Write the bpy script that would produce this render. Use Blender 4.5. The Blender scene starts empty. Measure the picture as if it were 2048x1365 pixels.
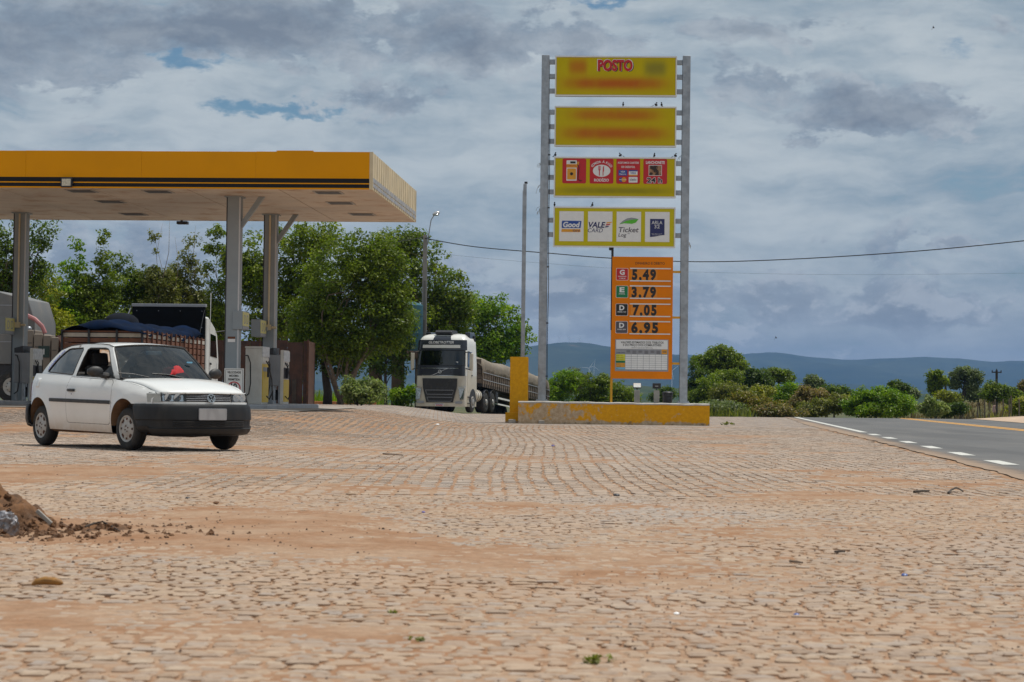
import bpy, bmesh, math, random
import numpy as np
from mathutils import Vector, Matrix, noise as mnoise
from mathutils.geometry import delaunay_2d_cdt

random.seed(7)
rng = np.random.default_rng(11)
R = math.radians
scene = bpy.context.scene
COL = scene.collection

# ------------------------------------------------------------------ camera
FPX, CAM_H = 4200.0, 0.78
PITCH, ROLL = math.atan(114.5 / FPX), R(0.70)
cam_d = bpy.data.cameras.new('camera')
cam = bpy.data.objects.new('camera', cam_d)
COL.objects.link(cam)
cam_d.sensor_width = 36.0
cam_d.lens = FPX / 2048.0 * 36.0
cam_d.clip_start, cam_d.clip_end = 0.05, 60000.0
CAM_M = Matrix.Translation((0, 0, CAM_H)) @ Matrix.Rotation(math.pi / 2 + PITCH, 4, 'X') @ Matrix.Rotation(ROLL, 4, 'Z')
cam.matrix_world = CAM_M
cam_d.dof.use_dof = True
cam_d.dof.focus_distance = 58.0
cam_d.dof.aperture_fstop = 9.0
scene.camera = cam

# ------------------------------------------------------------------ sun, sky, exposure
SUN_TO = Vector((0.27, 0.10, 0.955)).normalized()
sun_d = bpy.data.lights.new('sun', 'SUN')
sun_d.energy = 4.1
sun_d.angle = R(0.6)
sun_d.color = (1.0, 0.955, 0.88)
sun = bpy.data.objects.new('sun', sun_d)
COL.objects.link(sun)
sun.rotation_euler = (-SUN_TO).to_track_quat('-Z', 'Y').to_euler()
sun.location = (0, 0, 60)

world = bpy.data.worlds.new('World')
scene.world = world
world.use_nodes = True
scene.view_settings.view_transform = 'Standard'
scene.view_settings.look = 'None'
scene.view_settings.gamma = 1.0
scene.view_settings.exposure = -0.12
scene.view_settings.use_curve_mapping = False
scene.cycles.use_denoising = True
scene.cycles.max_bounces = 8
scene.cycles.transparent_max_bounces = 24
scene.cycles.volume_bounces = 0
scene.cycles.caustics_reflective = False
scene.cycles.caustics_refractive = False


class NT:
    """small node-tree writer"""
    def __init__(self, tree):
        self.t = tree
        tree.nodes.clear()

    def n(self, kind, inputs=None, **props):
        nd = self.t.nodes.new(kind)
        for k, v in props.items():
            setattr(nd, k, v)
        for k, v in (inputs or {}).items():
            self.set(nd.inputs[k], v)
        return nd

    def set(self, sock, v):
        if isinstance(v, bpy.types.NodeSocket):
            self.t.links.new(v, sock)
        elif isinstance(v, bpy.types.Node):
            self.t.links.new(v.outputs[0], sock)
        else:
            if isinstance(v, (tuple, list)) and len(v) == 3 and sock.type == 'RGBA':
                v = (*v, 1.0)
            sock.default_value = v

    def m(self, op, a, b=0.0, c=None, clamp=False):
        nd = self.n('ShaderNodeMath', operation=op, use_clamp=clamp)
        self.set(nd.inputs[0], a)
        self.set(nd.inputs[1], b)
        if c is not None:
            self.set(nd.inputs[2], c)
        return nd.outputs[0]

    def ramp(self, x, lo, hi, a=0.0, b=1.0, smooth=True):
        nd = self.n('ShaderNodeMapRange', interpolation_type='SMOOTHSTEP' if smooth else 'LINEAR')
        self.set(nd.inputs[0], x)
        for i, v in enumerate((lo, hi, a, b)):
            self.set(nd.inputs[i + 1], v)
        return nd.outputs[0]

    def mix(self, f, a, b, mode='MIX'):
        nd = self.n('ShaderNodeMix', data_type='RGBA', blend_type=mode)
        self.set(nd.inputs[0], f)
        self.set(nd.inputs[6], a)
        self.set(nd.inputs[7], b)
        return nd.outputs[2]

    def noise(self, vec, scale, detail=4.0, rough=0.55, dist=0.0):
        nd = self.n('ShaderNodeTexNoise', {'Scale': scale, 'Detail': detail, 'Roughness': rough, 'Distortion': dist})
        if vec is not None:
            self.set(nd.inputs['Vector'], vec)
        return nd.outputs[0]

    def vec(self, x, y, z):
        nd = self.n('ShaderNodeCombineXYZ')
        for i, v in enumerate((x, y, z)):
            self.set(nd.inputs[i], v)
        return nd.outputs[0]

    def scalev(self, v, s, off=(0, 0, 0)):
        nd = self.n('ShaderNodeMapping')
        self.set(nd.inputs['Vector'], v)
        nd.inputs['Scale'].default_value = s
        nd.inputs['Location'].default_value = off
        return nd.outputs[0]


def build_sky():
    t = NT(world.node_tree)
    sky = t.n('ShaderNodeTexSky', sky_type='NISHITA', sun_disc=False)
    sky.sun_elevation = math.asin(SUN_TO.z)
    sky.sun_rotation = math.atan2(SUN_TO.x, SUN_TO.y)
    sky.air_density, sky.dust_density, sky.ozone_density = 1.0, 0.8, 1.2
    d = t.n('ShaderNodeTexCoord').outputs['Generated']
    sep = t.n('ShaderNodeSeparateXYZ')
    t.set(sep.inputs[0], d)
    el = t.m('ARCSINE', sep.outputs[2])
    nzb = t.n('ShaderNodeTexNoise', {'Scale': 34.0, 'Detail': 6.0, 'Roughness': 0.62})
    t.set(nzb.inputs['Vector'], t.scalev(d, (1, 1, 1.8)))
    spb = t.n('ShaderNodeSeparateColor')
    t.set(spb.inputs[0], nzb.outputs['Color'])
    az = t.m('ADD', t.m('ARCTAN2', sep.outputs[0], sep.outputs[1]), t.m('MULTIPLY', t.m('SUBTRACT', spb.outputs[0], 0.5), 0.075))
    elb = t.m('ADD', el, t.m('MULTIPLY', t.m('SUBTRACT', spb.outputs[1], 0.5), 0.030))

    def blob(px, py, sx, sy):
        a0 = math.atan((px - 1024) / FPX)
        e0 = (797 + 0.0122 * (px - 1024) - py) / FPX
        u = t.m('DIVIDE', t.m('SUBTRACT', az, a0), sx / FPX)
        v = t.m('DIVIDE', t.m('SUBTRACT', elb, e0), sy / FPX)
        q = t.m('ADD', t.m('MULTIPLY', u, u), t.m('MULTIPLY', v, v))
        return t.m('POWER', 2.718, t.m('MULTIPLY', q, -1.0))

    def add(fields):
        s = None
        for f, w in fields:
            x = t.m('MULTIPLY', f, w)
            s = x if s is None else t.m('ADD', s, x)
        return s
    def warped(sc, amt):
        nz = t.n('ShaderNodeTexNoise', {'Scale': sc, 'Detail': 4.0, 'Roughness': 0.55})
        t.set(nz.inputs['Vector'], d)
        wv = t.n('ShaderNodeVectorMath', operation='MULTIPLY_ADD')
        t.set(wv.inputs[0], nz.outputs['Color'])
        wv.inputs[1].default_value = amt
        t.set(wv.inputs[2], d)
        return wv.outputs[0]
    dw = warped(14.0, (0.035, 0.035, 0.022))
    # layer 1: thin pale sheet with soft streaks and a few blue holes
    n1 = t.noise(t.scalev(dw, (1, 1, 3.0)), 6.0, 9.0, 0.58)
    n1b = t.noise(t.scalev(dw, (1, 1, 3.6), (3, 1, 2)), 19.0, 9.0, 0.60)
    holes = add([(blob(365, 128, 80, 30), 0.50), (blob(470, 226, 125, 20), 0.46), (blob(620, 232, 90, 18), 0.46),
                 (blob(1900, 122, 110, 24), 0.34), (blob(1180, 4, 120, 14), 0.4), (blob(60, 250, 120, 26), 0.16)])
    f1 = t.m('SUBTRACT', t.m('ADD', n1, t.m('MULTIPLY', t.m('SUBTRACT', n1b, 0.5), 1.1)), holes)
    c1 = t.ramp(f1, 0.05, 0.36)
    tint = t.ramp(t.m('ADD', t.m('MULTIPLY', n1b, 0.75), t.m('MULTIPLY', n1, 0.75)), 0.54, 0.94)
    low = t.ramp(el, 0.005, 0.085)
    pale = t.mix(tint, t.mix(low, (4.5, 4.95, 5.3), (3.9, 4.95, 5.8)), t.mix(low, (6.5, 6.95, 7.2), (7.4, 8.1, 8.4)))
    col = t.mix(t.m('MULTIPLY', c1, 0.95), t.mix(1.0, sky, (0.66, 0.86, 0.95), 'MULTIPLY'), pale)

    # layer 2: grey-bellied cumulus, lit from above
    def field(v, blobs):
        a = t.noise(t.scalev(v, (1, 1, 1.9)), 27.0, 12.0, 0.62)
        b = t.noise(t.scalev(v, (1, 1, 2.4), (7, 2, 4)), 6.5, 2.0, 0.5)
        return t.m('ADD', t.m('ADD', t.m('MULTIPLY', a, 1.05), t.ramp(b, 0.50, 0.75, 0.0, 0.20)), blobs)
    blobs = add([(blob(620, 70, 340, 70), 0.34), (blob(330, 75, 300, 66), 0.26), (blob(90, 150, 230, 120), 0.28), (blob(795, 205, 112, 38), 0.36),
                 (blob(1200, 78, 230, 44), 0.26), (blob(1560, 64, 170, 34), 0.28), (blob(1770, 235, 215, 50), 0.36), (blob(1720, 205, 90, 40), 0.1),
                 (blob(1470, 170, 120, 42), 0.31), (blob(1895, 478, 74, 22), 0.36), (blob(960, 110, 90, 54), 0.29),
                 (blob(1500, 600, 330, 40), 0.27), (blob(1900, 640, 240, 26), 0.24), (blob(1010, 590, 230, 50), 0.27), (blob(1250, 668, 240, 16), 0.22),
                 (blob(210, 540, 170, 70), 0.31), (blob(330, 490, 80, 60), 0.24), (blob(1985, 74, 64, 16), 0.28), (blob(1640, 290, 50, 14), 0.2),
                 (blob(1330, 415, 1000, 75), -0.22), (blob(700, 330, 600, 42), -0.2), (blob(960, 270, 60, 24), -.1), (blob(365, 132, 110, 30), -.22)])
    f2 = field(dw, blobs)
    up = t.n('ShaderNodeVectorMath', operation='ADD')
    t.set(up.inputs[0], dw)
    up.inputs[1].default_value = (0.003, 0, 0.0085)
    f2u = field(up.outputs[0], add([(blobs, 0.0)]))
    f2n = field(dw, add([(blobs, 0.0)]))
    c2 = t.ramp(f2, 0.665, 0.775)
    lit = t.ramp(t.m('SUBTRACT', f2n, f2u), -0.09, 0.17, smooth=False)
    thick = t.ramp(f2, 0.70, 1.02)
    body = t.mix(thick, t.mix(low, (4.7, 5.05, 5.3), (3.5, 4.3, 5.2)), t.mix(low, (3.5, 3.8, 4.05), (2.2, 2.7, 3.45)))
    rim = t.m('MULTIPLY', lit, t.ramp(thick, 0.0, 1.0, 0.95, 0.40))
    cum = t.mix(rim, body, (6.3, 6.9, 7.4))
    top = t.m('MULTIPLY', t.ramp(el, 0.09, 0.02), t.ramp(t.m('SUBTRACT', f2n, f2u), 0.0, 0.13))
    cum = t.mix(t.m('MULTIPLY', top, 0.8), cum, (7.6, 8.0, 8.2))
    col = t.mix(t.m('MULTIPLY', c2, 0.88), col, cum)
    # below the horizon: plain ground bounce
    col = t.mix(t.ramp(el, -0.03, 0.0), (1.6, 1.4, 1.1), col)
    bg = t.n('ShaderNodeBackground', {'Color': col, 'Strength': 0.080})
    out = t.n('ShaderNodeOutputWorld')
    t.set(out.inputs[0], bg)


build_sky()


# ------------------------------------------------------------------ helpers
def ray(px, py):
    d = CAM_M.to_3x3() @ Vector(((px - 1024) / FPX, -(py - 682.5) / FPX, -1.0))
    return d


def W(px, py, Y):
    """the point of the place that stands at depth Y on the line of sight of photo pixel (px, py)"""
    d = ray(px, py)
    return Vector((0, 0, CAM_H)) + d * (Y / d.y)


def sm(a, b, x):
    t = np.clip((np.asarray(x, float) - a) / (b - a), 0, 1)
    return t * t * (3 - 2 * t)


def tz(x, y):
    x = np.asarray(x, float)
    y = np.asarray(y, float)
    left = 1 - sm(-5.5, -0.8, x)
    z = (0.05 * sm(17, 25, y) * (1 - sm(-3.5, 0.5, x)) + 0.40 * sm(33, 47, y) * left) * (1 - 0.8 * sm(86, 102, y))
    t = np.maximum(0, y - 104.0)
    z = z - 5.0 * (1 - np.exp(-(t / 45.0) ** 1.6))
    z = z + 8.0 * np.exp(-((x - 62) / 30.0) ** 2 - ((y - 220) / 55.0) ** 2)
    return z


def gz(x, y):
    return float(tz(x, y))


def vn(x, y, seed=0):
    """value noise, vectorised"""
    x = np.asarray(x, float)
    y = np.asarray(y, float)
    xi, yi = np.floor(x).astype(np.int64), np.floor(y).astype(np.int64)
    fx, fy = x - xi, y - yi
    fx, fy = fx * fx * (3 - 2 * fx), fy * fy * (3 - 2 * fy)

    def h(a, b):
        n = (a * 374761393 + b * 668265263 + seed * 974634777) & 0x7fffffff
        n = ((n ^ (n >> 13)) * 1274126177) & 0x7fffffff
        return ((n ^ (n >> 16)) & 0xffff) / 65535.0
    return (h(xi, yi) * (1 - fx) + h(xi + 1, yi) * fx) * (1 - fy) + (h(xi, yi + 1) * (1 - fx) + h(xi + 1, yi + 1) * fx) * fy


def fbm(x, y, seed=0, o=4):
    s, a, t = 0, 0.5, 0
    for k in range(o):
        s = s + a * vn(x * 2 ** k, y * 2 ** k, seed + k * 17)
        t += a
        a *= 0.5
    return s / t


def tag(o, label=None, cat=None, group=None, kind=None):
    for k, v in (('label', label), ('category', cat), ('group', group), ('kind', kind)):
        if v is not None:
            o[k] = v
    return o


def empty(name, loc=(0, 0, 0), rz=0.0, rx=0.0):
    o = bpy.data.objects.new(name, None)
    COL.objects.link(o)
    o.empty_display_size = 0.2
    o.location = loc
    o.rotation_euler = (rx, 0, rz)
    return o


def link(name, me, parent=None):
    o = bpy.data.objects.new(name, me)
    COL.objects.link(o)
    if parent is not None:
        o.parent = parent
    return o


def np_mesh(name, v, faces_flat, nper, mat, smooth=False, col=None, parent=None):
    """mesh object from numpy arrays; every face has nper corners"""
    me = bpy.data.meshes.new(name)
    nf = len(faces_flat) // nper
    me.vertices.add(len(v))
    me.vertices.foreach_set('co', np.asarray(v, np.float32).ravel())
    me.loops.add(len(faces_flat))
    me.loops.foreach_set('vertex_index', np.asarray(faces_flat, np.int32))
    me.polygons.add(nf)
    me.polygons.foreach_set('loop_start', np.arange(0, nf * nper, nper, dtype=np.int32))
    me.polygons.foreach_set('use_smooth', np.full(nf, smooth, bool))
    if col is not None:
        a = me.color_attributes.new('col', 'FLOAT_COLOR', 'POINT')
        a.data.foreach_set('color', np.asarray(col, np.float32).ravel())
    me.update(calc_edges=True)
    if mat is not None:
        me.materials.append(mat)
    return link(name, me, parent)


def grid_mesh(name, X, Y, Z, mat, parent=None, smooth=True):
    r, c = X.shape
    v = np.stack([X, Y, Z], -1).reshape(-1, 3)
    i = (np.arange(r - 1)[:, None] * c + np.arange(c - 1)[None, :]).ravel()
    f = np.stack([i, i + 1, i + c + 1, i + c], -1).ravel()
    return np_mesh(name, v, f, 4, mat, smooth, None, parent)


class MB:
    """collects simple solids, then links them as one mesh object"""
    def __init__(self):
        self.v, self.f = [], []

    def add(self, vs, fs, M=None):
        b = len(self.v)
        self.v += [tuple(M @ Vector(p)) if M is not None else tuple(p) for p in vs]
        self.f += [tuple(i + b for i in f) for f in fs]
        return self

    def box(self, x0, x1, y0, y1, z0, z1, M=None):
        return self.add([(x0, y0, z0), (x1, y0, z0), (x1, y1, z0), (x0, y1, z0), (x0, y0, z1), (x1, y0, z1), (x1, y1, z1), (x0, y1, z1)],
                        [(3, 2, 1, 0), (4, 5, 6, 7), (0, 1, 5, 4), (1, 2, 6, 5), (2, 3, 7, 6), (3, 0, 4, 7)], M)

    def prism(self, poly, h0, h1, axis='z', M=None):
        """extrude a 2-D outline: axis z -> (x,y), y -> (x,z), x -> (y,z)"""
        n = len(poly)
        mk = {'z': lambda p, h: (p[0], p[1], h), 'y': lambda p, h: (p[0], h, p[1]), 'x': lambda p, h: (h, p[0], p[1])}[axis]
        vs = [mk(p, h0) for p in poly] + [mk(p, h1) for p in poly]
        fs = [tuple(range(n))[::-1], tuple(range(n, 2 * n))] + [(i, (i + 1) % n, n + (i + 1) % n, n + i) for i in range(n)]
        return self.add(vs, fs, M)

    def tube(self, pts, r, n=8, cap=True):
        """round bar through points; r is a number or one per point"""
        pts = [Vector(p) for p in pts]
        rs = r if isinstance(r, (list, tuple)) else [r] * len(pts)
        vs, fs = [], []
        t0 = (pts[1] - pts[0]).normalized()
        a = t0.orthogonal().normalized()
        for i, p in enumerate(pts):
            t = (pts[min(i + 1, len(pts) - 1)] - pts[max(i - 1, 0)]).normalized()
            a = (a - t * a.dot(t)).normalized()
            b = t.cross(a)
            for k in range(n):
                w = 2 * math.pi * k / n
                vs.append(p + (a * math.cos(w) + b * math.sin(w)) * rs[i])
        for i in range(len(pts) - 1):
            for k in range(n):
                fs.append((i * n + k, i * n + (k + 1) % n, (i + 1) * n + (k + 1) % n, (i + 1) * n + k))
        if cap:
            fs.append(tuple(range(n))[::-1])
            fs.append(tuple(range((len(pts) - 1) * n, len(pts) * n)))
        return self.add(vs, fs)

    def lathe(self, prof, n=24, M=None, closed=False):
        """prof: (radius, height) pairs about local z"""
        vs, fs = [], []
        for r, h in prof:
            for k in range(n):
                w = 2 * math.pi * k / n
                vs.append((r * math.cos(w), r * math.sin(w), h))
        m = len(prof)
        for i in range(m - 1 + (1 if closed else 0)):
            j = (i + 1) % m
            for k in range(n):
                fs.append((i * n + k, i * n + (k + 1) % n, j * n + (k + 1) % n, j * n + k))
        if not closed:
            fs.append(tuple(range(n))[::-1])
            fs.append(tuple(range((m - 1) * n, m * n)))
        return self.add(vs, fs, M)

    def ball(self, c, rx, ry, rz, n=12, m=8, M=None):
        vs, fs = [], []
        for i in range(m + 1):
            th = math.pi * i / m
            for k in range(n):
                w = 2 * math.pi * k / n
                vs.append((c[0] + rx * math.sin(th) * math.cos(w), c[1] + ry * math.sin(th) * math.sin(w), c[2] + rz * math.cos(th)))
        for i in range(m):
            for k in range(n):
                fs.append((i * n + k, (i + 1) * n + k, (i + 1) * n + (k + 1) % n, i * n + (k + 1) % n))
        return self.add(vs, fs, M)

    def sheet(self, P):
        """P: rows of points -> quads"""
        r, c = len(P), len(P[0])
        vs = [p for row in P for p in row]
        fs = [(i * c + j, i * c + j + 1, (i + 1) * c + j + 1, (i + 1) * c + j) for i in range(r - 1) for j in range(c - 1)]
        return self.add(vs, fs)

    def mesh(self, name, mat):
        me = bpy.data.meshes.new(name)
        me.from_pydata(self.v, [], self.f)
        if mat is not None:
            me.materials.append(mat)
        return me

    def build(self, name, mat, parent=None, smooth=False, bevel=0.0, angle=35, solid=0.0, subd=0, fix=True):
        me = self.mesh(name, mat)
        if fix:
            bm = bmesh.new()
            bm.from_mesh(me)
            if smooth:
                bmesh.ops.remove_doubles(bm, verts=bm.verts, dist=1e-5)
            bmesh.ops.recalc_face_normals(bm, faces=bm.faces)
            bm.to_mesh(me)
            bm.free()
        o = link(name, me, parent)
        if smooth:
            me.polygons.foreach_set('use_smooth', np.full(len(me.polygons), True))
            if angle:
                me.set_sharp_from_angle(angle=R(angle))
        if solid:
            s = o.modifiers.new('thickness', 'SOLIDIFY')
            s.thickness = solid
            s.offset = -1
        if bevel:
            b = o.modifiers.new('bevel', 'BEVEL')
            b.width = bevel
            b.segments = 2
            b.limit_method = 'ANGLE'
            b.angle_limit = R(40)
            for p in me.polygons:
                p.use_smooth = True
            w = o.modifiers.new('wn', 'WEIGHTED_NORMAL')
            w.keep_sharp = True
        if subd:
            s = o.modifiers.new('sub', 'SUBSURF')
            s.levels = s.render_levels = subd
        return o


def copy_tree(o, parent=None):
    c = o.copy()
    COL.objects.link(c)
    c.parent = parent
    for ch in list(o.children):
        copy_tree(ch, c)
    return c


def text_part(s, parent, mat, x, z, y, w=None, h=0.1, bold=0.0, shear=0.0, align='CENTER', name='lettering', thick=0.003, track=1.0):
    """flat lettering standing in the local xz plane, facing -y; h is the capital height, w squeezes it to a width"""
    cu = bpy.data.curves.new('t', 'FONT')
    cu.body = s
    cu.size = 1.0
    cu.offset = bold
    cu.shear = shear
    cu.space_character = track
    cu.resolution_u = 3
    cu.align_x = 'LEFT'
    tmp = bpy.data.objects.new('t', cu)
    COL.objects.link(tmp)
    dg = bpy.context.evaluated_depsgraph_get()
    me = bpy.data.meshes.new_from_object(tmp.evaluated_get(dg))
    COL.objects.unlink(tmp)
    bpy.data.objects.remove(tmp)
    bpy.data.curves.remove(cu)
    n = len(me.vertices)
    co = np.zeros(n * 3, np.float32)
    me.vertices.foreach_get('co', co)
    co = co.reshape(-1, 3)
    lo, hi = co.min(0), co.max(0)
    k = h / 0.70
    kx = (w / (hi[0] - lo[0])) if w else k
    X = (co[:, 0] - lo[0]) * kx
    width = X.max()
    X = X - (width / 2 if align == 'CENTER' else (width if align == 'RIGHT' else 0))
    Z = co[:, 1] * k
    out = np.stack([X + x, np.full(n, y - thick), Z + z], -1)
    me.vertices.foreach_set('co', out.astype(np.float32).ravel())
    me.materials.append(mat)
    me.name = name
    me.update()
    return link(name, me, parent)


# ------------------------------------------------------------------ materials
MATS = {}


def material(name, color, rough=0.6, metal=0.0, var=0.12, scale=6.0, bump=0.0, bscale=40.0, dirt=0.0, dirt_col=(0.20, 0.13, 0.08),
             spec=0.5, coat=0.0, objrand=0.0, emit=None):
    """painted / stone / metal surface: base colour with mottling, dust and fine relief"""
    m = bpy.data.materials.new(name)
    m.use_nodes = True
    t = NT(m.node_tree)
    tc = t.n('ShaderNodeTexCoord').outputs['Object']
    n1 = t.noise(tc, scale, 6.0, 0.6)
    lo = tuple(c * (1 - var) for c in color)
    hi = tuple(min(1, c * (1 + var)) for c in color)
    col = t.mix(t.ramp(n1, 0.3, 0.7), lo, hi)
    if dirt:
        n2 = t.noise(t.scalev(tc, (1, 1, 0.45)), scale * 0.7 + 1.3, 7.0, 0.68)
        col = t.mix(t.m('MULTIPLY', t.ramp(n2, 0.47, 0.72), dirt), col, dirt_col)
    if objrand:
        oi = t.n('ShaderNodeObjectInfo').outputs['Random']
        col = t.mix(1.0, col, t.mix(oi, tuple([1 - objrand] * 3), tuple([1 + objrand] * 3)), 'MULTIPLY')
    b = t.n('ShaderNodeBsdfPrincipled', {'Base Color': col, 'Metallic': metal, 'Specular IOR Level': spec, 'Coat Weight': coat, 'Coat Roughness': 0.05})
    t.set(b.inputs['Roughness'], t.ramp(n1, 0.25, 0.75, max(0.02, rough * 0.85), min(1, rough * 1.15)))
    if bump:
        nb = t.noise(tc, bscale, 5.0, 0.6)
        bn = t.n('ShaderNodeBump', {'Strength': bump, 'Distance': 0.01, 'Height': nb})
        t.set(b.inputs['Normal'], bn)
    if emit:
        t.set(b.inputs['Emission Color'], emit[0])
        b.inputs['Emission Strength'].default_value = emit[1]
    o = t.n('ShaderNodeOutputMaterial')
    t.set(o.inputs[0], b)
    MATS[name] = m
    return m


def glass_material(name, tint, rough=0.0, trans=0.6):
    """thin tinted pane: see-through plus mirror reflection by angle"""
    m = bpy.data.materials.new(name)
    m.use_nodes = True
    t = NT(m.node_tree)
    tr = t.n('ShaderNodeBsdfTransparent', {'Color': tint})
    gl = t.n('ShaderNodeBsdfGlossy', {'Color': (1, 1, 1), 'Roughness': rough + 0.01})
    fr = t.n('ShaderNodeFresnel', {'IOR': 1.52})
    f = t.m('MULTIPLY', fr.outputs[0], 1.6, clamp=True)
    mx = t.n('ShaderNodeMixShader')
    t.set(mx.inputs[0], f)
    t.set(mx.inputs[1], tr)
    t.set(mx.inputs[2], gl)
    o = t.n('ShaderNodeOutputMaterial')
    t.set(o.inputs[0], mx)
    MATS[name] = m
    return m


def leaf_material(name, c1, c2, trans=0.44, rough=0.42):
    m = bpy.data.materials.new(name)
    m.use_nodes = True
    t = NT(m.node_tree)
    at = t.n('ShaderNodeAttribute', attribute_name='col')
    sp = t.n('ShaderNodeSeparateColor')
    t.set(sp.inputs[0], at.outputs['Color'])
    oi = t.n('ShaderNodeObjectInfo').outputs['Random']
    col = t.mix(sp.outputs[0], c1, c2)
    col = t.mix(1.0, col, t.mix(sp.outputs[1], (0.65, 0.68, 0.6), (1.9, 1.75, 1.35)), 'MULTIPLY')
    col = t.mix(1.0, col, t.mix(oi, (0.88, 0.9, 0.9), (1.12, 1.1, 1.05)), 'MULTIPLY')
    b = t.n('ShaderNodeBsdfPrincipled', {'Base Color': col, 'Roughness': rough, 'Specular IOR Level': 0.32})
    tl = t.n('ShaderNodeBsdfTranslucent', {'Color': t.mix(1.0, col, (1.1, 1.25, 0.6), 'MULTIPLY')})
    mx = t.n('ShaderNodeMixShader', {0: trans})
    t.set(mx.inputs[1], b)
    t.set(mx.inputs[2], tl)
    o = t.n('ShaderNodeOutputMaterial')
    t.set(o.inputs[0], mx)
    MATS[name] = m
    return m


M = MATS
material('galvanised', (0.36, 0.39, 0.43), 0.42, 0.55, 0.18, 5, 0.05, 30, 0.25, (0.28, 0.22, 0.17))
material('dark_steel', (0.035, 0.035, 0.04), 0.5, 0.3)
material('black_plastic', (0.022, 0.023, 0.025), 0.55, 0, 0.2, 12, 0.1, 120, 0.25, (0.13, 0.10, 0.075))
material('black_rubber', (0.02, 0.02, 0.02), 0.8, 0, 0.25, 10, 0.15, 90, 0.55, (0.10, 0.075, 0.055))
material('white_paint', (0.78, 0.78, 0.76), 0.5, 0, 0.05, 4, 0, 30, 0.18, (0.45, 0.38, 0.30))
material('white_print', (0.80, 0.80, 0.80), 0.5, 0, 0.03)
material('red_print', (0.55, 0.012, 0.02), 0.45, 0, 0.06)
material('black_print', (0.015, 0.014, 0.014), 0.5, 0, 0.1)
material('navy_print', (0.02, 0.025, 0.12), 0.45, 0, 0.06)
material('blue_print', (0.02, 0.07, 0.33), 0.45, 0, 0.06)
material('orange_print', (0.75, 0.33, 0.02), 0.45, 0, 0.06)
material('green_print', (0.10, 0.50, 0.03), 0.45, 0, 0.06)
material('grey_print', (0.30, 0.31, 0.34), 0.5, 0, 0.06)
material('dark_green_print', (0.0, 0.20, 0.07), 0.45, 0, 0.06)
material('yellow_print', (0.72, 0.70, 0.03), 0.45, 0, 0.06)
material('sky_print', (0.20, 0.50, 0.70), 0.45, 0, 0.06)
material('charcoal_print', (0.09, 0.08, 0.10), 0.5, 0, 0.06)
material('plain_yellow', (0.72, 0.36, 0.012), 0.55, 0, 0.08)
material('concrete', (0.34, 0.32, 0.29), 0.85, 0, 0.16, 3, 0.35, 30, 0.35, (0.22, 0.16, 0.11))
material('rust', (0.075, 0.030, 0.017), 0.85, 0, 0.5, 5, 0.3, 20, 0.4, (0.15, 0.055, 0.02))
material('brown_pillar', (0.14, 0.085, 0.058), 0.85, 0, 0.25, 3, 0.3, 25, 0.4, (0.07, 0.05, 0.04))
material('bark', (0.17, 0.125, 0.09), 0.9, 0, 0.35, 9, 0.6, 25)
material('bark_dark', (0.05, 0.038, 0.03), 0.9, 0, 0.35, 9, 0.6, 25)
glass_material('clear_glass', (0.36, 0.46, 0.52))
glass_material('dark_glass', (0.10, 0.11, 0.12))

# ------------------------------------------------------------------ the ground
def pos_nodes(t):
    g = t.n('ShaderNodeNewGeometry')
    s = t.n('ShaderNodeSeparateXYZ')
    t.set(s.inputs[0], g.outputs['Position'])
    return g.outputs['Position'], s.outputs


def make_ground_material():
    m = bpy.data.materials.new('ground')
    m.use_nodes = True
    t = NT(m.node_tree)
    p, s = pos_nodes(t)
    n = t.noise(p, 0.9, 8, 0.65)
    soil = t.mix(t.ramp(n, 0.3, 0.7), (0.30, 0.185, 0.11), (0.46, 0.33, 0.22))
    n2 = t.noise(p, 0.06, 8, 0.62)
    scrub = t.mix(t.ramp(n2, 0.35, 0.62), (0.055, 0.085, 0.020), (0.15, 0.125, 0.06))
    n3 = t.noise(p, 1.7, 6, 0.7)
    scrub = t.mix(t.ramp(n3, 0.4, 0.7), scrub, t.mix(1.0, scrub, (0.6, 0.62, 0.5), 'MULTIPLY'))
    f = t.ramp(t.m('ADD', s[1], t.m('MULTIPLY', n, 8)), 92, 100)
    left = t.m('MULTIPLY', t.ramp(t.m('ADD', s[1], t.m('MULTIPLY', n, 6)), 79, 84), t.ramp(s[0], -4.5, -6.5))
    f = t.m('MAXIMUM', f, left)
    col = t.mix(f, soil, scrub)
    b = t.n('ShaderNodeBsdfPrincipled', {'Base Color': col, 'Roughness': 0.95, 'Specular IOR Level': 0.1})
    bn = t.n('ShaderNodeBump', {'Strength': 0.5, 'Distance': 0.05, 'Height': t.noise(p, 9.0, 6, 0.65)})
    t.set(b.inputs['Normal'], bn)
    o = t.n('ShaderNodeOutputMaterial')
    t.set(o.inputs[0], b)
    return m


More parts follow.
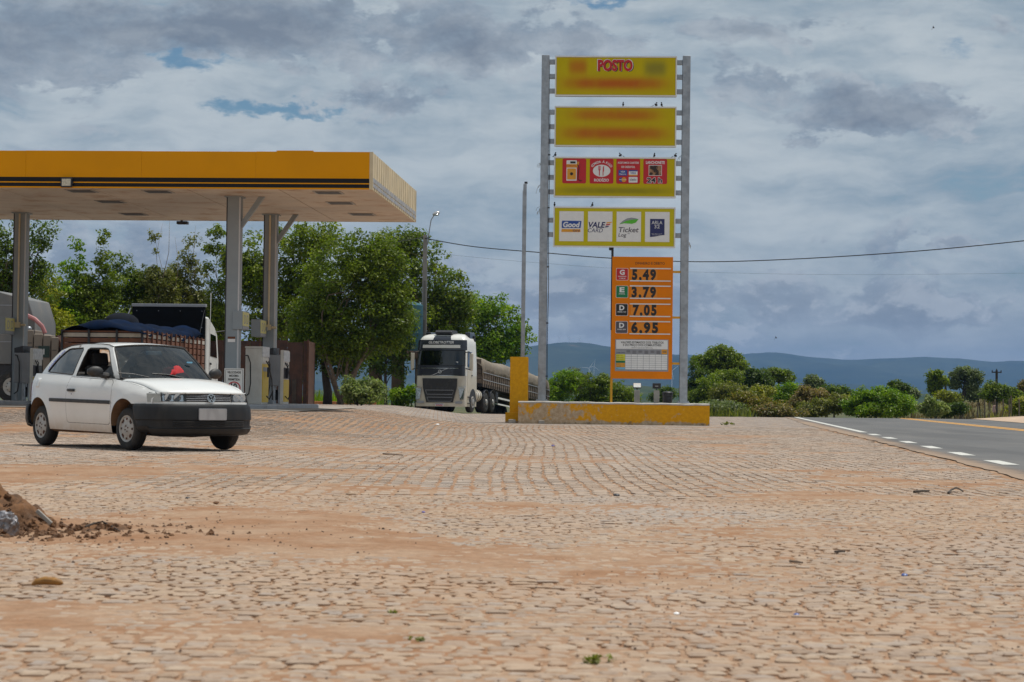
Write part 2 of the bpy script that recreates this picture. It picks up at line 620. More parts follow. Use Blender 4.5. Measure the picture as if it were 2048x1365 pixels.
def make_sand_material():
    """dusty red sand in the joints near by; worn sett paving where the stones are too far to tell apart"""
    m = bpy.data.materials.new('sand')
    m.use_nodes = True
    t = NT(m.node_tree)
    p, s = pos_nodes(t)
    n = t.noise(p, 1.3, 9, 0.65)
    n2 = t.noise(p, 14.0, 6, 0.7)
    col = t.mix(t.ramp(n, 0.33, 0.68), (0.33, 0.182, 0.102), (0.42, 0.29, 0.198))
    col = t.mix(t.ramp(n2, 0.35, 0.75), t.mix(1.0, col, (0.74, 0.72, 0.70), 'MULTIPLY'), col)
    speck = t.n('ShaderNodeTexVoronoi', {'Scale': 38.0})
    t.set(speck.inputs['Vector'], p)
    col = t.mix(t.ramp(speck.outputs['Distance'], 0.10, 0.16, 0.6, 0.0), col, (0.11, 0.075, 0.055))
    # far paving
    br = t.n('ShaderNodeTexBrick', {'Scale': 1.0, 'Mortar Size': 0.012, 'Brick Width': 0.17, 'Row Height': 0.14,
                                    'Color1': (0.37, 0.32, 0.275), 'Color2': (0.27, 0.24, 0.22), 'Mortar': (0.27, 0.18, 0.12)})
    rot = t.n('ShaderNodeMapping')
    t.set(rot.inputs['Vector'], p)
    rot.inputs['Rotation'].default_value = (0, 0, R(88))
    t.set(br.inputs['Vector'], rot)
    far = t.mix(t.ramp(n, 0.5, 0.62), br.outputs['Color'], (0.34, 0.255, 0.19))
    far = t.mix(t.ramp(t.noise(t.scalev(p, (1, 0.5, 1)), 2.2, 8, 0.7), 0.42, 0.62), far, t.mix(1.0, far, (0.66, 0.68, 0.72), 'MULTIPLY'))
    f = t.ramp(s[1], 60.0, 63.0)
    col = t.mix(f, col, far)
    b = t.n('ShaderNodeBsdfPrincipled', {'Base Color': col, 'Roughness': 0.95, 'Specular IOR Level': 0.12})
    h = t.m('ADD', t.m('MULTIPLY', n2, 0.6), t.m('MULTIPLY', speck.outputs['Distance'], 0.5))
    bn = t.n('ShaderNodeBump', {'Strength': 0.55, 'Distance': 0.012, 'Height': h})
    t.set(b.inputs['Normal'], bn)
    o = t.n('ShaderNodeOutputMaterial')
    t.set(o.inputs[0], b)
    return m


def make_stone_material():
    m = bpy.data.materials.new('sett_stone')
    m.use_nodes = True
    t = NT(m.node_tree)
    p, s = pos_nodes(t)
    at = t.n('ShaderNodeAttribute', attribute_name='col')
    sp = t.n('ShaderNodeSeparateColor')
    t.set(sp.inputs[0], at.outputs['Color'])
    oi = t.n('ShaderNodeObjectInfo').outputs['Random']
    r = t.m('FRACT', t.m('ADD', sp.outputs[0], oi))
    cr = t.n('ShaderNodeValToRGB')
    t.set(cr.inputs[0], r)
    els = cr.color_ramp.elements
    els[0].position, els[0].color = 0.0, (0.33, 0.26, 0.205, 1)
    els[1].position, els[1].color = 1.0, (0.44, 0.33, 0.235, 1)
    for pos, c in ((0.2, (0.40, 0.32, 0.255)), (0.45, (0.40, 0.295, 0.21)), (0.6, (0.36, 0.325, 0.30)), (0.8, (0.49, 0.40, 0.31))):
        e = els.new(pos)
        e.color = (*c, 1)
    n = t.noise(p, 26.0, 6, 0.65)
    col = t.mix(t.ramp(n, 0.3, 0.72), t.mix(1.0, cr.outputs[0], (0.72, 0.69, 0.67), 'MULTIPLY'), cr.outputs[0])
    d = t.noise(p, 0.75, 7, 0.65)
    d2 = t.noise(p, 7.0, 5, 0.65)
    dust = t.ramp(t.m('ADD', t.m('MULTIPLY', d, 0.75), t.m('MULTIPLY', d2, 0.3)), 0.46, 0.66)
    col = t.mix(t.m('MULTIPLY', t.ramp(dust, 0, 1, 0.22, 0.72), 1.0), col, (0.43, 0.31, 0.22))
    settle = t.m('MULTIPLY', t.ramp(t.m('ADD', s[2], t.m('MULTIPLY', n, 0.004)), 0.0045, -0.0025, 0.0, 0.85), t.ramp(s[1], 17.5, 16.0))
    col = t.mix(settle, col, (0.37, 0.235, 0.145))
    grey = t.ramp(t.noise(t.scalev(p, (1, 0.6, 1)), 0.16, 3, 0.5), 0.5, 0.66)
    col = t.mix(t.m('MULTIPLY', grey, 0.45), col, (0.37, 0.35, 0.335))
    col = t.mix(t.ramp(s[1], 16.0, 24.0, 0.0, 0.40), col, (0.42, 0.36, 0.31))
    col = t.mix(1.0, col, (0.93, 0.905, 0.885), 'MULTIPLY')
    b = t.n('ShaderNodeBsdfPrincipled', {'Base Color': col, 'Roughness': 0.8, 'Specular IOR Level': 0.25})
    bn = t.n('ShaderNodeBump', {'Strength': 0.5, 'Distance': 0.006, 'Height': n})
    t.set(b.inputs['Normal'], bn)
    o = t.n('ShaderNodeOutputMaterial')
    t.set(o.inputs[0], b)
    return m


def edge_x(y):
    """the white edge line of the road"""
    return 6.4 + 0.1 * (np.asarray(y, float) - 27.0)


def tarmac_edge(y):
    y = np.asarray(y, float)
    return edge_x(y) - 0.55 + 0.22 * (fbm(y * 0.9, y * 0 + 3.1, 5) - 0.5) - 0.25 * np.exp(-((y - 70) / 20) ** 2)


ground_mat = make_ground_material()
rows = np.concatenate([np.linspace(-25, 2, 12), np.geomspace(3, 13000, 330)])
cols = np.concatenate([np.linspace(-1.5, -0.42, 18), np.linspace(-0.4, 0.4, 150), np.linspace(0.42, 1.5, 18)])
GY = rows[:, None] + 0 * cols[None, :]
GX = cols[None, :] * (np.maximum(rows, 0)[:, None] + 26)
GZ = tz(GX, GY) - 0.06 * (1 - sm(100, 112, GY))
GZ = GZ + sm(105, 130, GY) * (1 - sm(600, 900, GY)) * 0.35 * (fbm(GX * 0.12, GY * 0.12, 3) - 0.5)
ground = grid_mesh('ground', GX, GY, GZ, ground_mat)
tag(ground, kind='structure', label='dusty reddish soil and scrubland reaching to the hills')

PATCHES = [(-2.1, 13.0, 1.7, 1.5, .020), (-4.3, 20.3, 1.6, 1.8, .018), (-.45, 11.0, 1.5, 1.0, .019), (-1.55, 7.4, .75, .55, .022),
           (-.55, 7.0, .5, .3, .010), (.75, 8.9, .5, .5, .008), (1.9, 13.5, 1.3, 1.3, .006), (-2.6, 11.6, 1.2, .8, .02), (.4, 15.6, 2.6, .7, .011),
           (2.2, 7.2, .5, .45, .008), (-3.3, 16.5, 1.0, .9, .010), (3.2, 17.5, 1.5, 1.0, .006)]


def sand_level(x, y):
    z = -0.0055 + 0.019 * (fbm(x * 0.8, y * 0.8, 21) - 0.5) + 0.013 * (fbm(x * 5.5, y * 5.5, 9, 3) - 0.5)
    for a, b, rx, ry, h in PATCHES:
        q = ((x - a) / rx) ** 2 + ((y - b) / ry) ** 2
        z = z + h * .66 * np.exp(-q * 1.2) * (0.30 + 1.4 * fbm(x * 1.9, y * 1.9, 33, 3))
    return z


rows = np.concatenate([np.arange(2.6, 7.0, 0.035), 7.0 * 1.0048 ** np.arange(0, int(math.log(103.5 / 7.0) / math.log(1.0048)) + 1)])
cols = np.linspace(-0.42, 0.30, 230)
SY = rows[:, None] + 0 * cols[None, :]
SX = cols[None, :] * (SY + 1.0)
lim = tarmac_edge(SY) + 0.25
SX = np.minimum(SX, lim)
SZ = tz(SX, SY) + sand_level(SX, SY)
forecourt = grid_mesh('forecourt', SX, SY, SZ, make_sand_material())
tag(forecourt, kind='structure', label='stone sett forecourt with red sand in its joints')

# --- setts: laid in courses; nearest ones single, the rest one mass
stone_mat = make_stone_material()


def sett_variant(k, near):
    g = random.Random(100 + k)
    if near:
        ang = [0, .14, .5, .86, 1, .86, .5, .14]
        base = [(-.5, -.34), (-.36, -.5), (.36, -.5), (.5, -.34), (.5, .34), (.36, .5), (-.36, .5), (-.5, .34)]
        ring = [(x * g.uniform(.84, 1.03), y * g.uniform(.84, 1.03)) for x, y in base]
        v = [(x, y, -.030) for x, y in ring] + [(x * .985, y * .985, -.0034 + g.uniform(-.0018, .0018)) for x, y in ring]
        v += [(x * g.uniform(.58, .80), y * g.uniform(.58, .80), g.uniform(-.0015, .0025)) for x, y in ring] + [(g.uniform(-.1, .1), g.uniform(-.1, .1), g.uniform(-.002, .002))]
        f = []
        for a in range(2):
            for i in range(8):
                f += [(a * 8 + i, a * 8 + (i + 1) % 8, a * 8 + 8 + (i + 1) % 8), (a * 8 + i, a * 8 + 8 + (i + 1) % 8, a * 8 + 8 + i)]
        f += [(16 + i, 16 + (i + 1) % 8, 24) for i in range(8)]
    else:
        base = [(-.5, -.5), (.5, -.5), (.5, .5), (-.5, .5)]
        ring = [(x * g.uniform(.92, 1.0), y * g.uniform(.92, 1.0)) for x, y in base]
        v = [(x, y, -.022) for x, y in ring] + [(x * .93, y * .93, g.uniform(-.001, .001)) for x, y in ring]
        f = []
        for i in range(4):
            f += [(i, (i + 1) % 4, 4 + (i + 1) % 4), (i, 4 + (i + 1) % 4, 4 + i)]
        f += [(4, 5, 6), (4, 6, 7)]
    return np.array(v, float), np.array(f, int)


def lay_setts():
    cx, cy, sx, sy, rz = [], [], [], [], []
    # courses across, up to the seam at about 17 m
    y = 3.6
    while y < 16.9:
        d = rng.uniform(0.058, 0.092)
        x = -0.33 * y - 1.6 + rng.uniform(0, .2)
        end = 0.30 * y + 1.4
        while x < end:
            w = rng.choice([rng.uniform(.055, .085), rng.uniform(.08, .115), rng.uniform(.11, .15)], p=[.35, .45, .2])
            cx.append(x + w / 2)
            cy.append(y + d / 2)
            sx.append(w - rng.uniform(.003, .012))
            sy.append(d * rng.uniform(.93, 1.08) - rng.uniform(.003, .010))
            rz.append(rng.normal(0, .09))
            x += w
        y += d
    cx, cy = np.array(cx), np.array(cy)
    cy = cy + 0.10 * np.sin(cx * 1.1 + 0.6) + 0.05 * np.sin(cx * 2.7 + cy * .7) + rng.normal(0, .010, len(cx))
    seam = 16.9 + 0.25 * np.sin(cx * .8)
    keep = cy < seam - .06
    nx, ny, ns, nt, nr = cx[keep], cy[keep], np.array(sx)[keep], np.array(sy)[keep], np.array(rz)[keep]
    # courses running away from the viewer
    cx, cy, sx, sy, rz = [], [], [], [], []
    x = -24.0
    while x < 14.5:
        w = rng.uniform(.115, .168)
        y = 16.2 + rng.uniform(0, .2)
        while y < 62.5:
            l = rng.uniform(.09, .17)
            if -0.33 * y - 2 < x < 0.29 * y + 2:
                cx.append(x + w / 2)
                cy.append(y + l / 2)
                sx.append(w - rng.uniform(.012, .030) * (1.0 if y < 22 else (0.62 if y < 30 else 0.4)))
                sy.append(l - rng.uniform(.008, .02))
                rz.append(rng.normal(0, .03))
            y += l
        x += w
    cx, cy = np.array(cx), np.array(cy)
    bend = 0.10 * np.sin(cy * .20 + .4) + .010 * np.sin(cy * 1.1 + cx * .7) + 0.006 * (cy - 17) * np.sin(cx * .5)
    rz = np.array(rz) - np.arctan(0.10 * .20 * np.cos(cy * .20 + .4))
    cx = cx + bend + rng.normal(0, .009, len(cx))
    seam = 16.9 + 0.25 * np.sin(cx * .8)
    keep = cy > seam + .06
    X = np.concatenate([nx, cx[keep]])
    Y = np.concatenate([ny, cy[keep]])
    SXs = np.concatenate([ns, np.array(sx)[keep]])
    SYs = np.concatenate([nt, np.array(sy)[keep]])
    RZ = np.concatenate([nr, rz[keep]])
    keep = (X < tarmac_edge(Y) - 0.12) & ~((Y > 46.3) & (X < -4.7))
    X, Y, SXs, SYs, RZ = X[keep], Y[keep], SXs[keep], SYs[keep], RZ[keep]
    n = len(X)
    Z = tz(X, Y) + 0.010 * (fbm(X * .55, Y * .55, 41) - .5) + rng.normal(0, 1, n) * np.where(Y < 18, .0017, .0010) + np.where(Y < 17, .001, -.0012)
    TX, TY = rng.normal(0, 1, n) * np.where(Y < 18, .014, .007), rng.normal(0, 1, n) * np.where(Y < 18, .014, .007)
    sunk = sand_level(X, Y) + tz(X, Y)
    keep = Z > sunk - .006           # stones wholly under the sand are not laid
    X, Y, Z, SXs, SYs, RZ, TX, TY = (a[keep] for a in (X, Y, Z, SXs, SYs, RZ, TX, TY))
    col = rng.random(len(X))
    # the ones that show largest: nearest inside the view
    px = X / Y * FPX
    inside = (np.abs(px) < 1030) & (FPX * CAM_H / Y < 572) & (Z > sand_level(X, Y) + tz(X, Y) + .003)
    order = np.argsort(np.where(inside, Y / np.sqrt(SXs * SYs), 1e9))
    single = order[:300]
    mask = np.ones(len(X), bool)
    mask[single] = False
    NV = 10
    nearv = [sett_variant(k, True) for k in range(NV)]
    farv = [sett_variant(k + 50, False) for k in range(NV)]
    meshes = []
    for v, f in nearv:
        me = bpy.data.meshes.new('sett')
        me.from_pydata([tuple(p * np.array([.11, .09, 1])) for p in v], [], [tuple(int(i) for i in q) for q in f])
        me.materials.append(stone_mat)
        meshes.append(me)
    for j, i in enumerate(single):
        o = link('sett', meshes[j % NV], forecourt)
        o.location = (X[i], Y[i], Z[i])
        o.rotation_euler = (TX[i], TY[i], RZ[i])
        o.scale = (SXs[i] / .11, SYs[i] / .09, 1)
    vs, fs, cs, base = [], [], [], 0
    for near, variants, sel in ((True, nearv, mask & (Y < 18)), (False, farv, mask & (Y >= 18))):
        idx = np.where(sel)[0]
        for k, (v, f) in enumerate(variants):
            I = idx[k::NV]
            if not len(I):
                continue
            lx = v[None, :, 0] * SXs[I, None]
            ly = v[None, :, 1] * SYs[I, None]
            lz = v[None, :, 2] + ly * TX[I, None] - lx * TY[I, None]
            c, s = np.cos(RZ[I])[:, None], np.sin(RZ[I])[:, None]
            P = np.stack([X[I, None] + lx * c - ly * s, Y[I, None] + lx * s + ly * c, Z[I, None] + lz], -1)
            m = len(v)
            vs.append(P.reshape(-1, 3))
            fs.append((f[None] + (np.arange(len(I)) * m)[:, None, None] + base).reshape(-1))
            cs.append(np.repeat(col[I], m))
            base += len(I) * m
    cc = np.concatenate(cs)
    C = np.stack([cc, cc, cc, np.ones_like(cc)], -1)
    o = np_mesh('setts', np.concatenate(vs), np.concatenate(fs), 3, stone_mat, False, C, forecourt)
    tag(o, kind='stuff')


lay_setts()


# --- loose grit on the setts
def scatter_grit():
    v0 = np.array([(-.5, -.4, 0), (.5, -.5, 0), (.4, .5, 0), (-.4, .4, 0), (-.25, -.2, .55), (.3, -.2, .6), (.1, .3, .5)])
    f0 = np.array([(0, 1, 5), (0, 5, 4), (1, 2, 6), (1, 6, 5), (2, 3, 6), (3, 0, 4), (3, 4, 6), (4, 5, 6)])
    n = 1900
    y = rng.uniform(4.5, 30, n)
    x = rng.uniform(-.30, .27, n) * y
    s = rng.uniform(.004, .011, n) * (0.7 + y / 26)
    # more of it around the heap
    x[:500] = -2.7 + rng.normal(0, .9, 500)
    y[:500] = 11.6 + rng.normal(0, .9, 500)
    x[500:1000] = rng.uniform(.3, 2.2, 500)
    y[500:1000] = rng.uniform(5.5, 9.5, 500)
    s[500:1000] = rng.uniform(.004, .009, 500)
    ok = x < tarmac_edge(y) - .2
    x, y, s = x[ok], y[ok], s[ok]
    n = len(x)
    a = rng.uniform(0, 6.28, n)
    c, sn = np.cos(a)[:, None], np.sin(a)[:, None]
    lx, ly = v0[None, :, 0] * s[:, None], v0[None, :, 1] * s[:, None] * rng.uniform(.6, 1.3, n)[:, None]
    zb = np.maximum(tz(x, y) + .001, tz(x, y) + sand_level(x, y))
    P = np.stack([x[:, None] + lx * c - ly * sn, y[:, None] + lx * sn + ly * c, zb[:, None] + v0[None, :, 2] * s[:, None]], -1)
    F = (f0[None] + (np.arange(n) * len(v0))[:, None, None]).reshape(-1)
    m = material('grit', (0.14, 0.085, 0.055), 0.9, 0, 0.6, 1.7)
    o = np_mesh('gravel', P.reshape(-1, 3), F, 3, m)
    tag(o, 'scattered dark brown crumbs of soil and grit on the setts', 'gravel', kind='stuff')


scatter_grit()


# ------------------------------------------------------------------ the road
def strip(name, y0, y1, fl, fr, dz, mat, parent=None, step=0.6, cols=2):
    ys = np.arange(y0, y1 + step * .5, step)
    if len(ys) < 2 or ys[-1] < y1 - 1e-6:
        ys = np.append(ys, y1)
    u = np.linspace(0, 1, cols)
    L, Rr = fl(ys), fr(ys)
    Xg = L[:, None] * (1 - u) + Rr[:, None] * u
    Yg = ys[:, None] + 0 * u
    return grid_mesh(name, Xg, Yg, tz(Xg, Yg) + dz, mat, parent)


def road_material():
    m = bpy.data.materials.new('asphalt')
    m.use_nodes = True
    t = NT(m.node_tree)
    p, s = pos_nodes(t)
    n = t.noise(p, 60.0, 4, 0.7)
    n2 = t.noise(t.scalev(p, (1.0, 0.25, 1)), 0.8, 6, 0.6)
    col = t.mix(t.ramp(n, 0.3, 0.75), (0.085, 0.085, 0.088), (0.16, 0.158, 0.155))
    col = t.mix(t.m('MULTIPLY', t.ramp(n2, 0.4, 0.7), 0.5), col, (0.175, 0.165, 0.155))
    off = t.m('SUBTRACT', s[0], t.m('MULTIPLY', t.m('SUBTRACT', s[1], 27.0), 0.1))
    sh = t.ramp(t.m('ADD', off, t.m('MULTIPLY', n2, 0.35)), 6.25, 6.5, 0.75, 0.0)
    col = t.mix(sh, col, t.mix(t.ramp(n, 0.35, 0.7), (0.055, 0.05, 0.048), (0.13, 0.11, 0.10)))
    spill = t.ramp(t.m('ADD', off, t.m('MULTIPLY', t.noise(p, 2.6, 8, 0.7), 0.75)), 6.25, 6.75, 0.85, 0.0)
    col = t.mix(spill, col, (0.33, 0.235, 0.165))
    patch = t.ramp(t.noise(t.scalev(p, (1.0, 0.12, 1), (5, 0, 0)), 0.55, 4, 0.6), 0.52, 0.60)
    col = t.mix(t.m('MULTIPLY', patch, 0.35), col, (0.07, 0.07, 0.072))
    b = t.n('ShaderNodeBsdfPrincipled', {'Base Color': col, 'Roughness': 0.85, 'Specular IOR Level': 0.25})
    bn = t.n('ShaderNodeBump', {'Strength': 0.6, 'Distance': 0.004, 'Height': n})
    t.set(b.inputs['Normal'], bn)
    o = t.n('ShaderNodeOutputMaterial')
    t.set(o.inputs[0], b)
    return m


def worn_paint(name, c):
    m = bpy.data.materials.new(name)
    m.use_nodes = True
    t = NT(m.node_tree)
    p, s = pos_nodes(t)
    n = t.noise(p, 22.0, 6, 0.7)
    n2 = t.noise(p, 2.0, 5, 0.6)
    w = t.ramp(t.m('ADD', t.m('MULTIPLY', n, 0.6), t.m('MULTIPLY', n2, 0.5)), 0.58, 0.70)
    col = t.mix(t.m('MULTIPLY', w, 0.55), c, (0.16, 0.15, 0.14))
    b = t.n('ShaderNodeBsdfPrincipled', {'Base Color': col, 'Roughness': 0.75})
    o = t.n('ShaderNodeOutputMaterial')
    t.set(o.inputs[0], b)
    return m


road = strip('road', 4, 150, tarmac_edge, lambda y: edge_x(y) + 8.9 + 0.3 * (fbm(y * .5, y * 0, 8) - .5), 0.006, road_material(), cols=14)
tag(road, kind='structure', label='two lane grey asphalt highway cresting a rise')
ROADZ = 0.011
wp, yp = worn_paint('road_white', (0.55, 0.54, 0.50)), worn_paint('road_yellow', (0.74, 0.36, 0.05))
y = 17.6
while y < 54:
    strip('edge_dash', y, y + 2.0, lambda q: edge_x(q) - .11, lambda q: edge_x(q) + .11, ROADZ, wp, road)
    y += 4.6
strip('edge_line', y, 135, lambda q: edge_x(q) - .10, lambda q: edge_x(q) + .10, ROADZ, wp, road)
for o_ in (5.10, 5.48):
    strip('centre_line', 25, 140, lambda q, a=o_: edge_x(q) + a, lambda q, a=o_: edge_x(q) + a + .19, ROADZ, yp, road)
verge_mat = material('verge_sand', (0.47, 0.34, 0.24), 0.95, 0, 0.2, .7, 0.5, 6, 0.3, (0.28, 0.18, 0.11))
vy = np.arange(20, 118, 1.0)
u = np.linspace(0, 1, 14)
VX = (edge_x(vy) + 8.75)[:, None] + u[None, :] * 14
VY = vy[:, None] + 0 * u
VZ = tz(VX, VY) + 0.02 + 0.30 * np.sin(u * math.pi)[None, :] * sm(60, 100, VY) + .06 * (fbm(VX, VY, 14) - .5) * u[None, :]
verge = grid_mesh('road_verge', VX, VY, VZ, verge_mat)
tag(verge, kind='structure', label='pale sandy verge beyond the highway')

# concrete apron under the canopy
ax = np.linspace(-30, -4.7, 40)
ay = np.linspace(46.2, 64, 30)
AX, AY = np.meshgrid(ax, ay)
apron = grid_mesh('concrete_apron', AX, AY, tz(AX, AY) + 0.015, material('apron', (0.27, 0.235, 0.20), 0.9, 0, 0.2, .9, 0.3, 12, 0.5, (0.22, 0.15, 0.10)))
tag(apron, kind='structure', label='worn concrete apron under the fuel canopy')


# ------------------------------------------------------------------ hills and haze
def hill_material(name, c1, c2, c3, sc):
    m = bpy.data.materials.new(name)
    m.use_nodes = True
    t = NT(m.node_tree)
    p, s = pos_nodes(t)
    n = t.noise(p, sc, 9, 0.65)
    n2 = t.noise(p, sc * 7, 6, 0.7)
    col = t.mix(t.ramp(n, 0.35, 0.65), c1, c2)
    col = t.mix(t.ramp(n2, 0.4, 0.7), t.mix(1.0, col, (0.7, 0.72, 0.7), 'MULTIPLY'), col)
    n3 = t.noise(p, sc * 2.3, 3, 0.5)
    col = t.mix(t.ramp(n3, 0.70, 0.76), col, c3)
    b = t.n('ShaderNodeBsdfPrincipled', {'Base Color': col, 'Roughness': 1.0, 'Specular IOR Level': 0.0})
    o = t.n('ShaderNodeOutputMaterial')
    t.set(o.inputs[0], b)
    return m


def ridge(name, D, depth, prof, mat, label, rough, seed, n=520, m=46, amax=1.0):
    a = np.linspace(-amax, amax, n)
    px = 1024 + FPX * np.tan(np.clip(a, -.9, .9))
    yy = np.interp(px, [p[0] for p in prof], [p[1] for p in prof])
    top = CAM_H + (797 + 0.0122 * np.clip(px - 1024, -1500, 1500) - yy) / FPX * D
    s = np.linspace(0, 1, m)
    shape = np.where(s < .62, np.sin(s / .62 * math.pi / 2) ** 1.25, 1 - .35 * ((s - .62) / .38) ** 2)
    Yg = D - depth * .62 + depth * s[:, None] + 0 * a[None, :]
    Xg = np.tan(a)[None, :] * Yg
    spur = (fbm(Xg / (D * .030), Yg / (D * .06), seed, 5) - .5)
    Z = -6 + (top[None, :] + 6) * shape[:, None] + rough * spur * (np.sin(np.clip(s / .62, 0, 1) * math.pi)[:, None] * 1.0 + .06)
    o = grid_mesh(name, Xg, Yg, Z, mat)
    tag(o, kind='structure', label=label)
    return o


ridge('mountain', 7000, 2600, [(-4000, 730), (0, 722), (700, 715), (1000, 705), (1065, 694), (1125, 688), (1180, 689), (1230, 695), (1300, 703), (1380, 715), (1460, 735), (1560, 760), (1800, 780), (4000, 785)],
      hill_material('mountain', (0.014, 0.030, 0.014), (0.055, 0.070, 0.035), (0.17, 0.12, 0.08), .0016), 'blue hazy mountain ridge with wind turbines on its crest', 95, 61)
ridge('mountain', 9500, 3000, [(-4000, 745), (900, 740), (1150, 735), (1300, 712), (1380, 710), (1480, 714), (1505, 711), (1600, 714), (1690, 721), (1760, 717), (1850, 715), (1920, 717), (1985, 725), (2060, 728), (2600, 740), (5000, 735)],
      hill_material('mountain_far', (0.014, 0.030, 0.014), (0.055, 0.070, 0.035), (0.20, 0.14, 0.10), .0013), 'long flat topped blue mountain behind the highway', 110, 77)
ridge('hills', 2400, 900, [(-4000, 780), (900, 782), (1150, 778), (1240, 770), (1330, 776), (1420, 786), (1560, 790), (1700, 783), (1830, 788), (2048, 786), (4000, 782)],
      hill_material('hill_near', (0.035, 0.060, 0.018), (0.075, 0.085, 0.035), (0.22, 0.14, 0.09), .006), 'low wooded hills before the mountains', 9, 91)

hz_m = bpy.data.materials.new('haze')
hz_m.use_nodes = True
ht = NT(hz_m.node_tree)
pv = ht.n('ShaderNodeVolumePrincipled', {'Color': (0.27, 0.48, 0.88), 'Density': 8.6e-5, 'Anisotropy': 0.0})
ho = ht.n('ShaderNodeOutputMaterial')
ht.set(ho.inputs['Volume'], pv.outputs[0])
haze = MB().box(-26000, 26000, -90, 13500, -9, 330).build('haze', hz_m)
tag(haze, 'thin blue haze lying over the whole plain', 'haze', kind='stuff')

# ------------------------------------------------------------------ totem sign on its plinth
def panel_material(name, base, smears=()):
    """lit-box sign face; smears are soft faded patches of old print (cx, cz, rx, rz, colour, strength)"""
    m = bpy.data.materials.new(name)
    m.use_nodes = True
    t = NT(m.node_tree)
    tc = t.n('ShaderNodeTexCoord').outputs['Object']
    s = t.n('ShaderNodeSeparateXYZ')
    t.set(s.inputs[0], tc)
    n = t.noise(tc, 2.2, 6, 0.6)
    col = t.mix(t.ramp(n, 0.3, 0.7), tuple(c * .94 for c in base), base)
    for cx, cz, rx, rz, c, k in smears:
        u = t.m('POWER', t.m('ABSOLUTE', t.m('DIVIDE', t.m('SUBTRACT', s.outputs[0], cx), rx)), 5.0)
        v = t.m('POWER', t.m('ABSOLUTE', t.m('DIVIDE', t.m('SUBTRACT', s.outputs[2], cz), rz)), 2.4)
        q = t.m('POWER', 2.718, t.m('MULTIPLY', t.m('ADD', u, v), -1.0))
        q = t.m('MULTIPLY', q, t.ramp(t.noise(t.scalev(tc, (1.6, 1, 1)), 1.5, 2, 0.5), 0.2, 0.6, 0.75, 1.0))
        col = t.mix(t.m('MULTIPLY', q, k), col, c)
    streak = t.noise(t.scalev(tc, (9, 9, 0.7)), 1.0, 5, 0.6)
    col = t.mix(t.m('MULTIPLY', t.ramp(streak, 0.55, 0.75), 0.10), col, (0.2, 0.15, 0.08))
    b = t.n('ShaderNodeBsdfPrincipled', {'Base Color': col, 'Roughness': 0.55, 'Specular IOR Level': 0.2})
    o = t.n('ShaderNodeOutputMaterial')
    t.set(o.inputs[0], b)
    return m


def ellipse(cx, cz, rx, rz, n=28):
    return [(cx + rx * math.cos(2 * math.pi * i / n), cz + rz * math.sin(2 * math.pi * i / n)) for i in range(n)]


def rrect(x0, x1, z0, z1, r, k=4):
    pts = []
    for cx, cz, a0 in ((x1 - r, z0 + r, -90), (x1 - r, z1 - r, 0), (x0 + r, z1 - r, 90), (x0 + r, z0 + r, 180)):
        for i in range(k + 1):
            a = R(a0 + 90 * i / k)
            pts.append((cx + r * math.cos(a), cz + r * math.sin(a)))
    return pts


def plate(name, poly, mat, parent, y, th=0.006):
    return MB().prism(poly, y - th, y, 'y').build(name, mat, parent)


YEL = (0.60, 0.475, 0.002)
SMR = (0.52, 0.115, 0.012)
SIGN_Y = 67.2
tb = W(1224.7, 803, SIGN_Y)
totem = empty('totem_sign', (tb.x, tb.y, 0), R(-2.5))
tag(totem, 'tall galvanised totem with four yellow sign boxes and an orange price board', 'sign')
PZ = 0.69                                             # top of the plinth
for sx in (-1, 1):
    x = 2.26 * sx
    p = MB().box(x - .125, x + .125, -.12, .12, PZ, 11.82).build('post', M['galvanised'], totem, bevel=.012)
    q = MB()
    q.box(x - sx * .128 - .006, x - sx * .128 + .006, -.05, .05, PZ + .05, 11.6)
    q.build('seam', M['dark_steel'], p)
    q = MB().box(x - .2, x + .2, -.19, .19, PZ, PZ + .03)
    for bx in (-.155, .155):
        for by in (-.145, .145):
            q.lathe([(.02, PZ + .03), (.02, PZ + .07)], 6, Matrix.Translation((x + bx, by, 0)))
    q.build('base_plate', M['galvanised'], p)
boxes = []
PANELS = [(11.14, [(-1.22, .30, .30, .26, SMR, .75), (-.03, -.235, 1.62, .20, SMR, .95), (1.26, .26, .36, .26, (.20, .19, .035), .75)]),
          (9.52, [(0, .37, 1.42, .20, SMR, .80), (-.02, -.22, 1.66, .22, SMR, .92)]),
          (7.89, [(0, -.43, 1.78, .11, (.24, .22, .015), .75)]),
          (6.29, [])]
for i, (z, smears) in enumerate(PANELS):
    base = (YEL, YEL, YEL, (.60, .52, .010))[i]
    hw, hh = 1.94, .635
    b = MB().box(-hw, hw, -.13, .13, -hh, hh).build('sign_box', M['galvanised'], totem)
    b.location = (0, 0, z)
    MB().box(-hw + .035, hw - .035, -.142, -.131, -hh + .035, hh - .035).build('face', panel_material('sign_yellow', base, smears), b)
    fr = MB()
    for (x0, x1, z0, z1) in ((-hw - .012, hw + .012, hh - .03, hh + .015), (-hw - .012, hw + .012, -hh - .015, -hh + .03),
                             (-hw - .012, -hw + .028, -hh + .0305, hh - .0305), (hw - .028, hw + .012, -hh + .0305, hh - .0305)):
        fr.box(x0, x1, -.155, -.132, z0, z1)
    fr.build('frame', M['white_paint'], b)
    boxes.append(b)
    for sx in (-1, 1):
        for dz in ((-.47, 0, .47) if i < 3 else (-.24, .22)):
            MB().box(min(sx * 1.945, sx * 2.13), max(sx * 1.945, sx * 2.13), -.07, .07, z + dz - .075, z + dz + .075).build('arm', M['galvanised'], totem, bevel=.006)
# box 1
b = boxes[0]
text_part('POSTO', b, M['black_print'], .005, .165, -.1425, 1.14, .335, .035)
text_part('POSTO', b, M['white_print'], -.025, .185, -.146, 1.16, .345, .05)
text_part('POSTO', b, M['red_print'], -.025, .185, -.150, 1.12, .33, .045)
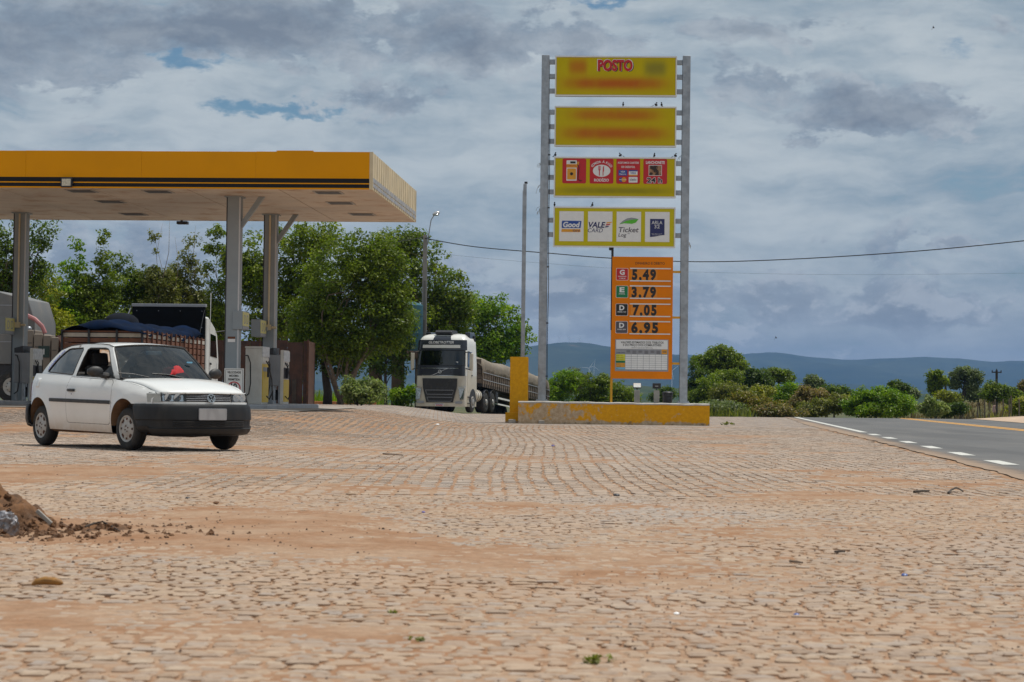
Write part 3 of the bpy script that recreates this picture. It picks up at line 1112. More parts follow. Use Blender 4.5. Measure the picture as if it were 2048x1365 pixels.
# box 3: four red pictogram tiles
b = boxes[2]
FY = -.1425
for cx in (-1.30, -.425, .425, 1.29):
    plate('tile', rrect(cx - .38, cx + .38, -.205, .595, .05), M['red_print'], b, FY)
cx = -1.30
ty = FY - .0065
plate('pictogram', rrect(cx - .25, cx + .08, -.12, .535, .02), M['white_print'], b, ty)
plate('pictogram', rrect(cx - .225, cx + .055, -.08, .27, .02), M['orange_print'], b, ty - .0065)
plate('pictogram', rrect(cx - .25, cx + .10, .30, .41, .02), M['orange_print'], b, ty - .0065)
plate('pictogram', rrect(cx - .13, cx + .04, .435, .50, .01), M['black_print'], b, ty - .0065)
plate('pictogram', ellipse(cx - .085, .10, .05, .05, 14), M['black_print'], b, ty - .013)
text_part('COMBUSTÍVEL', b, M['red_print'], cx - .075, .335, ty - .0135, .30, .04, .01)
hose = MB().tube([(cx + .10, ty - .01, .40), (cx + .15, ty - .01, .30), (cx + .13, ty - .01, .1), (cx + .12, ty - .01, -.07), (cx + .19, ty - .01, -.13), (cx + .25, ty - .01, -.11)], .012, 6)
hose.build('pictogram', M['black_print'], b, smooth=True)
plate('pictogram', [(cx + .09, .36), (cx + .14, .40), (cx + .16, .47), (cx + .12, .50), (cx + .09, .46)], M['orange_print'], b, ty - .004)
cx = -.425
plate('pictogram', ellipse(cx, .205, .28, .195, 32), M['white_print'], b, ty)
ky = ty - .0065
fk = MB()
for dx in (-.095, -.07, -.045):
    fk.prism([(cx + dx - .008, .24), (cx + dx + .008, .24), (cx + dx + .008, .36), (cx + dx - .008, .36)], ky - .004, ky, 'y')
fk.prism([(cx - .103, .22), (cx - .037, .22), (cx - .037, .2405), (cx - .103, .2405)], ky - .0045, ky, 'y')
fk.prism([(cx - .084, .05), (cx - .056, .05), (cx - .056, .2195), (cx - .084, .2195)], ky - .004, ky, 'y')
fk.build('pictogram', M['red_print'], b)
plate('pictogram', [(cx + .035, .05), (cx + .06, .05), (cx + .06, .17), (cx + .075, .19), (cx + .075, .37), (cx + .045, .33), (cx + .035, .2)], M['red_print'], b, ky, .004)
s_ = 'COMIDA Á KILO'
for k, ch in enumerate(s_):
    if ch == ' ':
        continue
    a = R(150 - 120 * k / (len(s_) - 1))
    o = text_part(ch, b, M['white_print'], 0, 0, 0, None, .075, .02, 0, 'CENTER')
    o.location = (cx + .315 * math.cos(a), ty, .215 + .245 * math.sin(a))
    o.rotation_euler = (0, -(a - math.pi / 2) * .75, 0)
text_part('RODÍZIO', b, M['white_print'], cx, -.135, ty, .47, .085, .03)
cx = .425
text_part('ACEITAMOS CARTÕES', b, M['white_print'], cx, .44, ty, .68, .06, .02)
text_part('DE CRÉDITOS:', b, M['white_print'], cx, .305, ty, .44, .06, .02)
for qx, qz, mt in ((-.17, .145, 'blue_print'), (.16, .145, 'white_print'), (-.17, -.075, 'red_print'), (.16, -.075, 'white_print')):
    plate('card', rrect(cx + qx - .14, cx + qx + .14, qz - .09, qz + .09, .01), M[mt], b, ty)
text_part('VISA', b, M['white_print'], cx - .17, .155, ty - .0065, .14, .05, .02, .2)
text_part('Electron', b, M['white_print'], cx - .17, .085, ty - .0065, .21, .045, .02)
plate('card', rrect(cx + .02, cx + .30, .195, .235, .005), M['blue_print'], b, ty - .0062, .002)
plate('card', rrect(cx + .02, cx + .30, .056, .085, .005), M['orange_print'], b, ty - .0062, .002)
text_part('VISA', b, M['blue_print'], cx + .16, .115, ty - .0065, .17, .055, .02, .2)
plate('card', ellipse(cx - .215, -.075, .075, .075, 20), M['blue_print'], b, ty - .0062, .002)
plate('card', ellipse(cx - .135, -.075, .078, .078, 20), M['orange_print'], b, ty - .0085, .002)
text_part('MasterCard', b, M['white_print'], cx - .17, -.085, ty - .011, .22, .028, .02)
text_part('cielo', b, M['navy_print'], cx + .16, -.105, ty - .0065, .21, .075, .005)
cx = 1.29
text_part('LANCHONETE', b, M['white_print'], cx, .44, ty, .60, .09, .03)
plate('photo', rrect(cx - .21, cx + .21, .06, .40, .01), M['white_print'], b, ty)
food = bpy.data.materials.new('food_print')
food.use_nodes = True
ft = NT(food.node_tree)
tcf = ft.n('ShaderNodeTexCoord').outputs['Object']
fn = ft.noise(tcf, 5.5, 3, 0.5, 1.0)
fcol = ft.mix(ft.ramp(fn, 0.42, 0.52), (0.03, 0.015, 0.01), (0.36, 0.19, 0.09))
fcol = ft.mix(ft.ramp(fn, 0.60, 0.68), fcol, (0.50, 0.45, 0.40))
fb = ft.n('ShaderNodeBsdfPrincipled', {'Base Color': fcol, 'Roughness': 0.5})
ft.set(ft.n('ShaderNodeOutputMaterial').inputs[0], fb)
plate('photo', rrect(cx - .195, cx + .195, .075, .385, .005), food, b, ty - .0062, .002)
text_part('24 h', b, M['white_print'], cx - .02, -.165, ty, .50, .165, .07)
text_part('24 h', b, M['black_print'], cx - .02, -.16, ty - .004, .48, .155, .03)
# box 4: four white payment cards
b = boxes[3]
for cx in (-1.37, -.453, .462, 1.373):
    plate('card', [(cx - .39, -.46), (cx + .39, -.46), (cx + .39, .50), (cx - .39, .50)], M['white_print'], b, FY)
cx = -1.37
plate('card', [(cx - .31, -.04), (cx + .29, -.04), (cx + .32, .19), (cx - .29, .195), (cx - .31, .15)], M['blue_print'], b, ty)
text_part('Good', b, M['white_print'], cx, -.01, ty - .0065, .54, .165, .035, .15)
plate('card', [(cx - .32, -.165), (cx + .285, -.165), (cx + .29, -.075), (cx - .31, -.075)], M['orange_print'], b, ty)
text_part('Card', b, M['navy_print'], cx + .15, -.15, ty - .0065, .21, .06, .02)
cx = -.453
text_part('VALE', b, M['navy_print'], cx - .10, -.015, ty, .54, .175, .03, .22)
for k, (mt, w) in enumerate((('orange_print', .16), ('red_print', .13), ('navy_print', .10))):
    z0 = .115 - .065 * k
    plate('card', [(cx + .20 - .02 * k, z0), (cx + .20 + w - .02 * k, z0 + .02), (cx + .22 + w - .02 * k, z0 + .055), (cx + .21 - .02 * k, z0 + .04)], M[mt], b, ty)
text_part('CARD', b, M['navy_print'], cx - .15, -.17, ty, .48, .13, .0, .22)
cx = .462
plate('card', [(cx - .30, .095), (cx - .20, .20), (cx - .05, .285), (cx + .08, .31), (cx + .2, .295), (cx + .31, .265), (cx + .1, .25), (cx - .1, .20)], M['grey_print'], b, ty)
plate('card', [(cx - .30, .094), (cx - .1, .198), (cx + .1, .248), (cx + .31, .263), (cx + .22, .15), (cx + .10, .11), (cx, .12), (cx - .15, .13)], M['green_print'], b, ty - .002)
text_part('Ticket', b, M['charcoal_print'], cx + .0, -.155, ty, .64, .16, .012, .18)
text_part('Log', b, M['charcoal_print'], cx - .20, -.30, ty, .26, .115, .006, .18)
text_part('ND', b, M['charcoal_print'], cx + .0, -.215, ty, .07, .03, .006, .18)
cx = 1.373
plate('card', [(cx - .23, -.305), (cx - .08, -.29), (cx + .10, -.25), (cx + .23, -.235), (cx + .23, .275), (cx - .23, .275)], M['navy_print'], b, ty)
text_part('ARLA', b, M['white_print'], cx - .01, .105, ty - .0065, .34, .11, .0)
text_part('32', b, M['white_print'], cx - .01, -.025, ty - .0065, .17, .11, .0)
for dz, w in ((-.21, .34), (-.245, .24)):
    text_part('Agente Redutor Líquido', b, M['white_print'], cx - .01 - .03 * (dz < -.22), dz, ty - .0065, w, .022, .0)

# price board
pb = MB().box(-.97, .97, -.035, .035, -1.95, 1.95).build('price_board', material('board_orange', (0.82, 0.225, 0.001), 0.55, 0, 0.06, 1.5, spec=.2), totem, bevel=.006)
pb.location = (.92, -.10, 3.40)
py = -.0355
text_part('DINHEIRO E DÉBITO', pb, M['black_print'], .235, 1.705, py, .935, .078, .005)
for z, tile, big, small, price, w, x in ((1.385, 'red_print', 'G', ('GASOLINA', 'COMUM'), '5,49', .77, .045), (.825, 'dark_green_print', 'E', ('ETANOL',), '3,79', .78, .045),
                                         (.25, 'black_print', 'D', ('DIESEL S10',), '7,05', .76, .08), (-.31, 'charcoal_print', 'D', ('DIESEL S500',), '6,95', .86, .085)):
    plate('fuel_tile', rrect(-.845, -.455, z - .195, z + .195, .03), M['white_print'], pb, py, .004)
    plate('fuel_tile', rrect(-.833, -.467, z - .183, z + .183, .025), M[tile], pb, py - .0045, .004)
    text_part(big, pb, M['white_print'], -.65, z - .01, py - .009, .16, .15, .04)
    for k, sm_ in enumerate(small):
        text_part(sm_, pb, M['white_print'], -.65, z - .085 - .065 * k, py - .009, .27 if len(sm_) > 6 else .2, .035, .02)
    for dz in (-.205, .19):
        MB().box(-.40, .90, py - .03, py - .001, z + dz - .018, z + dz + .018).build('digit_rail', M['white_paint'], pb)
    plate('digit_card', [(-.36, z - .183), (.47, z - .183), (.47, z + .168), (-.36, z + .168)], material('digit_card', (0.80, 0.26, 0.008), 0.5, 0, .05), pb, py, .003)
    text_part(price, pb, M['black_print'], x, z - .155, py - .004, w, .305, .055, 0.0, track=1.3)
plate('tax_table', [(-.85, -1.71), (.85, -1.71), (.85, -.69), (-.85, -.69)], M['grey_print'], pb, py, .004)
tx = pb.children[-1]
plate('heading', [(-.82, -1.0), (.825, -1.0), (.825, -.71), (-.82, -.71)], M['white_print'], tx, py - .0045, .003)
text_part('VALORES ESTIMADOS DOS TRIBUTOS', tx, M['black_print'], .01, -.82, py - .008, 1.36, .066, .012)
text_part('E DO PREÇO DOS COMBUSTÍVEIS', tx, M['black_print'], .01, -.905, py - .008, 1.22, .066, .012)
text_part('DECRETO Nº 10.634, DE 22 DE FEVEREIRO DE 2021', tx, M['black_print'], .01, -.975, py - .008, .68, .026, .0)
text_part('COMBUSTÍVEIS', tx, M['navy_print'], -.67, -1.14, py - .0045, .27, .03, .01)
cw = .187
for c in range(7):
    x0 = -.52 + c * .192
    if c == 6:
        plate('heading', [(x0, -1.155), (x0 + .175, -1.155), (x0 + .175, -1.01), (x0, -1.01)], M['orange_print'], tx, py - .0045, .003)
    for k in range(2 + (c % 2)):
        plate('heading_line', [(x0 + .03, -1.07 - .035 * k), (x0 + .15, -1.07 - .035 * k), (x0 + .15, -1.055 - .035 * k), (x0 + .03, -1.055 - .035 * k)], M['charcoal_print'], tx, py - .0078, .002)
cells = MB()
for r_ in range(7):
    z0 = -1.235 - .0695 * r_
    for c in range(7):
        cells.box(-.52 + c * .192, -.52 + c * .192 + .182, py - .0075, py - .0045, z0, z0 + .060)
    mt = ('yellow_print',) * 3 + ('dark_green_print',) + ('orange_print',) * 2 + ('sky_print',)
    plate('row_tag', [(-.82, z0), (-.53, z0), (-.53, z0 + .062), (-.82, z0 + .062)], M[mt[r_]], tx, py - .0045, .003)
    text_part(('Gasolina Comum', 'Gasolina Aditivada', 'Gasolina Premium', 'Etanol Hidratado', 'Diesel S10', 'Diesel S500', 'GNV')[r_], tx, M['black_print'], -.81, z0 + .02, py - .008, None, .022, .005, align='LEFT')
cells.build('table_cells', M['white_print'], tx)
po = MB().box(-.075, .0, -.02, .05, PZ, 3.0).build('board_post', M['plain_yellow'], totem)
MB().box(-.085, -.01, .0, .06, 3.0, 5.62).build('board_post', M['dark_steel'], totem)
MB().box(-.16, -.01, -.05, .08, 5.56, 5.65).build('board_clamp', M['dark_steel'], totem)
for z in (4.88, 3.42, 1.95):
    MB().box(1.895, 2.13, -.08, -.03, z - .035, z + .035).build('board_arm', M['plain_yellow'], totem)
cab = MB().tube([(-2.10, -.13, 9.9), (-2.09, -.14, 8), (-2.10, -.13, 6.2), (-2.08, -.14, 4.4), (-2.10, -.13, 2.6), (-2.09, -.13, PZ)], .012, 6)
cab.build('cable', M['dark_steel'], totem, smooth=True)
for z in (8.6, 6.9, 5.0, 3.2, 1.5):
    MB().box(-2.14, -2.07, -.155, -.12, z - .02, z + .02).build('cable_clip', M['dark_steel'], totem)
for k, (x, z, s) in enumerate(((-2.42, 6.9, .16), (-2.40, 7.6, .12), (2.12, 8.55, .14), (2.40, 5.8, .08), (-2.42, 8.3, .08))):
    g = MB()
    for j in range(9):
        a, l = random.uniform(0, 6.28), random.uniform(.5, 1.5) * s
        q0 = Vector((x, random.uniform(-.06, .06), z + random.uniform(-s, s) * .6))
        g.tube([q0, q0 + Vector((math.cos(a) * l * .5, -.03, -l * .3)), q0 + Vector((math.cos(a) * l * .8, -.02, -l * (.8 + random.random())))], .005, 3)
    g.build('nest_straw', material('straw', (0.22, 0.17, 0.10), .9), totem)


def worn_yellow(name, wear):
    m = bpy.data.materials.new(name)
    m.use_nodes = True
    t = NT(m.node_tree)
    tc = t.n('ShaderNodeTexCoord').outputs['Object']
    s = t.n('ShaderNodeSeparateXYZ')
    t.set(s.inputs[0], tc)
    n = t.noise(tc, 1.6, 9, 0.66, 0.6)
    nf = t.noise(tc, 9.0, 7, 0.7)
    fade = t.ramp(s.outputs[0], -2.2, 1.6, 0.13 * wear, -0.03)
    low = t.ramp(s.outputs[2], 0.02, 0.16, 0.16, 0.0)
    w = t.ramp(t.m('ADD', t.m('ADD', t.m('MULTIPLY', n, .7), t.m('MULTIPLY', nf, .3)), t.m('ADD', fade, low)), 0.56, 0.63)
    yel = t.mix(t.ramp(nf, 0.3, 0.75), (0.66, 0.30, 0.008), (0.82, 0.41, 0.010))
    con = t.mix(t.ramp(nf, 0.35, 0.7), (0.38, 0.29, 0.20), (0.56, 0.48, 0.38))
    col = t.mix(t.m('MULTIPLY', w, 0.88), yel, con)
    deep = t.ramp(t.m('ADD', t.m('MULTIPLY', t.noise(tc, 3.1, 8, 0.7), 1.0), low), 0.70, 0.75)
    col = t.mix(t.m('MULTIPLY', deep, 0.7), col, (0.20, 0.145, 0.10))
    b = t.n('ShaderNodeBsdfPrincipled', {'Base Color': col, 'Roughness': 0.8, 'Specular IOR Level': 0.25})
    hgt = t.m('SUBTRACT', t.m('MULTIPLY', nf, 0.4), t.m('ADD', t.m('MULTIPLY', w, .5), deep))
    bn = t.n('ShaderNodeBump', {'Strength': 0.5, 'Distance': 0.012, 'Height': hgt})
    t.set(b.inputs['Normal'], bn)
    o = t.n('ShaderNodeOutputMaterial')
    t.set(o.inputs[0], b)
    return m


# plinth: low walled bed the totem stands on
pl = W(1036, 845, 65.7)
pr = W(1419, 850, 65.4)
mid = (pl + pr) / 2
pw = (pr - pl).length / 2
plinth = empty('plinth', (mid.x, mid.y, 0), math.atan2(pr.y - pl.y, pr.x - pl.x))
tag(plinth, 'low masonry plinth with peeling yellow paint under the totem sign', 'plinth')
g = random.Random(3)
n = 40


def wavy_top(x):
    return .635 - .012 * x / pw + .006 * math.sin(x * 5) + .004 * math.sin(x * 13)


b = MB()
xs = [-pw + 2 * pw * i / n for i in range(n + 1)]
rowsP = []
for yy in (0.0, 3.4):
    for zz in (-.08, None):
        rowsP.append([(x, yy, wavy_top(x) if zz is None else zz) for x in xs])
b.sheet([rowsP[0], rowsP[1]])
b.sheet([rowsP[2], rowsP[3]])
for i in (0, -1):
    b.sheet([[rowsP[0][i], rowsP[2][i]], [rowsP[1][i], rowsP[3][i]]])
b.build('wall', worn_yellow('plinth_yellow', 1.0), plinth)
b = MB()
b.sheet([[(x, -.012, wavy_top(x) - .004) for x in xs], [(x, -.006, wavy_top(x) + .038) for x in xs], [(x, .06, wavy_top(x) + .052) for x in xs], [(x, 3.4, wavy_top(x) + .055) for x in xs]])
b.build('coping', material('pale_concrete', (0.47, 0.44, 0.40), .85, 0, .15, 3, .3, 25, .3, (.3, .23, .16)), plinth, smooth=True)
st = MB().box(-.09, .09, -.07, .07, 0, .10).build('loose_block', M['concrete'], None, bevel=.012)
w = W(1083, 846, 65.3)
st.location = (w.x, w.y, gz(w.x, w.y))
tag(st, 'small pale concrete block lying at the foot of the plinth', 'block')
st2 = MB().box(-.11, .11, -.09, .09, 0, .12).build('loose_block', M['concrete'], None, bevel=.015)
w = W(1024, 838, 65.8)
st2.location = (w.x, w.y, gz(w.x, w.y))
tag(st2, 'rounded grey concrete block lying before the yellow pillar', 'block')

# yellow pillar with its ledge, steel post behind it
w = W(1036, 838, 66.6)
pil = empty('yellow_pillar', (w.x, w.y + .1, 0), R(-2))
tag(pil, 'square yellow painted masonry pillar beside the plinth', 'pillar')
pm = worn_yellow('pillar_yellow', .1)
MB().box(-.27, .30, 0, .57, -.05, 2.10).build('shaft', pm, pil, bevel=.02)
MB().box(-.40, .02, -.14, -.004, -.05, .33).build('ledge', pm, pil, bevel=.02)
w = W(1045, 800, 67.6)
sp = empty('steel_post', (w.x, w.y + .2, 0))
tag(sp, 'thin galvanised steel post rising behind the yellow pillar', 'post')
MB().box(-.055, .055, -.055, .055, 0, 7.72).build('shaft', M['galvanised'], sp, bevel=.008)
MB().box(-.075, -.0565, -.03, .03, .5, 7.5).build('rail', M['galvanised'], sp)
MB().box(-.085, .085, -.085, .085, 0, .02).build('base_plate', M['galvanised'], sp)
MB().box(-.02, .08, -.03, .03, 7.721, 7.79).build('bracket', M['dark_steel'], sp)


# small floodlights on stub posts and the stacked tyres on the plinth
def stub_light(px, py, Y, label, face):
    w = W(px, py, Y)
    e = empty('stub_floodlight', (w.x, w.y, .69))
    tag(e, label, 'floodlight')
    MB().box(-.085, .085, -.085, .085, -.05, .40).build('stub', M['concrete'], e, bevel=.01)
    mm = Matrix.Translation((0, 0, .54)) @ Matrix.Rotation(R(-28 if face == 'lens' else 24), 4, 'X')
    h = MB().box(-.13, .13, -.03, .03, -.085, .085, mm).build('lamp_housing', M['dark_steel'], e, bevel=.008)
    if face == 'lens':
        MB().box(-.118, .118, -.036, -.0305, -.074, .074, mm).build('lens', material('lamp_lens', (.80, .86, .86), .15, 0, .1, 30), h)
    else:
        MB().box(-.05, .05, -.036, -.0305, -.01, .02, mm).build('type_plate', M['grey_print'], h)
    MB().box(-.016, .016, -.012, .03, .40, .47).build('bracket', M['dark_steel'], e)
    return e


stub_light(1274, 800, 67.2, 'small floodlight with pale lens on a concrete stub', 'lens')
stub_light(1313, 801, 67.0, 'small black floodlight seen from behind on a concrete stub', 'back')
w = W(1335, 801, 67.3)
e = empty('rubbish_bin', (w.x, w.y, .69))
tag(e, 'short black plastic bin on the plinth beside the right post', 'bin')
MB().lathe([(.13, 0), (.15, .03), (.16, .17), (.15, .19), (.15, .2), (.165, .22), (.165, .30)], 18).build('body', M['black_plastic'], e, smooth=True)
MB().lathe([(.175, .30), (.175, .33), (.15, .36), (.05, .375)], 18).build('lid', M['dark_steel'], e, smooth=True)


# birds perched on the sign boxes
def bird_mesh():
    b = MB()
    b.ball((0, 0, .07), .035, .06, .04, 10, 6, Matrix.Rotation(R(30), 4, 'X'))
    b.ball((0, -.055, .125), .024, .026, .024, 8, 6)
    b.add([(-.008, -.075, .125), (.008, -.075, .125), (0, -.105, .118), (0, -.075, .133)], [(0, 1, 2), (1, 3, 2), (3, 0, 2), (0, 3, 1)])
    b.add([(-.015, .04, .04), (.015, .04, .04), (.02, .14, -.005), (-.02, .14, -.005), (0, .05, .055), (0, .14, .0)], [(0, 1, 2, 5, 3), (0, 4, 1), (1, 4, 5, 2), (4, 0, 3, 5)])
    for sx in (-.012, .012):
        b.tube([(sx, 0, .035), (sx, -.005, 0)], .003, 4)
    return b.mesh('bird', material('plumage', (0.03, 0.022, 0.02), .8, 0, .3, 30))


bme = bird_mesh()
for x, bi, rz, lab in ((.24, 1, 0, 'small dark bird perched mid-way on the second yellow sign box'), (1.26, 1, 80, 'small dark bird crouching on the second yellow box near its right end'),
                       (1.48, 1, -20, 'upright dark bird on the second yellow box, rightmost there'), (-1.93, 2, 30, 'dark bird on the left corner of the third sign box'),
                       (.20, 2, -75, 'slim dark bird with tail down, middle of the third sign box'), (1.25, 2, 10, 'dark bird on the third sign box, second from its right end'),
                       (1.90, 2, 60, 'dark bird on the right corner of the third sign box'), (-1.92, 3, 0, 'dark bird on the left corner of the lowest sign box'),
                       (-.72, 3, 20, 'dark bird standing alone left of centre on the lowest sign box')):
    o = link('bird', bme)
    o.location = totem.matrix_basis @ Vector((x, 0, PANELS[bi][0] + .64)) if False else Matrix.Translation(totem.location) @ Matrix.Rotation(R(-2.5), 4, 'Z') @ Vector((x, -.13, PANELS[bi][0] + .652))
    o.rotation_euler = (0, 0, R(rz))
    o.scale = (.95,) * 3
    tag(o, lab, 'bird', 'birds perched on the totem')
for px, py, Y, lab in ((1867, 58, 120, 'tiny bird flying high at the upper right'), (1552, 678, 140, 'tiny bird flying low before the mountain')):
    o = link('bird', bme)
    o.location = W(px, py, Y)
    o.rotation_euler = (R(-30), 0, R(70))
    tag(o, lab, 'bird', 'birds in the sky')

# ------------------------------------------------------------------ fuel canopy
CA = R(3.8)
w = W(742, 377, 47.7)
canopy = empty('fuel_canopy', (w.x, w.y, 0), -CA)
tag(canopy, 'flat fuel station canopy with yellow fascia and black stripes', 'canopy')
CZ0, CZ1, CLEN, CDEP = 5.50, 6.34, 16.0, 8.8
yel_f = material('fascia_yellow', (0.72, 0.305, 0.0), .55, 0, .05, .6, .04, 3, spec=.15)
blk_f = material('stripe_black', (.012, .012, .014), .6, 0, .1, spec=.2)
cream = material('fascia_cream', (0.62, 0.53, 0.36), .55, 0, .10, 2.0, 0, 3, .35, (.42, .30, .16))
soff = material('soffit', (0.60, 0.51, 0.42), .6, 0, .14, .35, .05, 4, .85, (.40, .23, .12))


def canopy_world(x, y, z):
    return Matrix.Translation(canopy.location) @ Matrix.Rotation(-CA, 4, 'Z') @ Vector((x, y, z))


# roof deck and soffit panels with seams
MB().box(-CLEN + .02, -.02, .03, CDEP - .03, CZ0 + .06, CZ1 - .12).build('roof_deck', M['galvanised'], canopy)
seams = [-CLEN, -12.9, -10.9, -8.7, -6.5, -4.3, -2.15, 0]
for a, b in zip(seams[:-1], seams[1:]):
    MB().box(a + .012, b - .012, .012, CDEP - .012, CZ0, CZ0 + .05).build('soffit_panel', soff, canopy)
for x in seams[1:-1]:
    MB().box(x - .011, x + .011, .02, CDEP - .02, CZ0 + .012, CZ0 + .055).build('seam_strip', material('seam', (.16, .10, .06), .8), canopy)
# front fascia: yellow band above, black stripes with yellow lines below
fpan = [-CLEN, -13.2, -10.6, -8.0, -5.3, -2.65, 0]
for k, (a, b) in enumerate(zip(fpan[:-1], fpan[1:])):
    MB().box(a + .002, b - .002, -.03, .01, CZ0 + .236, CZ1 + (.004 if k % 2 else 0)).build('fascia_panel', yel_f, canopy)
zz = CZ0 - .012
for h, mt in ((.032, yel_f), (.085, blk_f), (.026, yel_f), (.105, blk_f)):
    MB().box(-CLEN, .0, -.032, .008, zz, zz + h - .0005).build('stripe', mt, canopy)
    zz += h
MB().box(-2.18, -1.33, -.028, .006, CZ1 + .0045, CZ1 + .030).build('patch_plate', yel_f, canopy)
# right-hand side fascia: ribbed cream sheet with faded grey stripes
b = MB()
nb = 44
for i in range(nb):
    y0, y1 = CDEP * i / nb, CDEP * (i + 1) / nb
    b.box(.001, .026 if i % 2 else .036, y0 + .001, y1 - .001, CZ0 - .01, CZ1)
b.build('side_fascia', cream, canopy)
gs = material('faded_stripe', (.30, .32, .36), .6, 0, .15, 3, 0, 3, .6, (.60, .52, .36))
for z0, z1 in ((CZ0 + .05, CZ0 + .135), (CZ0 + .160, CZ0 + .265)):
    for i in range(11):
        y0, y1 = CDEP * i / 11, CDEP * (i + 1) / 11
        MB().box(.0365, .041, y0 + .03, y1 - .02, z0, z1).build('side_stripe', gs, canopy)
MB().box(-.036, .043, -.036, .0, CZ0 - .014, CZ1 + .006).build('corner_trim', cream, canopy)
MB().box(-CLEN, .043, CDEP, CDEP + .03, CZ0 - .01, CZ1).build('rear_fascia', cream, canopy)
lm = material('recessed_lamp', (.30, .27, .24), .35, 0, .2, 8)
for x, y in ((-1.1, .8), (-1.2, 3.4), (-1.1, 6.5), (-6.9, .75), (-6.9, 3.4), (-7.2, 6.9), (-10.1, .8), (-12.0, 3.4), (-5.1, .8)):
    f_ = MB().box(x - .33, x + .33, y - .33, y + .33, CZ0 - .014, CZ0 - .001).build('recessed_lamp', lm, canopy)
    MB().box(x - .27, x + .27, y - .27, y + .27, CZ0 - .020, CZ0 - .0145).build('lens', M['dark_steel'], f_)
colm = material('column_grey', (0.27, 0.31, 0.34), .55, 0, .06, 2, 0, 30, .12, (.3, .22, .15))
lit_edge = material('column_lit_edge', (0.55, 0.56, 0.58), .5, .1, .06, 2)
CPOS = [(-3.52, 1.97), (-3.52, 6.78), (-10.15, 6.78), (-10.15, 1.97)]
for i, (x, y) in enumerate(CPOS):
    p0 = canopy_world(x, y, 0)
    zb = gz(p0.x, p0.y)
    s = .165
    c = MB().box(x - s, x + s, y - s, y + s, zb - .05, CZ0 - .002).build('column', colm, canopy, bevel=.01)
    MB().box(x - s - .004, x - s + .022, y - s - .006, y - s - .001, zb, CZ0 - .004).build('flange_or_lit_edge', M['dark_steel'], c)
    MB().box(x + s - .03, x + s + .004, y - s - .006, y - s - .001, zb, CZ0 - .004).build('flange_or_lit_edge', lit_edge, c)  # sunlit right side painted as a pale strip on the front face
    MB().box(x - s - .05, x + s + .05, y - s - .05, y + s + .05, CZ0 - .03, CZ0 - .0022).build('head_plate', colm, c)
    if x > -9:
        br = MB()
        br.add([(x + s, y - .06, CZ0 - .78), (x + s, y + .06, CZ0 - .78), (x + s, y + .06, CZ0 - .60), (x + s, y - .06, CZ0 - .60),
                (x + s + .55, y - .06, CZ0 - .003), (x + s + .55, y + .06, CZ0 - .003), (x + s + .41, y + .06, CZ0 - .003), (x + s + .41, y - .06, CZ0 - .003)],
               [(0, 1, 2, 3), (4, 5, 6, 7), (0, 4, 5, 1), (3, 2, 6, 7), (0, 3, 7, 4), (1, 5, 6, 2)])
        br.build('brace', colm, c)
    if i in (1, 2):
        MB().tube([(x - .0, y - s - .03, zb + 2.1), (x - .0, y - s - .03, CZ0 - .04)], .025, 8).build('conduit', cream, c, smooth=True)
        MB().box(x - .07, x + .07, y - s - .08, y - s - .002, zb + 2.02, zb + 2.16).build('junction_box', cream, c)
        MB().tube([(x + .08, y - s - .04, zb + 2.09), (x + .21, y - s - .04, zb + 2.09)], .03, 8).build('socket', cream, c, smooth=True)
    if i == 0:
        MB().box(x - .09, x + .09, y - s - .009, y - s - .0065, 2.03, 2.16).build('sticker', M['white_print'], c)
        MB().box(x - .09, x + .09, y - s - .0125, y - s - .0095, 2.105, 2.16).build('sticker', material('warning_brown', (.12, .035, .01), .5), c)
    # lettered dispenser box hung on the column
    bx0, bx1 = (x + .02, x + .26) if i == 0 else ((x - .32, x - .08) if i == 2 else (x - .40, x - .02))
    if i == 1:
        bx0, bx1 = x - .30, x - .06
    if i < 3:
        yb0, yb1 = (y - .2, y + .60) if i == 0 else (y - s - .85, y - s - .05)
        zc = 2.55 if i == 0 else 2.50
        e = MB().box(bx0, bx1, yb0, yb1, zc - .22, zc + .22).build('lettered_box', colm, canopy, bevel=.008)
        fz = MB()
        fz.box(bx1 + .001, bx1 + .012, yb0 + .02, yb1 - .02, zc - .13, zc + .20)
        fz.build('face', material('pale_yellow', (.62, .58, .22), .5, 0, .06), e)
        MB().box(bx1 + .001, bx1 + .012, yb0 + .02, yb1 - .02, zc - .20, zc - .135).build('face', M['grey_print'], e)
        for yy in (yb0 + .25, yb0 + .56):
            tt = text_part('D', e, M['grey_print'], 0, -.1, 0, .20, .22, .0)
            tt.rotation_euler = (0, 0, R(90))
            tt.location = (bx1 + .0125, yy, zc + .02)
        if i == 1:
            MB().box(bx1 - .05, x - .01, yb1 - .1, y - s + .02, zc - .05, zc + .05).build('bracket', colm, e)
        if i == 2:
            MB().box(bx0 + .05, x - .05, yb1 - .002, y - s + .02, zc - .05, zc + .05).build('bracket', colm, e)
CZG = gz(*canopy_world(-3.5, 2, 0).xy)


# floodlights fixed to the canopy
def flood(x, y, z, label, size=.26):
    e = empty('floodlight', canopy_world(x, y, z), -CA)
    tag(e, label, 'floodlight')
    MB().box(-size / 2, size / 2, -.07, 0, -size * .42, size * .42).build('housing', M['dark_steel'], e, bevel=.01)
    MB().box(-size * .39, size * .39, -.076, -.0705, -size * .31, size * .31).build('lens', material('flood_lens', (.55, .52, .42), .2, 0, .2, 30), e)
    MB().box(-size * .55, -size * .505, -.05, .04, -.03, .03).build('bracket', M['dark_steel'], e)
    MB().box(size * .505, size * .55, -.05, .04, -.03, .03).build('bracket', M['dark_steel'], e)


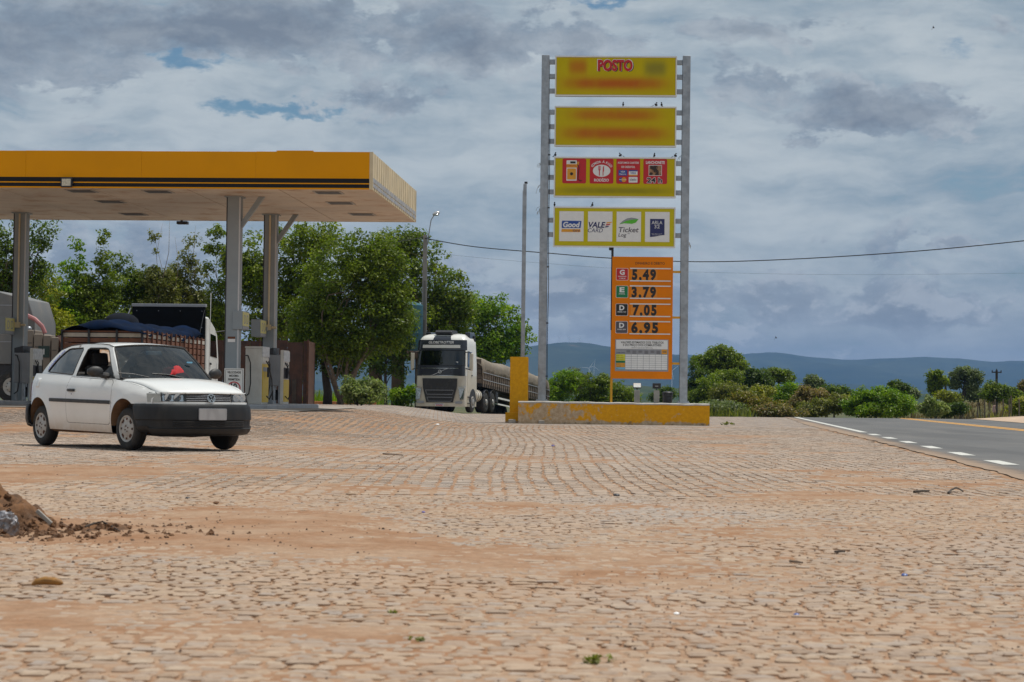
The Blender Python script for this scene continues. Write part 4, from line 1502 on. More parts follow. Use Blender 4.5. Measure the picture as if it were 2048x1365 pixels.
flood(-7.02, -.055, CZ0 + .105, 'square black floodlight fixed to the striped canopy fascia')
e = empty('floodlight', canopy_world(-6.35, CDEP + .12, CZ0 - .05), -CA)
tag(e, 'flat black floodlight under the rear edge of the canopy', 'floodlight')
MB().box(-.15, .15, -.1, .1, -.05, .03).build('housing', M['dark_steel'], e, bevel=.01)
MB().box(-.03, .03, -.13, -.101, -.01, .06).build('bracket', M['dark_steel'], e)

# ------------------------------------------------------------------ pump islands and dispensers
kerb = material('island_kerb', (.34, .35, .37), .8, 0, .1, 2, .2, 20, .3, (.2, .15, .11))
for x, lab in ((-3.48, 'low grey concrete pump island under the right canopy columns'), (-10.6, 'low grey concrete pump island at the far left')):
    p0 = canopy_world(x, 4.5, 0)
    e = empty('pump_island', (p0.x, p0.y, CZG), -CA)
    tag(e, lab, 'kerb')
    MB().box(-1.0, 1.03, -3.7, 3.9, -.1, .11).build('slab', kerb, e, bevel=.03)
white_p = material('pump_white', (.62, .60, .55), .45, 0, .07, 3, 0, 3, .3, (.40, .33, .25))
grey_p = material('pump_grey', (.25, .26, .28), .45, .1, .08, 3, 0, 3, .2, (.2, .16, .12))
yel_p = material('pump_yellow', (.62, .43, .02), .45, 0, .08)
foil = material('crinkled_foil', (.60, .60, .60), .35, .3, .25, 14, .8, 18)


def pump(x, y, label, body, style):
    p0 = canopy_world(x, y, CZG + .11)
    e = empty('fuel_pump', p0, -CA)
    tag(e, label, 'fuel pump')
    if style == 'white':
        MB().box(-.21, .20, -.42, .42, 0, 1.36).build('cabinet', body, e, bevel=.015)
        MB().box(.201, .215, -.40, .40, .05, .98).build('front_panel', yel_p, e)
        MB().box(.216, .222, -.36, .36, .80, .90).build('display', M['grey_print'], e)
        MB().box(.201, .213, -.40, .40, 1.0, 1.14).build('front_panel', white_p, e)
        MB().box(.201, .225, -.43, .43, 1.15, 1.40).build('valance', foil, e)
        MB().box(-.22, .2, -.43, .43, 1.361, 1.40).build('top', white_p, e)
    else:
        MB().box(-.23, .18, -.42, .42, .46, 1.24).build('cabinet', body, e, bevel=.015)
        lg = MB()
        for a in (-.20, .13):
            for c in (-.38, .34):
                lg.box(a, a + .045, c, c + .045, 0, .459)
        lg.build('frame', M['galvanised'], e)
        MB().box(.181, .26, -.42, .42, 0, 1.36).build('front_panel', white_p, e, bevel=.008)
        MB().box(.2605, .268, -.38, .38, .06, .62).build('front_panel', yel_p, e)
        MB().box(.2605, .27, -.38, .38, .64, .92).build('display', M['dark_steel'], e)
        MB().box(.2605, .275, -.42, .42, 1.08, 1.34).build('valance', foil, e)
        t_ = MB().add([(-.23, -.42, 1.2405), (.0, -.42, 1.2405), (.0, -.42, 1.42), (-.23, -.42, 1.36), (-.23, .42, 1.2405), (.0, .42, 1.2405), (.0, .42, 1.42), (-.23, .42, 1.36)],
                      [(0, 1, 2, 3), (7, 6, 5, 4), (0, 4, 5, 1), (3, 2, 6, 7), (0, 3, 7, 4), (1, 5, 6, 2)])
        t_.build('top_tray', M['dark_steel'], e)
        MB().lathe([(.09, .1), (.11, .12), (.11, .30), (.05, .36)], 12).build('motor', M['dark_steel'], e, smooth=True)
        MB().tube([(.02, -.3, .05), (.02, -.3, .46)], .03, 8).build('pipe', M['galvanised'], e)
    MB().tube([(-.19, -.45, 1.18), (-.13, -.50, 1.17), (-.07, -.50, 1.0), (-.06, -.5, .5), (-.10, -.5, .25), (-.2, -.46, .18)], .016, 6).build('hose', M['black_rubber'], e, smooth=True)
    MB().tube([(.26, -.2, 1.05), (.33, -.25, .95), (.42, -.3, .6), (.44, -.3, .3), (.36, -.25, .12), (.28, -.2, .2)], .016, 6).build('hose', M['black_rubber'], e, smooth=True)
    nz = MB().box(.27, .33, -.13, -.05, .66, .90)
    nz.tube([(.30, -.09, .88), (.33, -.12, .98), (.30, -.17, 1.04)], .014, 6)
    nz.build('nozzle', M['dark_steel'], e)
    return e


pump(-3.19, 3.35, 'white fuel pump with yellow front, just right of the front column', white_p, 'white')
pump(-3.08, 5.35, 'grey cabinet fuel pump with hanging hose, before the rear right column', grey_p, 'grey')
pump(-10.72, 4.6, 'white fuel pump with looping hose at the left edge', white_p, 'white')
pump(-9.75, 6.2, 'dark grey fuel pump in the shade behind the white car', grey_p, 'grey')

# speed limit sign
w = W(468, 763, 48.9)
e = empty('speed_sign', (w.x, w.y, gz(w.x, w.y)), R(3))
tag(e, 'white speed limit sign reading 10 KM in front of the column', 'sign')
zc = w.z - gz(w.x, w.y) - .03
MB().box(-.02, .02, .01, .05, 0, zc - .2).build('post', M['galvanised'], e)
MB().box(-.225, .225, -.006, .008, zc - .33, zc + .33).build('plate', M['white_paint'], e)
fr = MB()
for x0, x1, z0, z1 in ((-.2, .2, .296, .303), (-.2, .2, -.303, -.296), (-.203, -.196, -.303, .303), (.196, .203, -.303, .303)):
    fr.box(x0, x1, -.009, -.0062, zc + z0, zc + z1)
fr.build('border', M['black_print'], e)
for s_, z, ww in (('VELOCIDADE', .215, .31), ('MÁXIMA', .135, .22), ('PERMITIDA', .05, .27)):
    text_part(s_, e, M['black_print'], 0, zc + z, -.0065, ww, .047, .03)
ring = MB()
n = 40
for i in range(n):
    a0, a1 = 2 * math.pi * i / n, 2 * math.pi * (i + 1) / n
    ring.prism([(.155 * math.cos(a0), zc - .13 + .155 * math.sin(a0)), (.155 * math.cos(a1), zc - .13 + .155 * math.sin(a1)),
                (.13 * math.cos(a1), zc - .13 + .13 * math.sin(a1)), (.13 * math.cos(a0), zc - .13 + .13 * math.sin(a0))], -.0095, -.0065, 'y')
ring.build('ring', M['red_print'], e)
text_part('10', e, M['black_print'], .0, zc - .145, -.0065, .14, .125, .04)
text_part('KM', e, M['black_print'], .0, zc - .225, -.0065, .095, .05, .03)

# ------------------------------------------------------------------ white hatchback
def pip(p, poly):
    x, y = p
    c = False
    j = len(poly) - 1
    for i in range(len(poly)):
        xi, yi = poly[i]
        xj, yj = poly[j]
        if (yi > y) != (yj > y) and x < (xj - xi) * (y - yi) / (yj - yi) + xi:
            c = not c
        j = i
    return c


def densify(poly, d, closed=True):
    out = []
    n = len(poly)
    for i in range(n if closed else n - 1):
        a, b = poly[i], poly[(i + 1) % n]
        k = max(1, int(math.hypot(b[0] - a[0], b[1] - a[1]) / d + .5))
        out += [(a[0] + (b[0] - a[0]) * j / k, a[1] + (b[1] - a[1]) * j / k) for j in range(k)]
    if not closed:
        out.append(poly[-1])
    return out


def cdt_sheet(outer, holes, fn, d=.05):
    """triangulated sheet over a flat outline with holes, lifted to 3-D by fn"""
    polys = [densify(outer, d)] + [densify(h, d) for h in holes]
    vs, es = [], []
    for p in polys:
        b = len(vs)
        vs += [Vector(q) for q in p]
        es += [(b + i, b + (i + 1) % len(p)) for i in range(len(p))]
    x0, x1 = min(p[0] for p in polys[0]), max(p[0] for p in polys[0])
    z0, z1 = min(p[1] for p in polys[0]), max(p[1] for p in polys[0])
    edge = np.array([[q[0], q[1]] for p in polys for q in p])
    zz = z0 + d * .5
    k = 0
    while zz < z1:
        xx = x0 + d * (.5 if k % 2 else .25)
        while xx < x1:
            if pip((xx, zz), polys[0]) and not any(pip((xx, zz), h) for h in polys[1:]) and np.min(np.hypot(edge[:, 0] - xx, edge[:, 1] - zz)) > d * .55:
                vs.append(Vector((xx, zz)))
            xx += d
        zz += d
        k += 1
    v2, _, f2, *_ = delaunay_2d_cdt(vs, es, [], 0, 1e-6)
    fs = []
    for f in f2:
        c = (sum(v2[i].x for i in f) / len(f), sum(v2[i].y for i in f) / len(f))
        if pip(c, polys[0]) and not any(pip(c, h) for h in polys[1:]):
            fs.append(tuple(f))
    used = sorted({i for f in fs for i in f})
    mp = {u: i for i, u in enumerate(used)}
    mb = MB()
    mb.add([fn(v2[u].x, v2[u].y) for u in used], [tuple(mp[i] for i in f) for f in fs])
    return mb


def lerp_tab(t, x):
    return float(np.interp(x, [a for a, _ in t], [b for _, b in t]))


PLAN = [(-1.78, .62), (-1.70, .70), (-1.6, .755), (-1.45, .79), (-1.2, .81), (-.8, .82), (.5, .82), (1.0, .815), (1.3, .805), (1.5, .785), (1.65, .76), (1.75, .725), (1.85, .67)]
SECT = [(.18, .925), (.24, .95), (.32, .97), (.45, .99), (.60, 1.0), (.72, .998), (.80, .990), (.84, .978), (.88, .955), (.92, .925), (.955, .895)]
TOPL = [(-1.7, .995), (-1.58, .995), (-1.2, .99), (-.3, .955), (.79, .915), (.88, .912), (1.0, .902), (1.2, .877), (1.45, .835), (1.62, .80), (1.80, .752), (1.9, .73)]


def smooth_tab(t, lo, hi, n=200, k=9):
    xs = np.linspace(lo, hi, n)
    ys = np.interp(xs, [a for a, _ in t], [b for _, b in t])
    yp = np.pad(ys, k // 2, 'edge')
    return list(zip(xs, np.convolve(yp, np.ones(k) / k, 'valid')))


PLAN = smooth_tab(PLAN, -1.78, 1.85, 160, 13)
SECT = smooth_tab(SECT, .18, .955, 120, 9)
ARCH = (-1.235, 1.235)
AR, AZ = .335, .33


def side_y(x, z):
    top = lerp_tab(TOPL, x)
    zz = z if z < .55 else .55 + (z - .55) * (.955 - .55) / max(.05, top - .55)
    y = lerp_tab(PLAN, x) * lerp_tab(SECT, zz)
    for c in ARCH:
        d = math.hypot(x - c, z - AZ)
        y += .016 * math.exp(-((d - AR - .01) / .05) ** 2)
    return y


def house_y(x, z):
    t = max(0, min(1, (z - .93) / .45))
    y = .733 - .20 * t ** 1.12
    if x < -.75:
        y -= .11 * ((-.75 - x) / .80) ** 2
    if x > .35:
        y -= .055 * ((x - .35) / .53) ** 1.4 * (1 - .4 * t)
    return y


def make_car():
    paint = bpy.data.materials.new('car_white')
    paint.use_nodes = True
    t = NT(paint.node_tree)
    tc = t.n('ShaderNodeTexCoord').outputs['Object']
    s = t.n('ShaderNodeSeparateXYZ')
    t.set(s.inputs[0], tc)
    n = t.noise(tc, 5, 7, .65)
    n2 = t.noise(tc, 1.7, 4, .5)
    dirt = t.m('MULTIPLY', t.ramp(t.m('ADD', s.outputs[2], t.m('MULTIPLY', n, .22)), .28, .58, 1.0, 0.0), .75)
    col = t.mix(t.ramp(n2, .3, .7), (.70, .70, .68), (.76, .76, .745))
    col = t.mix(t.m('MULTIPLY', dirt, t.ramp(n, .3, .6, .35, 1)), col, (.42, .27, .15))
    b_ = t.n('ShaderNodeBsdfPrincipled', {'Base Color': col, 'Roughness': .38, 'Coat Weight': .6, 'Coat Roughness': .06})
    t.set(b_.inputs['Roughness'], t.ramp(dirt, 0, .6, .33, .75))
    t.set(t.n('ShaderNodeOutputMaterial').inputs[0], b_)
    bump_m = material('bumper_plastic', (.014, .015, .017), .5, 0, .15, 6, .12, 90, .25, (.06, .05, .04), spec=.35)
    rubber, dark = M['black_rubber'], M['black_plastic']
    inner = material('car_interior', (.035, .033, .032), .8, 0, .2, 5)
    liner = material('arch_mud', (.20, .115, .06), .9, 0, .35, 5, .4, 18)
    chrome = material('chrome', (.6, .6, .6), .18, 1.0, .05)
    silver = material('wheel_silver', (.42, .41, .39), .42, .25, .12, 8, .1, 30, .5, (.20, .12, .07))
    lens = glass_material('lamp_glass', (.88, .90, .92))
    amber = material('corner_lens', (.36, .36, .33), .2, 0, .1, 20, 0, 3, 0, coat=1.0)
    w = W(258, 900, 27.1)
    head = R(38.4)
    fwd = Vector((math.sin(head), -math.cos(head), 0))
    lft = Vector((math.cos(head), math.sin(head), 0))
    rz = math.atan2(fwd.y, fwd.x)
    org = Vector((w.x, w.y, 0)) - fwd * 1.235 + lft * .72
    car = empty('parked_car', (org.x, org.y, gz(org.x, org.y) + .002), rz)
    tag(car, 'white two-door hatchback with black bumpers on the stone setts', 'car')

    def arc(c, a0, a1, k=16):
        return [(c + AR * math.cos(R(a0 + (a1 - a0) * i / k)), AZ + AR * math.sin(R(a0 + (a1 - a0) * i / k))) for i in range(k + 1)]
    fz, rzv = .60, .56
    af = math.degrees(math.asin((fz - AZ) / AR))
    ar_ = 180 - math.degrees(math.asin((rzv - AZ) / AR))
    top = [(1.80, .752), (1.62, .80), (1.45, .835), (1.2, .877), (1.0, .902), (.88, .912), (.79, .915), (-.3, .955), (-1.2, .99), (-1.58, .995)]
    rear = [(-1.64, .86), (-1.68, .70), (-1.69, .56)]
    outer = [(-.895, .235), (.895, .215)] + arc(1.235, 180, af) + [(1.80, fz)] + top + rear + arc(-1.235, ar_, 0)
    door = [(-.37, .36), (-.33, .335), (.80, .325), (.86, .35), (.885, .5), (.895, .75), (.86, .862), (.80, .9155 - .014), (-.25, .952 - .014), (-.365, .956 - .014), (-.385, .6)]
    gap = .005
    cxd = sum(p[0] for p in door) / len(door)
    czd = sum(p[1] for p in door) / len(door)
    hole = [(cxd + (p[0] - cxd) * (1 + gap / .55), czd + (p[1] - czd) * (1 + gap / .28)) for p in door]
    hole = [(x, min(z, lerp_tab(TOPL, x) - .003)) for x, z in hole]
    house_out = [(.88, .912), (.66, 1.135), (.42, 1.335), (.30, 1.358), (.1, 1.372), (-.4, 1.382), (-.80, 1.365), (-1.08, 1.31), (-1.30, 1.185), (-1.48, 1.07), (-1.58, .995), (-1.2, .99), (-.3, .955), (.79, .915)]
    win_d = [(-.27, .962), (.74, .935), (.70, .985), (.40, 1.275), (.33, 1.315), (.24, 1.33), (-.20, 1.335), (-.255, 1.31), (-.27, 1.2)]
    win_q = [(-1.19, 1.013), (-1.25, 1.02), (-1.24, 1.045), (-1.06, 1.19), (-.89, 1.295), (-.82, 1.325), (-.74, 1.335), (-.42, 1.34), (-.385, 1.31), (-.385, .985), (-.40, .975)]

    def shrink(poly, k):
        cx_ = sum(p[0] for p in poly) / len(poly)
        cz_ = sum(p[1] for p in poly) / len(poly)
        return [(cx_ + (x - cx_) * (1 - k / .4), cz_ + (z - cz_) * (1 - k / .18)) for x, z in poly]
    for sd in (-1, 1):
        o = cdt_sheet(outer, [hole], lambda x, z: (x, sd * side_y(x, z), z), .045).build('body_side', paint, car, smooth=True, angle=50)
        d = cdt_sheet(door, [], lambda x, z: (x, sd * (side_y(x, z) + .001), z), .045).build('door', paint, car, smooth=True, angle=50)
        h = MB()
        zz = .765
        hy = side_y(-.24, zz)
        h.box(-.31, -.13, min(sd * hy, sd * (hy + .03)), max(sd * hy, sd * (hy + .03)), zz - .018, zz + .02)
        h.build('handle', dark, d, bevel=.008)
        MB().lathe([(.012, 0), (.012, .006)], 10, Matrix.Translation((-.22, sd * (side_y(-.22, .72) - .002), .715)) @ Matrix.Rotation(R(90 if sd < 0 else -90), 4, 'X')).build('lock', chrome, d)
        # dark seam behind the door gap
        cdt_sheet([(x + (x - cxd) * .02, min(z + (z - czd) * .03, lerp_tab(TOPL, x) - .012)) for x, z in door], [], lambda x, z: (x, sd * (side_y(x, z) - .02), z), .07).build('door_jamb', inner, car, smooth=True)
        # greenhouse side with window openings
        cdt_sheet(house_out, [win_d, win_q], lambda x, z: (x, sd * house_y(x, z), z), .045).build('pillar_frame', paint, car, smooth=True, angle=50, solid=.0)
        q = cdt_sheet(win_q, [], lambda x, z: (x, sd * (house_y(x, z) - .008), z), .08).build('quarter_window', M['dark_glass'], car, smooth=True)
        for poly in (win_d, win_q):
            pts = densify(poly, .05)
            pts.append(pts[0])
            MB().tube([(x, sd * (house_y(x, z) - .002), z) for x, z in pts], .009, 5, cap=False).build('window_seal', dark, car, smooth=True)
        # door glass is wound down on the near side, up on the far side
        if sd > 0:
            cdt_sheet(win_d, [], lambda x, z: (x, sd * (house_y(x, z) - .01), z), .08).build('door_window', M['clear_glass'], car, smooth=True)
        # mirror sail and mirror
        MB().add([(.78, sd * (house_y(.78, .93) + .004), .925), (.40, sd * (house_y(.4, .94) + .004), .94), (.58, sd * (house_y(.58, 1.10) + .004), 1.10), (.70, sd * (house_y(.7, 1.0) + .004), 1.0)], [(0, 1, 2, 3)]).build('mirror_sail', dark, car, solid=.01)
        mr = MB()
        mr.ball((0, 0, 0), .05, .108, .072, 16, 10, Matrix.Translation((.62, sd * .90, 1.01)) @ Matrix.Rotation(R(sd * 12), 4, 'Z'))
        mr.tube([(.62, sd * .72, .955), (.62, sd * .80, .965), (.62, sd * .86, .985)], [.045, .04, .035], 8)
        m_ = mr.build('wing_mirror', dark, car, smooth=True)
        MB().ball((0, 0, 0), .008, .09, .06, 14, 8, Matrix.Translation((.568, sd * .90, 1.01)) @ Matrix.Rotation(R(sd * 12), 4, 'Z')).build('mirror_glass', chrome, m_, smooth=True)
        # rubbing strip
        rs = MB()
        pts = [(x, sd * (side_y(x, .625 - (x + 0.2) * .012) + .004), .625 - (x + .2) * .012) for x in np.linspace(-.86, .875, 24)]
        rs.sheet([[(p[0], p[1], p[2] - .024) for p in pts], [(p[0], p[1] + sd * .013, p[2] - .017) for p in pts], [(p[0], p[1] + sd * .013, p[2] + .017) for p in pts], [(p[0], p[1], p[2] + .024) for p in pts]])
        rs.build('rubbing_strip', dark, car, smooth=True, angle=30)
        # sill below the doors, mud stained
        pts = np.linspace(-.90, .90, 20)
        MB().sheet([[(x, sd * (side_y(x, .24) - .001), .236 - (x + .9) * .011) for x in pts], [(x, sd * .70, .20) for x in pts], [(x, sd * .5, .19) for x in pts]]).build('sill', liner, car, smooth=True)
        # wheel arch liners
        for c in ARCH:
            k = 18
            ln = MB()
            ln.sheet([[(c + (AR + .012) * math.cos(math.pi * i / k) * 1.0, sd * (side_y(c + AR * math.cos(math.pi * i / k), AZ + AR * math.sin(math.pi * i / k)) - .004 if yy else .48), AZ - .02 + (AR + .015) * math.sin(math.pi * i / k)) for i in range(k + 1)] for yy in (1, 0)])
            ln.prism([(x_, max(z_, .21)) for x_, z_ in ellipse(c, AZ - .02, AR + .012, AR + .012, 25) if z_ > .12], sd * .47, sd * .48, 'y')
            ln.build('wheel_arch', liner, car, smooth=True, angle=40)
    # fuel flap and sticker on the near side
    cdt_sheet(rrect(-1.36, -1.24, .80, .93, .02), [], lambda x, z: (x, -(side_y(x, z) + .004), z), .04).build('fuel_flap', paint, car, smooth=True, solid=.004)
    st = bpy.data.materials.new('blue_sticker')
    st.use_nodes = True
    t = NT(st.node_tree)
    nn = t.noise(t.scalev(t.n('ShaderNodeTexCoord').outputs['Object'], (40, 40, 60)), 1.0, 4, .7)
    bs = t.n('ShaderNodeBsdfPrincipled', {'Base Color': t.mix(t.ramp(nn, .47, .53), (.05, .09, .45), (.60, .62, .72)), 'Roughness': .4})
    t.set(t.n('ShaderNodeOutputMaterial').inputs[0], bs)
    cdt_sheet([(-1.265, 1.04), (-1.33, 1.055), (-1.15, 1.20), (-.975, 1.315), (-.915, 1.312), (-1.085, 1.20)], [], lambda x, z: (x, -(house_y(x, z) + .003), z), .05).build('sticker', st, car)
    # roof
    edge = [(.42, 1.335), (.30, 1.358), (.1, 1.372), (-.15, 1.378), (-.4, 1.382), (-.6, 1.378), (-.80, 1.365), (-1.08, 1.31)]
    rows_ = []
    for i, (x, z) in enumerate(edge):
        hy = house_y(x, z)
        row = []
        for v in np.linspace(-1, 1, 17):
            fx = x + (.05 * (1 - v * v) if i == 0 else (.025 * (1 - v * v) if i == 1 else (-.10 * (1 - v * v) if i == len(edge) - 1 else 0)))
            row.append((fx, hy * v, z + .042 * (1 - abs(v) ** 2.6)))
        rows_.append(row)
    MB().sheet(rows_).build('roof', paint, car, smooth=True, angle=60, solid=.01)
    for sd in (-1, 1):
        MB().tube([(x, sd * (house_y(x, z) - .012), z + .014) for x, z in edge], .007, 5).build('gutter', dark, car, smooth=True)
    # tailgate
    te = [(-1.08, 1.31), (-1.30, 1.185), (-1.48, 1.07), (-1.58, .995)]
    MB().sheet([[(x - .16 * (1 - v * v), house_y(x, z) * v, z + .04 * (1 - v * v)) for v in np.linspace(-1, 1, 13)] for x, z in te]).build('rear_window', M['dark_glass'], car, smooth=True)
    te = [(-1.58, .994), (-1.64, .86), (-1.68, .70), (-1.69, .56)]
    MB().sheet([[(x - .20 * (1 - abs(v) ** 2.5), side_y(x, min(z, .995)) * v, z + .03 * (1 - v * v) * (z > .9)) for v in np.linspace(-1, 1, 13)] for x, z in te]).build('tailgate', paint, car, smooth=True)
    for sd in (-1, 1):
        tl = [(-1.605, .87), (-1.64, .76), (-1.67, .64)]
        MB().sheet([[(x - .012 - .20 * (1 - abs(v) ** 2.5), sd * (side_y(x, z) * v + .006), z) for v in np.linspace(.72, 1.0, 5)] for x, z in tl]).build('tail_light', material('tail_red', (.30, .01, .012), .25, 0, .1), car, smooth=True)
    # windscreen
    rows_ = []
    for tt in np.linspace(0, 1, 8):
        rows_.append([((.89 + (.42 - .89) * tt) + .085 * (1 - v * v) * (1 - .35 * tt), (.672 + (.525 - .672) * tt) * v, .925 + (1.343 - .925) * tt + .035 * tt * (1 - v * v) + .02 * math.sin(math.pi * tt)) for v in np.linspace(-1, 1, 13)])
    MB().sheet(rows_).build('windscreen', M['clear_glass'], car, smooth=True)
    ring_ = rows_[0] + [r_[-1] for r_ in rows_[1:]] + rows_[-1][::-1][1:] + [r_[0] for r_ in rows_[::-1][1:]]
    MB().tube(ring_, .014, 6, cap=False).build('windscreen_seal', rubber, car, smooth=True)
    for sd in (-1, 1):
        ap = [(.88, .912), (.77, 1.025), (.66, 1.135), (.54, 1.235), (.42, 1.335)]
        MB().sheet([[(x, sd * house_y(x, z), z) for x, z in ap], [(x + .012, sd * (house_y(x, z) - .02), z + .012) for x, z in ap], [r_[-1 if sd > 0 else 0] for r_ in (rows_[0], rows_[2], rows_[4], rows_[5], rows_[7])]]).build('front_pillar', paint, car, smooth=True, angle=80)
    # bonnet
    nose = [(1.72, .742), (1.80, .700), (1.92, .620), (1.985, .48), (2.02, .33), (2.055, .16), (2.07, 0)]
    nose_y = sorted([(y, x) for x, y in nose])

    def nose_x(y):
        return lerp_tab(nose_y, abs(y))
    P = []
    for tt in np.linspace(0, 1, 16):
        row = []
        for v in np.linspace(-1, 1, 21):
            y0, y1 = .69 * v, .64 * v
            xb = .90 + .10 * (1 - v * v)
            xf = min(nose_x(y1) - .035, 1.96 + .06 * (1 - v * v))
            zb = .915 + .022 * (1 - v * v)
            zf = .748 + .012 * (1 - v * v)
            x = xb + (xf - xb) * tt
            z = zb + (zf - zb) * tt + .042 * math.sin(math.pi * tt) ** .9 + .014 * (1 - abs(v) ** 3) * math.sin(math.pi * tt)
            if tt > .93:
                z -= .015 * (tt - .93) / .07
            z -= .02 * max(0, abs(v) - .9) / .1
            row.append((x, y0 + (y1 - y0) * tt, z))
        P.append(row)
    bon = MB().sheet(P)
    bon.build('bonnet', paint, car, smooth=True, angle=70, solid=.012)
    for sd in (-1, 1):       # wing tops between bonnet and side
        e1 = [p[-1] if sd > 0 else p[0] for p in P]
        MB().sheet([[(p[0], p[1] + sd * .006, p[2] - .004) for p in e1], [(p[0], sd * (side_y(min(p[0], 1.84), lerp_tab(TOPL, p[0]) - .002) + .001), lerp_tab(TOPL, p[0])) for p in e1]]).build('wing_top', paint, car, smooth=True, angle=80)
        MB().tube([(p[0], p[1] + sd * .002, p[2] - .006) for p in e1], .0055, 5).build('panel_gap', dark, car)
    cw_ = [(.90 + .10 * (1 - v * v), .69 * v, .905 + .022 * (1 - v * v)) for v in np.linspace(-1, 1, 13)]
    MB().sheet([[(x + .03, y, z) for x, y, z in cw_], [(x - .06, y * .97, z + .012) for x, y, z in cw_]]).build('scuttle', dark, car, smooth=True)
    for y0, dy in ((-.30, -.42), (.22, -.44)):
        MB().tube([(.965, y0, .945), (.93, y0 + dy * .5, .985), (.90, y0 + dy, .995)], .007, 5).build('wiper', dark, car)

    # nose: lamps, grille
    def band(ya, yb, z0, z1, inset, lean, k=10, mt=None, name='x', parent=None, rows=4, solid=0.0):
        ys = np.linspace(ya, yb, k)
        return MB().sheet([[(nose_x(y) - inset - lean * (z - z0), y, z) for y in ys] for z in np.linspace(z0, z1, rows)]).build(name, mt, parent or car, smooth=True, angle=60, solid=solid)
    band(-.742, .742, .59, .632, .012, .10, 40, paint, 'nose_panel')
    band(-.70, .70, .632, .75, .075, .25, 30, dark, 'nose_back')
    for sd in (-1, 1):
        ya, yb = sd * .62, sd * .335
        hl = band(ya, yb, .635, .742, .015, .30, 12, lens, 'headlight')
        band(ya, yb, .637, .738, .055, .25, 8, chrome, 'reflector', hl)
        for cy_ in (.545, .43):
            MB().lathe([(.052, 0), (.046, -.022), (.02, -.05)], 16, Matrix.Translation((nose_x(cy_) - .035, sd * cy_, .688)) @ Matrix.Rotation(R(90), 4, 'Y')).build('bulb_bowl', chrome, hl, smooth=True)
        for y in (ya, yb):
            MB().tube([(nose_x(y) - .010, y, .632), (nose_x(y) - .03, y, .69), (nose_x(y) - .042, y, .745)], .007, 5).build('lamp_rim', dark, hl)
        band(sd * .735, sd * .632, .625, .735, .006, .25, 8, amber, 'corner_lamp')
        band(sd * .64, sd * .32, .742, .752, .035, .2, 8, paint, 'lamp_brow')
    gr = MB()
    for z in (.645, .668, .691, .712):
        ys = np.linspace(-.32, .32, 12)
        gr.sheet([[(nose_x(y) - .028 - .3 * (z - .635), y, z) for y in ys], [(nose_x(y) - .018 - .3 * (z - .635), y, z + .004) for y in ys], [(nose_x(y) - .03 - .3 * (z - .635), y, z + .009) for y in ys]])
    gr.build('grille_bars', M['grey_print'], car, smooth=True, angle=40)
    # round emblem with V over W
    em = MB()
    exm = Matrix.Translation((2.058, 0, .678)) @ Matrix.Rotation(R(-14), 4, 'Y')
    rr = [(.058, 0), (.058, .008), (.049, .008), (.049, 0)]
    em.lathe(rr, 28, exm @ Matrix.Rotation(R(90), 4, 'Y'), closed=True)

    def stroke(a, b, wd=.009):
        d = Vector((b[0] - a[0], b[1] - a[1])).normalized()
        nx_, nz_ = -d.y * wd / 2, d.x * wd / 2
        em.prism([(a[0] + nx_, a[1] + nz_), (b[0] + nx_, b[1] + nz_), (b[0] - nx_, b[1] - nz_), (a[0] - nx_, a[1] - nz_)], .001, .007, 'x', exm)
    for a, b in (((-.024, .046), (0, .008)), ((.024, .046), (0, .008)), ((-.046, .018), (-.022, -.042)), ((-.022, -.042), (0, -.004)), ((0, -.004), (.022, -.042)), ((.022, -.042), (.046, .018))):
        stroke(a, b)
    em.build('emblem', chrome, car)
    MB().lathe([(.05, -.004), (.05, 0)], 24, exm @ Matrix.Rotation(R(90), 4, 'Y')).build('emblem_back', dark, car)

    # bumpers
    fb = [(1.50, .815), (1.58, .805), (1.68, .785), (1.80, .735), (1.92, .655), (1.995, .53), (2.045, .37), (2.08, .2), (2.092, 0)]
    prof = [(.605, -.045), (.600, -.012), (.585, .0), (.56, .008), (.50, .016), (.405, .020), (.392, .006), (.30, .004), (.288, .016), (.25, .004), (.215, -.03), (.20, -.09)]

    def bumper(path, prof, name, sgn=1):
        full = [(x, y) for x, y in path] + [(x, -y) for x, y in path[::-1][1:]]
        full = densify(full, .05, False)
        sheet = []
        nrm = []
        for i, (x, y) in enumerate(full):
            a, b = full[max(0, i - 1)], full[min(len(full) - 1, i + 1)]
            d = Vector((b[0] - a[0], b[1] - a[1])).normalized()
            nv = Vector((d.y, -d.x))
            if nv.x * x * sgn + nv.y * y * sgn < 0 and (nv.x * x + nv.y * y) < 0:
                nv = -nv
            nrm.append(nv)
        for z, off in prof:
            zlift = 0
            cut = .42 * max(0, .56 - z) * (1 if sgn > 0 and path[0][0] > 0 else 0)
            sheet.append([(x + nv.x * off + cut * max(0, 1.80 - x) / .30, y + nv.y * off, z + (.035 if z < .3 and abs(y) > .74 else 0)) for (x, y), nv in zip(full, nrm)])
        return MB().sheet(sheet).build(name, bump_m, car, smooth=True, angle=38, solid=.012)
    fbo = bumper(fb, prof, 'front_bumper')
    sl = MB()
    for z in (.318, .345, .372):
        ys = np.linspace(-.52, .52, 22)
        sl.sheet([[(lerp_tab(sorted([(y_, x_) for x_, y_ in fb]), abs(y)) + .012 - .0, y, z) for y in ys], [(lerp_tab(sorted([(y_, x_) for x_, y_ in fb]), abs(y)) + .022, y, z + .006) for y in ys], [(lerp_tab(sorted([(y_, x_) for x_, y_ in fb]), abs(y)) + .012, y, z + .012) for y in ys]])
    sl.build('intake_slats', dark, fbo, smooth=True)
    pm_ = bpy.data.materials.new('plate_grey')
    pm_.use_nodes = True
    t = NT(pm_.node_tree)
    nn = t.noise(t.scalev(t.n('ShaderNodeTexCoord').outputs['Object'], (1, 3.2, 1)), 3.0, 1, .4)
